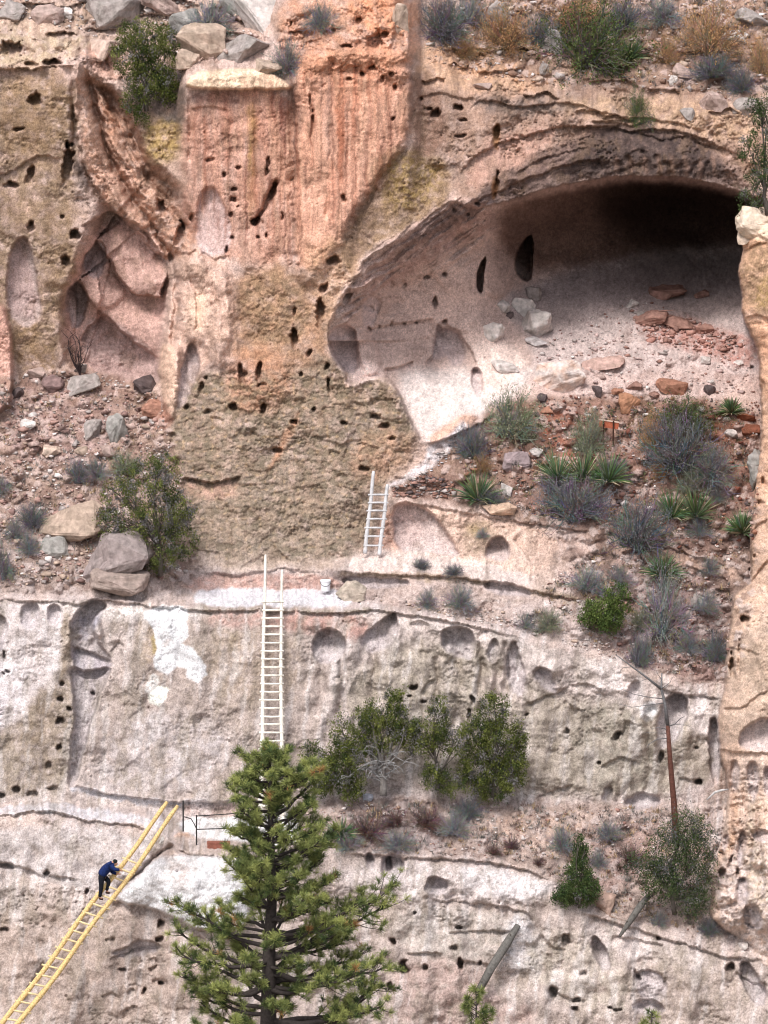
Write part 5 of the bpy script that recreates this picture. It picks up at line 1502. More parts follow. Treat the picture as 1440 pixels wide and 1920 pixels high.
def crown_points(lobes, y, n_clump, per, spread, depth=0.8, up=0.5):
    """lobes in photo pixels (u, v, ru, rv); clumps sit mostly towards each lobe's skin"""
    area = np.array([l[2] * l[3] for l in lobes], float)
    which = prs.choice(len(lobes), n_clump, p=area / area.sum())
    pts, cl = [], []
    for w in which:
        u, v, ru, rv = lobes[w][:4]
        d = unit(1)[0]
        r = prs.uniform(0.25, 1.0) ** 0.55
        k = px(1, y)
        c = P(u + d[0] * ru * r, v - d[2] * rv * r, y + d[1] * ru * k * depth * r)
        q = np.array(c) + prs.normal(size=(per, 3)) * np.array([spread, spread, spread * 1.25]) * prs.uniform(0.6, 1.3)
        pts.append(q)
        # a clump's own green
        cl.append(np.repeat([[prs.rand(), prs.rand()]], per, 0))
    return np.concatenate(pts), np.concatenate(cl)


def tint(cl, a, b, dead=None, p_dead=0.0):
    a, b = np.array(a), np.array(b)
    col = a + (b - a) * cl[:, :1]
    if dead is not None:
        col = np.where(cl[:, 1:2] < p_dead, np.array(dead), col)
    col = col * prs.uniform(0.75, 1.25, (len(cl), 1))
    return np.repeat(np.clip(col, 0.003, 0.8), 4, 0)


def limb(g, p, q, r0, r1, col, sag=0.15, n=5):
    p, q = Vector(p), Vector(q)
    L = (q - p).length
    off = Vector((rnd.uniform(-1, 1), rnd.uniform(-1, 1), rnd.uniform(-0.3, 1))) * L * sag
    pts = [p.lerp(q, t) + off * (4 * t * (1 - t)) + Vector((rnd.uniform(-1, 1), rnd.uniform(-1, 1), 0)) * L * 0.02 for t in [i / n for i in range(n + 1)]]
    g.tube(pts, [r0 + (r1 - r0) * i / n for i in range(n + 1)], 6, col)
    return pts


JGREEN = ((0.025, 0.042, 0.013), (0.150, 0.165, 0.042))
def juniper(name, label, base, lobes, n_clump, cat='tree', group=None, per=52, leaf=0.072, spread=0.085, cols=JGREEN, dead=(0.16, 0.15, 0.15), p_dead=0.12, trunk_r=0.10, dy=-0.25, trunk_col=(0.10, 0.085, 0.075), deadwood=0):
    u, v = base
    y = yat(u, v) + dy
    b = P(u, v + 2, y)
    root = empty(name, b, label, cat, group)
    off = np.array(b)
    g = Geo()
    top = min(l[1] for l in lobes)
    mid = P(u + (np.mean([l[0] for l in lobes]) - u) * 0.5, v - (v - top) * 0.35, y)
    st = limb(g, b, mid, trunk_r, trunk_r * 0.6, trunk_col, 0.08)
    for l in lobes:
        p = st[rnd.randint(2, 5)]
        e = P(l[0], l[1], y + rnd.uniform(-0.2, 0.2))
        s2 = limb(g, p, e, trunk_r * 0.5, trunk_r * 0.15, trunk_col, 0.12)
        for k in range(4):
            a = s2[rnd.randint(1, 5)]
            d = unit(1)[0]
            limb(g, a, P(l[0] + d[0] * l[2] * 0.8, l[1] - abs(d[2]) * l[3] * 0.8, y + d[1] * 0.4), trunk_r * 0.2, 0.008, trunk_col, 0.15, 3)
    part(g, 'trunk', bark_mat, root, True, True)
    if deadwood:
        g = Geo()
        for k in range(deadwood):
            p = st[rnd.randint(2, 5)]
            e = P(u + rnd.uniform(-70, 75), v - rnd.uniform(20, 110), y - rnd.uniform(0.2, 0.9))
            s2 = limb(g, p, e, 0.034, 0.010, (0.30, 0.29, 0.29), 0.25, 6)
            for q in range(5):
                a = s2[rnd.randint(2, 6)]
                limb(g, a, a + Vector((rnd.uniform(-.5, .5), rnd.uniform(-.4, .2), rnd.uniform(-.35, .35))), 0.015, 0.005, (0.30, 0.29, 0.29), 0.3, 4)
        part(g, 'dead_branches', bark_mat, root, True, True)
    pts, cl = crown_points(lobes, y, int(n_clump * 1.5), per, spread)
    vv, ff = leaf_quads(pts - off, leaf, np.array([0, 0, 0.6]))
    np_mesh('crown', vv, ff, leaf_mat, root, tint(cl, cols[0], cols[1], dead, p_dead))
    return root


def shrub_mesh(n_stem, spread_col, leaf_cols=None, n_leaf=0, seed=0, droop=0.2, thick=0.008, leaf=0.06):
    """a unit bush: radius 1, height about 1, base at the origin"""
    r = random.Random(seed)
    g = Geo()
    tips = []
    for k in range(n_stem):
        a = r.uniform(0, 2 * math.pi)
        t = r.uniform(0.05, 1.0) ** 0.7 * R(88)
        d = Vector((math.sin(t) * math.cos(a), math.sin(t) * math.sin(a), math.cos(t)))
        L = r.uniform(0.35, 1.12)
        col = [spread_col[0][i] + (spread_col[1][i] - spread_col[0][i]) * r.random() for i in range(3)]
        b = Vector((r.uniform(-.15, .15), r.uniform(-.15, .15), -0.03))
        m = b + d * L * 0.5 + Vector((r.uniform(-.12, .12), r.uniform(-.12, .12), r.uniform(0, .12)))
        e = b + d * L + Vector((0, 0, -droop * L * math.sin(t)))
        g.tube([b, m, e], [thick * 1.5, thick, thick * 0.4], 3, col, False)
        tips.append(e)
        for q in range(4):
            s = m.lerp(e, r.uniform(0, 0.9))
            e2 = s + (d + Vector((r.uniform(-1, 1), r.uniform(-1, 1), r.uniform(-.5, 1))) * 0.8).normalized() * L * r.uniform(0.15, 0.38)
            g.tube([s, e2], [thick * 0.8, thick * 0.35], 3, col, False)
            tips.append(e2)
    V0 = np.array(g.v)
    F0 = [f for f in g.f]
    C0 = np.array(g.c)
    if n_leaf:
        tp = np.array(tips)
        c = tp[prs.randint(0, len(tp), n_leaf)] + prs.normal(size=(n_leaf, 3)) * 0.05
        lv, lf = leaf_quads(c, leaf * 0.7)
        cl = prs.rand(n_leaf, 1)
        lc = np.array(leaf_cols[0]) + (np.array(leaf_cols[1]) - np.array(leaf_cols[0])) * cl
        F0 = F0 + [tuple(q) for q in (lf + len(V0))]
        V0 = np.concatenate([V0, lv])
        C0 = np.concatenate([C0, np.repeat(lc, 4, 0)])
    me = bpy.data.meshes.new('shrub')
    me.from_pydata([tuple(p) for p in V0], [], F0)
    me.materials.append(twig_mat)
    a = me.color_attributes.new('Col', 'FLOAT_COLOR', 'POINT')
    c4 = np.ones((len(V0), 4), np.float32)
    c4[:, :3] = C0
    a.data.foreach_set('color', c4.ravel())
    return me


SH = {
    'grey': shrub_mesh(260, ((0.13, 0.125, 0.13), (0.30, 0.29, 0.295)), ((0.14, 0.14, 0.14), (0.30, 0.30, 0.30)), 5200, 1, leaf=0.05),
    'dark': shrub_mesh(260, ((0.085, 0.083, 0.09), (0.20, 0.195, 0.205)), ((0.09, 0.09, 0.095), (0.21, 0.21, 0.22)), 5200, 2, leaf=0.05),
    'sage': shrub_mesh(200, ((0.14, 0.14, 0.11), (0.26, 0.26, 0.20)), ((0.14, 0.16, 0.10), (0.30, 0.30, 0.20)), 5200, 3, leaf=0.06),
    'green': shrub_mesh(160, ((0.10, 0.09, 0.08), (0.18, 0.16, 0.14)), ((0.035, 0.06, 0.02), (0.12, 0.15, 0.05)), 7200, 4, leaf=0.06),
    'dry': shrub_mesh(180, ((0.20, 0.13, 0.09), (0.34, 0.22, 0.14)), ((0.26, 0.14, 0.07), (0.55, 0.32, 0.16)), 5200, 5, leaf=0.055),
    'red': shrub_mesh(240, ((0.07, 0.045, 0.045), (0.17, 0.11, 0.105)), ((0.12, 0.07, 0.06), (0.24, 0.16, 0.13)), 2400, 6, leaf=0.05),
}
KIND = {'grey': 'shrub', 'dark': 'shrub', 'sage': 'sagebrush', 'green': 'bush', 'dry': 'dry_bush', 'red': 'shrub'}


def shrub(kind, u, v, w, h, label, dy=0.0):
    """centre (u, v) and width, height in photo pixels"""
    vb = v + h * 0.42
    y = yat(u, vb) + dy
    o = bpy.data.objects.new(KIND[kind], SH[kind])
    C.objects.link(o)
    o.location = P(u, vb, y)
    k = px(1, y)
    o.rotation_euler = (rnd.uniform(-.25, .25), rnd.uniform(-.3, .3), rnd.uniform(0, 6.28))
    o.scale = (w * k * 0.62, w * k * 0.6, h * k * 1.02)
    tag(o, label, 'shrub', 'brush on the slopes')
    return o


for a in [
    ('dark', 885, 828, 66, 66, 'round dark blue grey bush at the top of the pale path'),
    ('sage', 958, 780, 108, 92, 'large pale green grey bush left of the rusty stones below the big pale boulder'),
    ('sage', 1098, 812, 70, 80, 'sage bush just left of the sign posts'),
    ('dark', 1275, 832, 150, 116, 'broad dark grey bush to the right of the sign'),
    ('green', 1280, 775, 120, 62, 'green leafy bush on top of the broad dark grey bush'),
    ('dry', 1220, 812, 56, 66, 'small straw coloured bush between the sign and the broad dark bush'),
    ('dark', 1078, 935, 140, 92, 'wide dark grey bush under the large clump of yucca'),
    ('dark', 1192, 985, 120, 108, 'dark grey bush hanging over the edge left of the round yucca'),
    ('grey', 1330, 868, 90, 70, 'thin grey bush left of the tall grey green boulder'),
    ('grey', 1240, 1140, 100, 130, 'tall smoky grey bush right of the bright green juniper sapling'),
    ('dark', 1196, 1220, 50, 66, 'dark twiggy bush hanging at the top of the middle wall'),
    ('dark', 1340, 1212, 48, 62, 'dark grey bush beside the right pillar'),
    ('grey', 1098, 1086, 76, 48, 'low grey bush below the pale rock band'),
    ('grey', 1320, 1128, 50, 40, 'little grey bush on the slope left of the pillar hole'),
    ('grey', 860, 1118, 56, 44, 'small grey bush on the ledge below the arched niche'),
    ('grey', 985, 1165, 44, 30, 'low grey tuft near the edge above the cavates'),
    ('sage', 1030, 1162, 50, 40, 'low sage tuft left of the juniper sapling'),
    ('grey', 800, 1122, 42, 34, 'low grey tuft right of the white bucket'),
    ('dark', 790, 1056, 36, 22, 'tiny dark bush on the white ledge below the short ladder'),
    ('dark', 852, 1068, 40, 22, 'tiny dark bush further right on the white ledge'),
    ('dark', 146, 884, 48, 48, 'dark round bush on the left scree above the tan boulder'),
    ('dark', 62, 966, 56, 48, 'dark grey bush left of the tan boulder'),
    ('grey', 182, 878, 44, 40, 'pale grey bush between the dark round bush and the big juniper'),
    ('grey', 30, 992, 44, 40, 'grey bush at the lower left of the scree'),
    ('grey', 8, 1048, 44, 84, 'grey bush at the left edge above the ledge line'),
    ('grey', 5, 905, 36, 48, 'grey bush at the left edge level with the dark round bush'),
    ('grey', 1052, 1572, 50, 48, 'grey bush on the pinkish slope left of the little conifer'),
    ('red', 960, 1580, 34, 26, 'small reddish tuft on the pinkish slope'),
    ('red', 925, 1592, 34, 24, 'reddish tuft at the rim of the lowest wall'),
    ('grey', 1140, 1556, 52, 34, 'low grey bush on the slope above the little conifer'),
    ('red', 690, 1550, 80, 40, 'dark reddish brush on the slope beside the pine'),
    ('red', 800, 1532, 66, 34, 'dark reddish brush beneath the silvery dead branches'),
    ('grey', 850, 1545, 60, 46, 'grey brush right of the reddish brush'),
    ('grey', 745, 1575, 70, 36, 'low grey brush along the rim right of the pine'),
    ('red', 1010, 1614, 22, 18, 'tiny dark red tuft on the rim of the lowest wall'),
    ('grey', 1235, 1722, 34, 28, 'grey tuft under the dark trees at lower right'),
    ('dark', 1330, 1735, 40, 36, 'dark tuft beside the foot of the right pillar'),
    ('grey', 540, 108, 66, 66, 'blue grey bush on the pale slab of the column top'),
    ('grey', 395, 30, 80, 60, 'grey bush among the boulders above the left juniper'),
    ('dark', 830, 38, 96, 84, 'dark bush right of the orange knob'),
    ('dry', 950, 55, 110, 90, 'orange dry bush left of the dark green thicket'),
    ('green', 1100, 70, 170, 130, 'large dark green thicket at the top of the slope'),
    ('dry', 1080, 22, 120, 60, 'orange dry bush above the dark green thicket'),
    ('dry', 1330, 62, 120, 100, 'big orange dry bush at the upper right'),
    ('dry', 1428, 105, 52, 76, 'rusty dry bush at the upper right edge'),
    ('dark', 1335, 125, 90, 46, 'dark brush under the big orange dry bush'),
    ('grey', 1240, 20, 80, 46, 'grey brush at the very top right of centre'),
    ('green', 1195, 205, 52, 66, 'small yellow green plant above the dark brow of the alcove'),
    ('grey', 1310, 985, 50, 40, 'grey tuft right of the round yucca'),
    ('grey', 905, 1000, 26, 18, 'tiny tuft on the pale rock band'),
    ('dark', 1145, 880, 60, 46, 'small dark bush between the large yucca clump and the broad dark bush'),
    ('sage', 1290, 905, 60, 40, 'low sage bush above the round yucca with dead blades'),
    ('dark', 1040, 905, 60, 40, 'small dark bush at the left foot of the large yucca clump'),
    ('dry', 905, 868, 36, 36, 'little straw coloured bush above the round drooping yucca'),
    ('dry', 1240, 880, 44, 36, 'little straw coloured bush below the broad dark bush'),
    ('grey', 1345, 925, 46, 34, 'grey tuft above the yucca by the right pillar'),
    ('dark', 925, 935, 56, 34, 'dark tuft right of the round drooping yucca'),
    ('grey', 1160, 1080, 60, 40, 'grey bush below the layered lip left of its hanging yucca'),
    ('grey', 1290, 1205, 54, 40, 'grey bush on the slope above the tall cavate'),
    ('sage', 1200, 1160, 46, 40, 'sage tuft left of the tall smoky grey bush'),
    ('grey', 1330, 1060, 40, 30, 'grey tuft under the layered lip next to the pillar'),
    ('dark', 1010, 60, 70, 60, 'dark brush left of the dark green thicket'),
    ('dry', 870, 90, 60, 40, 'small orange dry tuft on the shoulder right of the orange column'),
    ('dry', 1250, 95, 60, 50, 'dry orange tuft between the pale yucca and the big orange bush'),
    ('dark', 1390, 150, 60, 50, 'dark bush at the right above the brow of the alcove'),
    ('grey', 880, 20, 60, 50, 'grey brush at the top edge right of the dark bush'),
    ('dark', 1170, 30, 80, 60, 'dark brush at the top edge right of the thicket'),
    ('grey', 600, 30, 60, 50, 'pinkish grey dry brush growing on the orange knob'),
    ('grey', 55, 1020, 46, 40, 'grey tuft left of the greenish grey boulder'),
    ('sage', 235, 870, 60, 44, 'sage tuft at the top left of the big juniper'),
    ('dark', 875, 1515, 60, 44, 'dark brush under the tallest juniper'),
    ('red', 740, 1534, 60, 32, 'dark red brush just right of the bluish pale stone'),
    ('grey', 655, 1575, 60, 40, 'grey brush at the rim behind the pine'),
    ('red', 1180, 1600, 60, 40, 'reddish brush left of the broad dark juniper'),
    ('grey', 1120, 1610, 40, 30, 'grey tuft right of the tip of the little conifer'),
]:
    shrub(*a)


def yucca(u, v, w, h, label, n=90, seed=0):
    r = random.Random(seed)
    y = yat(u, v + h * 0.4)
    b = P(u, v + h * 0.38, y - 0.1)
    k = px(1, y)
    g = Geo()
    heads = max(1, int(w / 52))
    for q in range(heads):
        hc = b + Vector(((q - (heads - 1) / 2) * w * k / (heads + 0.4), r.uniform(-.15, .15), r.uniform(-0.05, 0.1)))
        for i in range(int(n * (1.0 if heads == 1 else 0.7))):
            a = r.uniform(0, 2 * math.pi)
            t = r.uniform(0.05, 1.0) ** 0.7 * R(86)
            d = Vector((math.sin(t) * math.cos(a), math.sin(t) * math.sin(a), math.cos(t)))
            L = (w / (heads * 0.62 + 0.38) * 0.5 * k) * r.uniform(0.75, 1.1)
            L *= 1.4
            L *= 1 + 0.5 * (h / w * heads - 0.8) * math.cos(t)
            s = d.cross(Vector((r.uniform(-1, 1), r.uniform(-1, 1), r.uniform(-1, 1)))).normalized() * (0.017 + 0.007 * r.random())
            e = hc + d * L - Vector((0, 0, 0.12 * L * math.sin(t)))
            m = hc + d * L * 0.55
            i0 = len(g.v)
            old = r.random() < (0.30 if t > R(75) else 0.06)
            col = (0.34, 0.28, 0.19) if old else tuple(c * r.uniform(0.7, 1.3) for c in (0.085, 0.125, 0.06))
            tp = tuple(c * 1.5 for c in col)
            nrm = d.cross(s).normalized() * 0.01
            g.v += [hc + s * 0.6, hc - s * 0.6, m + s, m - s, e, m + nrm]
            g.c += [col, col, col, col, tp, tp]
            g.f += [(i0, i0 + 2, i0 + 5), (i0, i0 + 5, i0 + 1), (i0 + 1, i0 + 5, i0 + 3), (i0 + 2, i0 + 4, i0 + 5), (i0 + 3, i0 + 5, i0 + 4)]
    o = g.build('yucca', leaf_mat, None, True)
    o.location = (0, 0, 0)
    tag(o, label, 'yucca', 'yuccas on the scree')
    return o


for i, a in enumerate([
    (897, 912, 92, 86, 'round yucca with drooping blades left of the large yucca clump'),
    (1093, 872, 160, 86, 'large wide clump of green yucca below the sign'),
    (1283, 940, 106, 98, 'round yucca with pale dead blades between the grey bushes and the tall boulder'),
    (1392, 972, 60, 76, 'yucca against the right pillar under the tall grey green boulder'),
    (1242, 1056, 76, 62, 'yucca hanging below the layered rock lip'),
    (1372, 756, 42, 60, 'small dark yucca at the right end of the alcove floor'),
    (1182, 96, 66, 56, 'pale yucca right of the dark green thicket at the top'),
    (640, 1548, 60, 56, 'yucca half hidden behind the right side of the pine'),
]):
    yucca(*a, 230, i)

# bare twiggy bush on the left scree
g = Geo()
b = on(150, 702, -0.05)
for k in range(13):
    e = P(150 + rnd.uniform(-34, 26), 706 - rnd.uniform(40, 84), yat(150, 702) - 0.1 + rnd.uniform(-.4, .2))
    s = limb(g, b, e, 0.022, 0.008, (0.05, 0.035, 0.035), 0.1, 5)
    for q in range(3):
        a = s[rnd.randint(2, 5)]
        limb(g, a, a + Vector((rnd.uniform(-.3, .3), rnd.uniform(-.2, .2), rnd.uniform(.05, .35))), 0.012, 0.005, (0.05, 0.035, 0.035), 0.2, 3)
tag(g.build('bare_bush', bark_mat, None, True), 'leafless dark twiggy bush at the top of the left scree', 'shrub')

# ------------------------------------------------------------------ junipers
juniper('juniper', 'dark green juniper growing in the notch at the top left of the cliff', (275, 206), [(275, 72, 62, 40), (245, 100, 42, 45), (308, 115, 40, 55), (275, 150, 42, 48), (310, 165, 28, 34), (252, 192, 24, 26), (262, 215, 18, 18)], 330, dy=-0.5)
juniper('juniper', 'big loose juniper on the left scree beside the large grey boulder', (300, 1078), [(270, 900, 66, 46), (225, 930, 40, 40), (300, 955, 58, 56), (330, 985, 32, 70), (250, 990, 44, 44), (300, 1030, 40, 52), (310, 875, 36, 28), (210, 975, 30, 34), (345, 1000, 26, 60)], 340, cols=((0.035, 0.055, 0.018), (0.16, 0.175, 0.05)), p_dead=0.34, dy=-0.7)
juniper('juniper', 'narrow juniper at the left of the row under the middle wall, beside the pine', (655, 1490), [(582, 1425, 22, 42), (612, 1440, 28, 40), (600, 1470, 26, 26), (648, 1385, 30, 50), (650, 1430, 42, 50), (655, 1470, 32, 34)], 230, dy=-1.0)
juniper('juniper', 'juniper with silvery dead branches in the middle of the row', (720, 1490), [(700, 1345, 34, 34), (740, 1330, 24, 42), (715, 1375, 48, 34), (760, 1370, 30, 26), (690, 1400, 26, 24)], 190, deadwood=17, trunk_r=0.16, trunk_col=(0.20, 0.18, 0.17), dy=-0.9)
juniper('juniper', 'low spreading juniper between the silvery one and the tallest juniper', (820, 1480), [(800, 1372, 44, 28), (825, 1338, 22, 34), (850, 1390, 40, 32), (790, 1395, 36, 22), (815, 1455, 30, 22), (840, 1470, 40, 18)], 170, dy=-0.9, p_dead=0.2)
juniper('juniper', 'tallest juniper at the right end of the row under the middle wall', (925, 1492), [(925, 1335, 30, 44), (900, 1375, 34, 40), (940, 1400, 48, 50), (900, 1440, 44, 40), (955, 1445, 34, 40), (920, 1475, 46, 26), (972, 1380, 16, 30)], 330, dy=-1.0)
juniper('juniper_sapling', 'bright green juniper sapling above the edge of the middle wall', (1135, 1182), [(1158, 1125, 26, 36), (1130, 1150, 40, 34), (1108, 1150, 22, 24), (1145, 1165, 26, 22)], 130, cols=((0.03, 0.06, 0.018), (0.13, 0.17, 0.045)), p_dead=0.03, trunk_r=0.05, dy=-0.3)
juniper('conifer_sapling', 'little pointed conifer above the right part of the lowest wall', (1085, 1700), [(1086, 1580, 7, 14), (1087, 1605, 17, 24), (1086, 1638, 28, 28), (1085, 1670, 42, 28), (1060, 1680, 24, 20), (1108, 1668, 20, 22)], 170, cols=((0.02, 0.045, 0.015), (0.10, 0.13, 0.045)), p_dead=0.04, trunk_r=0.05, dy=-0.4)
juniper('juniper', 'broad dark juniper below the dead trunk beside the right pillar', (1265, 1712), [(1285, 1560, 40, 40), (1310, 1600, 36, 60), (1250, 1600, 44, 44), (1210, 1620, 36, 30), (1280, 1650, 54, 40), (1240, 1660, 40, 34), (1300, 1690, 30, 26)], 250, cols=((0.022, 0.042, 0.018), (0.09, 0.115, 0.045)), dead=(0.11, 0.11, 0.11), p_dead=0.18, spread=0.15, dy=-0.8)
juniper('juniper', 'juniper overhanging from the right edge above the pale boulder of the pillar', (1440, 400), [(1440, 230, 34, 40), (1410, 285, 32, 34), (1435, 330, 40, 34), (1410, 375, 30, 26), (1470, 300, 40, 60), (1425, 195, 24, 20), (1402, 405, 14, 14)], 190, cols=((0.02, 0.035, 0.016), (0.08, 0.11, 0.035)), p_dead=0.1, dy=-0.2)

# standing dead trunk
snag_y = yat(1266, 1560) - 0.5
b = P(1268, 1590, snag_y)
root = empty('dead_tree', b, 'standing dead tree with red brown trunk and bare grey limbs before the middle wall', 'tree')
g = Geo()
g.tube([P(1269, 1600, snag_y), P(1264, 1510, snag_y), P(1256, 1420, snag_y), P(1252, 1360, snag_y)], [0.13, 0.11, 0.085, 0.07], 8, (0.115, 0.05, 0.038))
part(g, 'trunk', bark_mat, root, True, True)
g = Geo()
gc = (0.16, 0.155, 0.16)
g.tube([P(1252, 1360, snag_y), P(1247, 1320, snag_y), P(1240, 1292, snag_y), P(1241, 1262, snag_y)], [0.07, 0.06, 0.045, 0.02], 7, gc)
for pts, r in [([(1240, 1292), (1215, 1272), (1185, 1250), (1155, 1228)], 0.05), ([(1244, 1310), (1220, 1308), (1190, 1302), (1165, 1292)], 0.022), ([(1247, 1318), (1215, 1322), (1185, 1326), (1160, 1320)], 0.02), ([(1252, 1362), (1265, 1358), (1275, 1348), (1285, 1342)], 0.025),
               ([(1252, 1368), (1235, 1364), (1222, 1366)], 0.02), ([(1252, 1384), (1232, 1386), (1216, 1396), (1212, 1404)], 0.022), ([(1185, 1250), (1168, 1252), (1160, 1262)], 0.015), ([(1240, 1292), (1256, 1280), (1262, 1268)], 0.018), ([(1252, 1375), (1225, 1374), (1205, 1374)], 0.014), ([(1264, 1358), (1290, 1360), (1302, 1368)], 0.012),
               ([(1215, 1272), (1205, 1276), (1192, 1282)], 0.014), ([(1241, 1275), (1232, 1262), (1228, 1250)], 0.014)]:
    P3 = [P(u, v, snag_y - 0.15 * i) for i, (u, v) in enumerate(pts)]
    g.tube(P3, [r * (1 - 0.7 * i / (len(P3) - 1)) for i in range(len(P3))], 5, gc)
part(g, 'limbs', bark_mat, root, True, True)

# fallen logs
for pts, r, label in [([(898, 1858, -14.3), (922, 1815, -13.9), (950, 1770, -13.3), (972, 1735, -12.95)], [0.13, 0.15, 0.14, 0.10], 'weathered grey log leaning upright against the lowest wall'),
                      ([(1162, 1756, -12.75), (1180, 1728, -12.5), (1200, 1700, -12.1), (1216, 1680, -11.7)], [0.05, 0.11, 0.12, 0.09], 'mossy grey log poking over the rim below the dark juniper'),
                      ([(892, 1866, -14.2), (905, 1840, -14.0)], [0.05, 0.07], None)]:
    if not label:
        continue
    g = Geo()
    g.tube([P(*p) for p in pts], r, 8, (0.135, 0.125, 0.115), True, 0.35)
    for k in range(4):
        a = P(*pts[k % len(pts)]) .lerp(P(*pts[(k + 1) % len(pts)]), 0.4) if k < len(pts) - 1 else P(*pts[1])
        g.tube([a, a + Vector((rnd.uniform(-.18, .18), -0.2, rnd.uniform(-0.05, .2)))], [0.03, 0.012], 5, (0.16, 0.14, 0.12))
    tag(g.build('log', bark_mat, None, True, True), label, 'log')
g = Geo()
ly = yat(1345, 1490) - 0.2
g.tube([P(1325, 1500, ly), P(1340, 1486, ly - 0.1), P(1352, 1482, ly - 0.15), P(1366, 1480, ly - 0.2)], [0.03, 0.05, 0.045, 0.03], 6, (0.55, 0.54, 0.54))
tag(g.build('stick', bark_mat, None, True, True), 'bleached stick lying against the pillar above the dark juniper', 'stick')
g = Geo()
ly = yat(612, 1450) - 0.35
g.tube([P(596, 1462, ly), P(606, 1450, ly), P(622, 1438, ly)], [0.05, 0.06, 0.05], 7, (0.7, 0.7, 0.72))
tag(g.build('bleached_log', bark_mat, None, True, True), 'short white log stub between the pine and the first juniper', 'log')

# ------------------------------------------------------------------ the ponderosa pine in the foreground
PNY = -24.0
k_ = px(1, PNY)
pb = P(503, 1920, PNY)
pb.z = ground_z
root = empty('pine_tree', pb, 'tall ponderosa pine standing in the foreground before the lowest wall', 'tree')
axis_pts = [(503, 1920), (504, 1840), (505, 1760), (510, 1690), (510, 1620), (508, 1560), (506, 1490), (506, 1410)]
def trunk_at(v):
    vv = [a[1] for a in axis_pts][::-1]
    return np.interp(v, vv, [a[0] for a in axis_pts][::-1])
g = Geo()
bcol = (0.055, 0.045, 0.042)
tp = [pb + Vector((0, 0, -0.3))] + [P(u, v, PNY) for u, v in axis_pts]
g.tube(tp, [0.40, 0.27, 0.23, 0.20, 0.165, 0.13, 0.10, 0.06, 0.015], 10, bcol, True, 0.1)
left = ([1405, 1420, 1460, 1490, 1520, 1560, 1600, 1640, 1690, 1720, 1750, 1790, 1840, 1900, 2000, 2100], [486, 472, 436, 428, 418, 425, 425, 388, 392, 400, 384, 318, 338, 345, 320, 330])
right = ([1405, 1420, 1460, 1510, 1560, 1600, 1640, 1680, 1720, 1750, 1790, 1830, 1870, 1920, 2000, 2100], [520, 548, 592, 625, 650, 645, 680, 700, 722, 748, 700, 722, 748, 770, 760, 740])
tufts = []
def bough(v0, ang, reach, rise, r):
    """a bough leaving the trunk at level v0 towards angle ang (0 = right, 180 = left), reach in px"""
    u0 = trunk_at(v0)
    p = P(u0, v0, PNY)
    L = reach * k_
    d = Vector((math.cos(ang), math.sin(ang), 0))
    n = 7
    pts = []
    wob = rnd.uniform(-.25, .25)
    for i in range(n + 1):
        t = i / n
        side = Vector((-d.y, d.x, 0)) * wob * L * t * t
        pts.append(p + d * L * t + side + Vector((0, 0, L * (rise * t + (0.30 * t * t - 0.12 * t)) + rnd.uniform(-.03, .03) * L * (t > 0))))
    g.tube(pts, [r * (1 - 0.8 * i / n) + 0.008 for i in range(n + 1)], 6, bcol)
    ntw = max(3, int(L / 0.17))
    for q in range(ntw):
        t = 0.42 + 0.58 * (q + rnd.random()) / ntw
        i = min(int(t * n), n - 1)
        a = pts[i].lerp(pts[i + 1], t * n - i)
        s = Vector((-d.y, d.x, 0)) * rnd.choice((-1, 1)) * rnd.uniform(0.1, 1) + d * rnd.uniform(0.2, 1) + Vector((0, 0, rnd.uniform(-0.3, 1.3)))
        e = a + s.normalized() * L * rnd.uniform(0.10, 0.28) * (1.25 - 0.5 * t)
        g.tube([a, a.lerp(e, 0.5) + Vector((0, 0, -0.03)), e], [0.016, 0.012, 0.008], 4, bcol, False)
        tufts.append((e, (e - a).normalized()))
        if rnd.random() < 0.9:
            m = a.lerp(e, rnd.uniform(0.4, 0.9)) + Vector((rnd.uniform(-.14, .14), rnd.uniform(-.14, .14), rnd.uniform(-.05, .16)))
            tufts.append((m, (e - a).normalized()))
    tufts.append((pts[-1], d))
v0 = 1418
ga = 0.0
while v0 < 2100:
    for q in range(5 if v0 < 1690 else 3):
        ga += 2.39996
        ang = ga + rnd.uniform(-.3, .3)
        c = math.cos(ang)
        lv = v0 - 10
        ext = (np.interp(lv, *right) - trunk_at(v0)) if c > 0 else (trunk_at(v0) - np.interp(lv, *left))
        e0 = 0.5 * ((np.interp(lv, *right) - np.interp(lv, *left)))
        reach = (ext * abs(c) + e0 * (1 - abs(c))) * rnd.uniform(0.5, 1.0)
        bough(v0 + rnd.uniform(-14, 14), ang, reach, rnd.uniform(0.1, 0.55) if v0 < 1560 else rnd.uniform(-0.05, 0.38), 0.02 + 0.0004 * reach)
    v0 += 14 + (v0 - 1420) * 0.010
# the strong low boughs that show in the photograph
bough(1800, R(-12), 150, 0.28, 0.10)
bough(1790, R(12), 230, 0.22, 0.08)
bough(1815, R(188), 170, 0.22, 0.09)
bough(1760, R(172), 190, 0.10, 0.07)
bough(1855, R(186), 160, -0.05, 0.08)
bough(1850, R(-8), 235, 0.05, 0.08)
bough(1900, R(175), 150, 0.05, 0.07)
bough(1745, R(5), 235, 0.12, 0.06)
for v in range(1406, 1480, 7):
    for q in range(4):
        tufts.append((P(trunk_at(v) + rnd.uniform(-1, 1) * (v - 1380) * 0.75, v, PNY + rnd.uniform(-.2, .2)), Vector((rnd.uniform(-.5, .5), rnd.uniform(-.5, .5), 1)).normalized()))
part(g, 'trunk', bark_mat, root, True, True)
nn = 48
tc = np.repeat(np.array([np.array(a) for a, b in tufts]), nn, 0)
td = np.repeat(np.array([np.array(b) for a, b in tufts]), nn, 0)
n = len(tc)
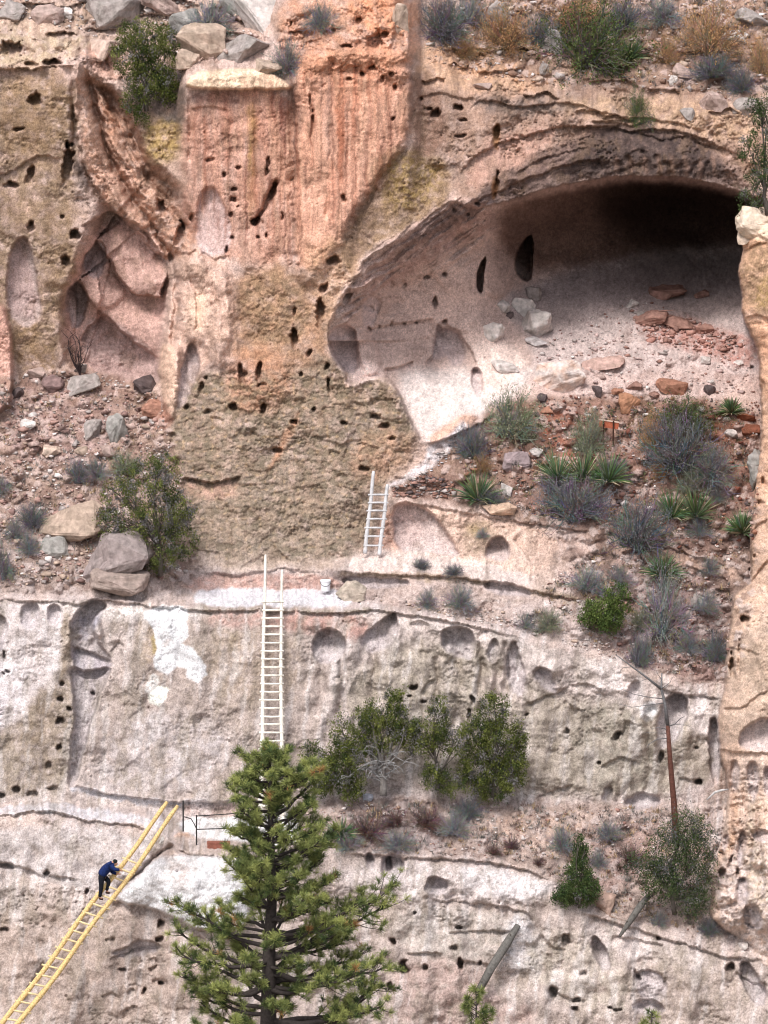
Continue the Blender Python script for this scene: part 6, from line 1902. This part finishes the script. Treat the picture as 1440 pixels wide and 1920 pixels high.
dirs = unit(n) * 0.95 + td * 0.4 + np.array([0, 0, 0.35])
dirs /= np.linalg.norm(dirs, axis=1, keepdims=True)
Ln = prs.uniform(0.12, 0.23, (n, 1))
side = np.cross(dirs, unit(n))
side /= np.linalg.norm(side, axis=1, keepdims=True) + 1e-9
st_ = tc + prs.normal(size=(n, 3)) * 0.02 - td * prs.uniform(0, 0.12, (n, 1))
wd = 0.0105
vv = np.stack([st_ + side * wd * 0.6, st_ - side * wd * 0.6, st_ + dirs * Ln - side * wd * 0.4, st_ + dirs * Ln + side * wd * 0.4], 1).reshape(-1, 3) - np.array(pb)
ff = np.arange(4 * n).reshape(-1, 4)
tt = np.repeat(prs.rand(len(tufts), 2), nn, 0)
ca, cb = np.array((0.045, 0.072, 0.027)), np.array((0.31, 0.33, 0.105))
cc = ca + (cb - ca) * tt[:, :1] ** 1.2
cc = np.where(tt[:, 1:2] < 0.025, np.array((0.28, 0.15, 0.06)), cc) * prs.uniform(0.7, 1.3, (n, 1))
tipc = np.clip(cc * 1.35, 0, 0.8)
colv = np.stack([cc * 0.9, cc * 0.9, tipc, tipc], 1).reshape(-1, 3)
np_mesh('crown', vv, ff, leaf_mat, root, colv)


def pine_top(u, v, hpx, label, n_t=26, wpx=45, y=-27.0, seed=3):
    """the leader of a young pine whose foot is far below the frame"""
    b = P(u, 1990, y)
    b.z = ground_z
    root = empty('young_pine', b, label, 'tree', 'young pines')
    g = Geo()
    top = P(u, v, y)
    g.tube([b, P(u, v + hpx, y), top], [0.12, 0.05, 0.012], 7, bcol)
    C_, D_ = [], []
    for i in range(n_t):
        t = (i + 0.5) / n_t
        a = rnd.uniform(0, 6.28)
        d = Vector((math.cos(a), math.sin(a), 0.5))
        p0 = P(u, v + hpx * t, y)
        e = p0 + d * (0.08 + t * wpx * px(1, y) * rnd.uniform(0.6, 1.0))
        g.tube([p0, e], [0.018, 0.008], 4, bcol, False)
        C_.append(np.array(e))
        D_.append(np.array(d.normalized()))
        if t > 0.35:
            C_.append(np.array(p0.lerp(e, 0.6)))
            D_.append(np.array(d.normalized()))
    part(g, 'trunk', bark_mat, root, True, True)
    m = 64
    tc, td = np.repeat(np.array(C_), m, 0), np.repeat(np.array(D_), m, 0)
    n = len(tc)
    q = unit(n) + td * 0.55
    q /= np.linalg.norm(q, axis=1, keepdims=True)
    L = prs.uniform(0.12, 0.22, (n, 1))
    s = np.cross(q, unit(n))
    s /= np.linalg.norm(s, axis=1, keepdims=True) + 1e-9
    V_ = np.stack([tc + s * .006, tc - s * .006, tc + q * L - s * .004, tc + q * L + s * .004], 1).reshape(-1, 3) - np.array(b)
    t2 = np.repeat(prs.rand(len(C_), 1), m, 0)
    c_ = (ca * 1.1 + (cb * 1.1 - ca) * t2) * prs.uniform(0.7, 1.3, (n, 1))
    np_mesh('crown', V_, np.arange(4 * n).reshape(-1, 4), leaf_mat, root, np.repeat(np.clip(c_, 0, 0.8), 4, 0))


pine_top(893, 1852, 90, 'fresh green young pine top poking into the frame at the foot of the leaning log', 30, 44)
pine_top(1222, 1898, 60, 'tip of a young pine at the bottom edge under the lowest wall on the right', 14, 30)


# ------------------------------------------------------------------ dry grass between the bushes
def grass(poly, n, label, cols, hmin=5, hmax=13, seed=0):
    r = np.random.RandomState(seed)
    p = np.array(poly, float)
    Vs, Cs = [], []
    k = 0
    while k < n:
        u, v = r.uniform(p[:, 0].min(), p[:, 0].max()), r.uniform(p[:, 1].min(), p[:, 1].max())
        if not inside(poly, np.array([u]), np.array([v]))[0] or noise(np.array([u / 40]), np.array([v / 28]), seed + 8)[0] < -0.05:
            continue
        k += 1
        b = np.array(P(u, v, yat(u, v)))
        m = 9
        h = r.uniform(hmin, hmax) * 0.02 * r.uniform(0.5, 1.2, (m, 1))
        a = r.uniform(0, 6.28, m)
        d = np.stack([np.cos(a), np.sin(a), r.uniform(0.5, 1.8, m)], 1)
        d /= np.linalg.norm(d, axis=1, keepdims=True)
        s = np.stack([-np.sin(a), np.cos(a), 0 * a], 1) * 0.011
        o = b + r.normal(size=(m, 3)) * np.array([0.05, 0.05, 0])
        Vs.append(np.stack([o - s, o + s, o + d * h + s * 0.3, o + d * h - s * 0.3], 1).reshape(-1, 3))
        c = np.array(cols[r.randint(len(cols))]) * r.uniform(0.7, 1.3)
        Cs.append(np.repeat(c[None], 4 * m, 0))
    V_ = np.concatenate(Vs)
    o = np_mesh('dry_grass', V_, np.arange(len(V_)).reshape(-1, 4), leaf_mat, None, np.clip(np.concatenate(Cs), 0, 0.8))
    return tag(o, label, 'grass', None, 'stuff')


STRAW, GGREY, GDARK, GRED, GGRN = (0.38, 0.27, 0.15), (0.20, 0.19, 0.17), (0.09, 0.085, 0.08), (0.16, 0.10, 0.085), (0.11, 0.13, 0.06)
grass([(870, 830), (1000, 760), (1420, 770), (1410, 1000), (1370, 1070), (1130, 985), (960, 960), (870, 935)], 900, 'dry grass and low twigs on the slope below the alcove', [STRAW, GGREY, GDARK, GDARK, GGRN], seed=1)
grass([(1120, 1030), (1370, 1080), (1365, 1270), (1250, 1262), (1120, 1205), (1000, 1150), (1020, 1100)], 520, 'dry grass and low twigs above the middle wall', [STRAW, GGREY, GDARK], seed=2)
grass([(640, 1505), (960, 1510), (1330, 1520), (1320, 1750), (1180, 1722), (1085, 1690), (1000, 1616), (640, 1590)], 800, 'dry grass and low twigs around the junipers', [GRED, GGREY, GDARK, STRAW], seed=3)
grass([(-40, 720), (180, 720), (300, 800), (340, 1080), (-40, 1095)], 420, 'dry grass on the left scree', [STRAW, GGREY, GDARK], seed=4)
grass([(790, -30), (1460, -30), (1460, 170), (1330, 170), (1100, 150), (900, 120), (800, 90)], 1100, 'dry grass and low brush on the slope above the alcove', [STRAW, GGREY, GDARK, (0.34, 0.20, 0.11), GDARK], 6, 16, seed=5)


# ------------------------------------------------------------------ stones
stone_mat = node_mat('stone', attr='Col', rough=0.95, var=0.35, scale=5.0, bump=0.6, bump_scale=9, dist=0.04, spec=0.05)


def hull(seed, n=16, box=0.7, sub=0):
    """an angular block of about unit half-size"""
    r = random.Random(seed)
    bm = bmesh.new()
    for i in range(n):
        d = Vector((r.gauss(0, 1), r.gauss(0, 1), r.gauss(0, 1))).normalized()
        m = max(abs(d.x), abs(d.y), abs(d.z))
        bm.verts.new(d * ((1 - box) + box / m) * r.uniform(0.82, 1.0))
    q = bmesh.ops.convex_hull(bm, input=bm.verts)
    for v in [v for v in bm.verts if not v.link_faces]:
        bm.verts.remove(v)
    if sub:
        bmesh.ops.bevel(bm, geom=bm.edges[:], offset=0.05, segments=1, affect='EDGES', profile=0.5)
        bmesh.ops.triangulate(bm, faces=bm.faces[:])
        bmesh.ops.subdivide_edges(bm, edges=bm.edges[:], cuts=sub, use_grid_fill=True)
    else:
        bmesh.ops.triangulate(bm, faces=bm.faces[:])
    bm.normal_update()
    return bm


def boulder(u, v, w, h, col, label, seed=0, rot=0.0, box=0.75, n=15, name='boulder', group='loose boulders', depth=0.8, col2=None, dy=0.0, cat='boulder'):
    if i_ <= 14:
        w, h = w * 1.3, h * 1.3
    if w > 85 and 900 < v < 1110:
        w, h, dy = w * 1.08, h * 1.12, dy - 0.55
    y = yat(u, v + h * 0.34) + dy + 0.2 * px(w)
    k = px(1, y)
    bm = hull(seed * 7 + 1, n, box, 3 if w * h > 900 else 2)
    r = random.Random(seed)
    sx, sz = w * k * 0.58, h * k * 0.60
    syy = sx * depth
    M = Matrix.Rotation(R(rot), 3, 'Y')
    z0 = Matrix.Rotation(r.uniform(0, 0.6) - 0.3, 3, 'Z')
    co = []
    for p in bm.verts:
        q = z0 @ p.co
        co.append(M @ Vector((q.x * sx, q.y * syy, q.z * sz)))
    co = np.array(co)
    nr = np.array([p.normal for p in bm.verts])
    s = 2.2 / max(sx, sz)
    am = 0.07 * max(sx, sz)
    co += nr * (am * (noise(co[:, 0] * s + seed, co[:, 2] * s) + noise(co[:, 1] * s + seed, co[:, 2] * s + 9)))[:, None]
    am = 0.05 * max(sx, sz)
    co += nr * (am * (noise(co[:, 0] * s * 3 + seed, co[:, 2] * s * 3) + noise(co[:, 1] * s * 3 + seed, co[:, 2] * s * 3 + 9)))[:, None]
    faces = [[p.index for p in f.verts] for f in bm.faces]
    bm.verts.index_update()
    faces = [[p.index for p in f.verts] for f in bm.faces]
    bm.free()
    col = np.array(col)
    c2 = np.array(col2) if col2 is not None else col * np.array([0.72, 0.74, 0.72])
    t = np.clip(0.5 + 1.3 * noise(co[:, 0] * s * 1.7 + seed * 3, co[:, 2] * s * 1.7 + co[:, 1]), 0, 1)[:, None]
    cols = col * (1 - t) + c2 * t
    o = mesh_obj(name, co, faces, stone_mat, None, cols)
    o.location = P(u, v, y)
    tag(o, label, cat, group)
    return o


CW, CG, CP, CT, CO, CD, CR, CGR = alb(232, 220, 216), alb(182, 170, 166), alb(198, 172, 164), alb(200, 176, 160), alb(180, 132, 112), alb(112, 98, 98), alb(162, 126, 116), alb(176, 170, 166)
i_ = 0
for a in [
    (87, 28, 42, 28, CP, 'rounded pinkish boulder at the upper left above the holed ledge'),
    (120, 24, 22, 18, CW, 'small pale stone right of the rounded pinkish boulder'),
    (20, 20, 44, 24, CG, 'grey stone in the top left corner'),
    (215, 22, 76, 46, CG, 'broad grey boulder above the upper left juniper'),
    (300, 12, 52, 30, CP, 'pinkish boulder at the top edge right of the broad grey one'),
    (345, 40, 46, 40, CGR, 'grey green boulder beside the top of the upper left juniper'),
    (382, 84, 64, 62, CT, 'tan block to the right of the upper left juniper'),
    (335, 66, 34, 22, CP, 'small pinkish block between the juniper and the tan block'),
    (462, 92, 110, 40, CG, 'flat grey slab lying above the pale column cap'),
    (482, 32, 76, 66, CW, 'big whitish boulder leaning on the orange knob'),
    (440, 14, 50, 34, CGR, 'grey green stone left of the big whitish boulder'),
    (500, 128, 40, 22, CT, 'small tan stone on the pale column cap'),
    (350, 112, 30, 28, CT, 'small tan block at the left end of the pale column cap'),
    (190, 96, 60, 30, alb(226, 196, 182), 'pale slab at the head of the ribs left of the juniper'),
    (745, 40, 40, 60, CT, 'tan knob on the right shoulder of the orange column'),
    (935, 35, 40, 56, CG, 'grey boulder behind the orange dry bush'),
    (1036, 82, 46, 48, CW, 'pale boulder left of the dark green thicket'),
    (1020, 130, 18, 20, CG, 'small grey stone below the pale boulder by the thicket'),
    (1375, 72, 42, 26, CW, 'whitish block right of the big orange dry bush'),
    (1412, 34, 62, 36, CG, 'rounded grey boulder in the top right corner'),
    (1285, 136, 44, 38, CP, 'pinkish block below the big orange dry bush'),
    (1262, 152, 18, 22, CW, 'small white stone left of the pinkish block'),
    (1340, 192, 50, 36, CP, 'rounded pinkish boulder above the right end of the brow'),
    (1402, 206, 56, 40, CG, 'rounded grey boulder at the right end of the brow'),
    (1288, 215, 28, 26, CG, 'round grey stone in the middle of the brow line'),
    (905, 162, 34, 14, CP, 'flat pinkish stone left of the brow'),
    (1018, 126, 14, 16, CG, 'tiny grey stone on the rim slope'),
    (927, 625, 52, 36, CW, 'pale rounded boulder at the left foot of the cave floor'),
    (1002, 610, 66, 50, CW, 'largest white block of the group by the cave doorways'),
    (980, 577, 44, 34, CW, 'white block behind the largest one by the doorways'),
    (942, 576, 32, 22, CW, 'small square white block under the doorways'),
    (1000, 552, 28, 26, alb(190, 176, 172), 'greyish block nearest the tall dark doorway'),
    (955, 592, 16, 14, CD, 'small dark stone between the white blocks'),
    (1050, 709, 92, 66, CW, 'very large whitish boulder with an orange flank at the foot of the cave floor'),
    (945, 690, 56, 22, CW, 'flat white slab left of the very large whitish boulder'),
    (1010, 640, 44, 18, alb(222, 212, 212), 'flat pale slab below the white blocks'),
    (1250, 547, 72, 28, CR, 'flat reddish boulder alone on the cave floor'),
    (1313, 552, 32, 15, CR, 'small reddish stone right of the flat reddish boulder'),
    (1130, 682, 76, 20, alb(222, 186, 176), 'long low pinkish slab right of the very large whitish boulder'),
    (1118, 734, 20, 20, CD, 'dark stone at the lower edge of the cave floor, left'),
    (1015, 748, 20, 20, CD, 'dark stone above the rusty pile below the whitish boulder'),
    (1024, 769, 26, 13, CO, 'small rusty stone below the dark one'),
    (1257, 727, 62, 30, CO, 'large orange rock at the front of the cave floor'),
    (1228, 740, 22, 12, CR, 'small red stone at the left of the large orange rock'),
    (1330, 734, 22, 22, CD, 'black stone near the right end of the cave floor'),
    (1336, 716, 20, 9, CW, 'small white stone above the black stone'),
    (1180, 758, 40, 36, alb(182, 134, 108), 'round orange boulder above the sign'),
    (1189, 724, 28, 15, CR, 'flat reddish stone up slope from the round orange boulder'),
    (1156, 734, 26, 11, CO, 'thin orange stone up slope and left of the round orange boulder'),
    (1215, 596, 70, 26, alb(184, 142, 130), 'reddish block at the left of the red heap in the cave'),
    (1270, 606, 60, 22, alb(184, 142, 130), 'reddish slab on top of the red heap in the cave'),
    (1318, 618, 40, 22, alb(184, 142, 130), 'reddish block at the right of the red heap in the cave'),
    (1322, 676, 22, 14, CW, 'white stone below the red heap'),
    (1384, 680, 16, 9, CW, 'small white stone close to the right pillar'),
    (1185, 570, 24, 16, CW, 'white stone left of the flat reddish boulder'),
    (1205, 590, 26, 14, CG, 'grey stone left of the red heap'),
    (970, 872, 48, 46, alb(178, 158, 160), 'grey pink boulder left of the large yucca clump'),
    (1011, 874, 24, 22, CO, 'orange stone against the large yucca clump'),
    (1416, 888, 38, 82, CGR, 'tall grey green boulder against the right pillar'),
    (1398, 783, 36, 24, alb(150, 92, 70), 'rusty block at the right end of the scree'),
    (1408, 806, 34, 22, alb(144, 92, 74), 'lower rusty block at the right end of the scree'),
    (1372, 812, 28, 13, CW, 'white slab left of the rusty blocks'),
    (1366, 788, 18, 12, CW, 'small white stone below the little dark yucca'),
    (1163, 906, 16, 14, CO, 'bright orange stone at the foot of the large yucca clump'),
    (1005, 845, 26, 18, CW, 'small white stone on the scree right of the pale path'),
    (950, 920, 22, 26, CW, 'white stone right of the round drooping yucca'),
    (935, 955, 60, 22, alb(226, 192, 170), 'flat pale slab on the lip below the round drooping yucca'),
    (275, 718, 48, 36, CD, 'dark grey boulder below the smooth hollow on the left'),
    (180, 806, 44, 38, CG, 'grey block left of the greenish block on the left scree'),
    (222, 808, 40, 64, CGR, 'greenish grey upright block on the left scree'),
    (152, 845, 24, 16, CT, 'small tan stone under the grey block'),
    (199, 846, 32, 22, CP, 'pinkish stone under the greenish block'),
    (136, 978, 104, 64, CT, 'large tan boulder with a white rim on the left scree'),
    (104, 1028, 58, 42, CGR, 'greenish grey boulder below the large tan boulder'),
    (215, 1050, 138, 88, alb(176, 160, 158), 'very large grey boulder below the big juniper'),
    (225, 1090, 100, 44, alb(178, 158, 150), 'undercut greyish block beneath the very large grey boulder'),
    (96, 848, 34, 22, alb(226, 200, 184), 'pale stone in the middle of the left scree'),
    (52, 795, 28, 22, CW, 'white stone on the left of the scree'),
    (30, 738, 30, 18, CD, 'dark stone at the top left of the scree'),
    (290, 764, 46, 34, alb(190, 142, 124), 'reddish wedge against the foot of the bright rib'),
    (160, 720, 60, 40, CG, 'grey boulder under the bare bush'),
    (100, 720, 40, 32, alb(150, 124, 122), 'purplish stone left of the bare bush'),
    (70, 700, 30, 22, CP, 'pinkish stone at the head of the left scree'),
    (150, 690, 24, 18, CG, 'small grey stone at the foot of the bare bush'),
    (690, 1496, 18, 16, alb(206, 206, 220), 'bluish pale stone at the foot of the silvery juniper'),
    (978, 1516, 9, 9, CW, 'tiny white stone on the slope right of the tallest juniper'),
    (840, 1420, 18, 10, CW, 'white stone among the junipers'),
    (660, 1110, 62, 40, alb(202, 186, 172), 'rounded pale boulder at the right end of the ledge path'),
    (1125, 1692, 60, 34, alb(196, 166, 152), 'pinkish boulder right of the little conifer'),
    (1310, 1128, 36, 24, CG, 'grey stone on the slope beside the pillar'),
    (1318, 1134, 26, 26, CGR, 'greenish stone next to the grey one on the pillar side slope'),
    (1300, 1690, 30, 14, CW, 'pale slab under the dark juniper'),
    (1390, 1775, 26, 14, CW, 'white stone at the foot of the right pillar'),
    (305, 1580, 14, 22, alb(214, 206, 202), 'upright pale stone at the tip of the platform'),
    (1415, 418, 60, 56, alb(240, 216, 196), 'pale rounded boulder capping the right pillar'),
    (1402, 445, 40, 26, alb(230, 206, 188), 'pale block beneath the boulder capping the pillar'),
]:
    i_ += 1
    kw = dict(box=0.55, n=18, col2=alb(222, 188, 170)) if a[2] == 92 else {}
    boulder(*a, seed=i_, rot=rnd.uniform(-14, 14), depth=rnd.uniform(0.7, 1.0), **kw)


def rubble(name, poly, n, smin, smax, cols, label, seed=0, flat=0.7, power=2.2):
    """loose broken stone that nobody could count, as one heap"""
    r = np.random.RandomState(seed)
    base = []
    for s in range(8):
        bm = hull(100 + s + seed, 10, 0.6)
        bm.verts.index_update()
        base.append((np.array([p.co[:] for p in bm.verts]), np.array([[p.index for p in f.verts] for f in bm.faces])))
        bm.free()
    p = np.array(poly, float)
    Vs, Fs, Cs, off, k = [], [], [], 0, 0
    while k < n:
        u = r.uniform(p[:, 0].min(), p[:, 0].max())
        v = r.uniform(p[:, 1].min(), p[:, 1].max())
        if not inside(poly, np.array([u]), np.array([v]))[0] or noise(np.array([u / 45]), np.array([v / 30]), seed + 3)[0] < -0.28:
            continue
        k += 1
        y = yat(u, v)
        s = smin * (1 - r.rand() * (1 - (smin / smax) ** power)) ** (-1 / power)
        s = s * px(1, y) * 0.5
        b, f = base[r.randint(8)]
        a = r.normal(size=4)
        q = Quaternion(a / np.linalg.norm(a)).to_matrix()
        sc = np.array([r.uniform(0.8, 1.4), r.uniform(0.8, 1.3), r.uniform(flat * 0.7, flat * 1.2)])
        t = (b * s) @ np.array(q).T * sc
        Vs.append(t + np.array(P(u, v, y)) + np.array([0, 0, 0.25 * s]))
        Fs.append(f + off)
        off += len(b)
        c = np.array(cols[r.randint(len(cols))]) * r.uniform(0.75, 1.2)
        Cs.append(np.repeat(c[None], len(b), 0))
    o = np_mesh(name, np.concatenate(Vs), np.concatenate(Fs), stone_mat, None, np.clip(np.concatenate(Cs), 0, 0.8))
    tag(o, label, 'rubble', None, 'stuff')
    return o


rubble('rubble', [(10, 715), (60, 695), (180, 700), (300, 735), (310, 800), (335, 900), (350, 1090), (0, 1100), (-60, 1090), (-60, 720)], 2600, 3.5, 22, [CP, CG, alb(186, 150, 140), alb(150, 122, 116), CW, CT], 'loose grey and pinkish broken stone covering the left scree', 1)
rubble('rubble', [(860, 840), (1000, 745), (1100, 740), (1425, 752), (1420, 1000), (1380, 1060), (1130, 985), (960, 960), (870, 935)], 2200, 3.0, 18, [CR, CO, alb(140, 92, 80), alb(176, 140, 130), CD, CP, CW], 'rusty red broken stone on the slope below the alcove', 2)
rubble('rubble', [(1010, 640), (1080, 600), (1200, 560), (1400, 640), (1420, 740), (1100, 735), (1000, 700)], 700, 2.5, 16, [CW, CG, alb(206, 180, 176), CR, CP], 'pale broken stone strewn over the front of the cave floor', 3)
rubble('rubble', [(1190, 598), (1260, 588), (1345, 615), (1400, 650), (1330, 665), (1220, 640)], 260, 4, 20, [alb(184, 142, 130), CR, alb(200, 150, 138)], 'heap of reddish broken stone in the cave', 4)
rubble('rubble', [(1120, 1030), (1370, 1080), (1365, 1270), (1250, 1262), (1120, 1205), (1060, 1150), (1000, 1110)], 1100, 3, 16, [CP, CG, CR, alb(150, 116, 108), CW], 'small broken stone on the slope above the middle wall', 5)
rubble('rubble', [(680, 1120), (900, 1135), (1100, 1180), (1200, 1250), (1000, 1190), (780, 1142)], 420, 3, 13, [CP, CG, CW, CT], 'gravel along the edge of the middle wall', 6)
rubble('rubble', [(735, 912), (800, 888), (850, 905), (850, 935), (740, 932)], 260, 5, 20, [CR, CD, alb(160, 120, 106), CG], 'dark stacked rubble below the pale path', 7, 0.6)
rubble('rubble', [(790, -40), (1460, -40), (1460, 200), (1330, 185), (1100, 165), (900, 145), (800, 110)], 1700, 3.5, 24, [CP, CG, CT, CW, alb(160, 128, 112), alb(206, 160, 128)], 'broken stone on the slope above the alcove', 8)
rubble('rubble', [(-40, -40), (500, -40), (500, 60), (380, 110), (240, 120), (150, 60), (-40, 20)], 700, 4, 28, [CP, CG, CT, CW, CGR], 'broken stone among the boulders above the left cliff', 9)
rubble('rubble', [(580, 1500), (960, 1505), (1330, 1520), (1320, 1750), (1180, 1722), (1085, 1690), (1000, 1616), (700, 1590), (600, 1585)], 1300, 2.5, 12, [CP, CG, alb(206, 172, 152), CR, CW], 'small broken stone on the slope of the junipers', 10)
rubble('rubble', [(800, 880), (850, 815), (875, 800), (860, 850), (800, 895), (740, 910)], 60, 4, 14, [alb(206, 206, 214), CW, CD], 'slabby stones lying on the pale path', 11, 0.4)
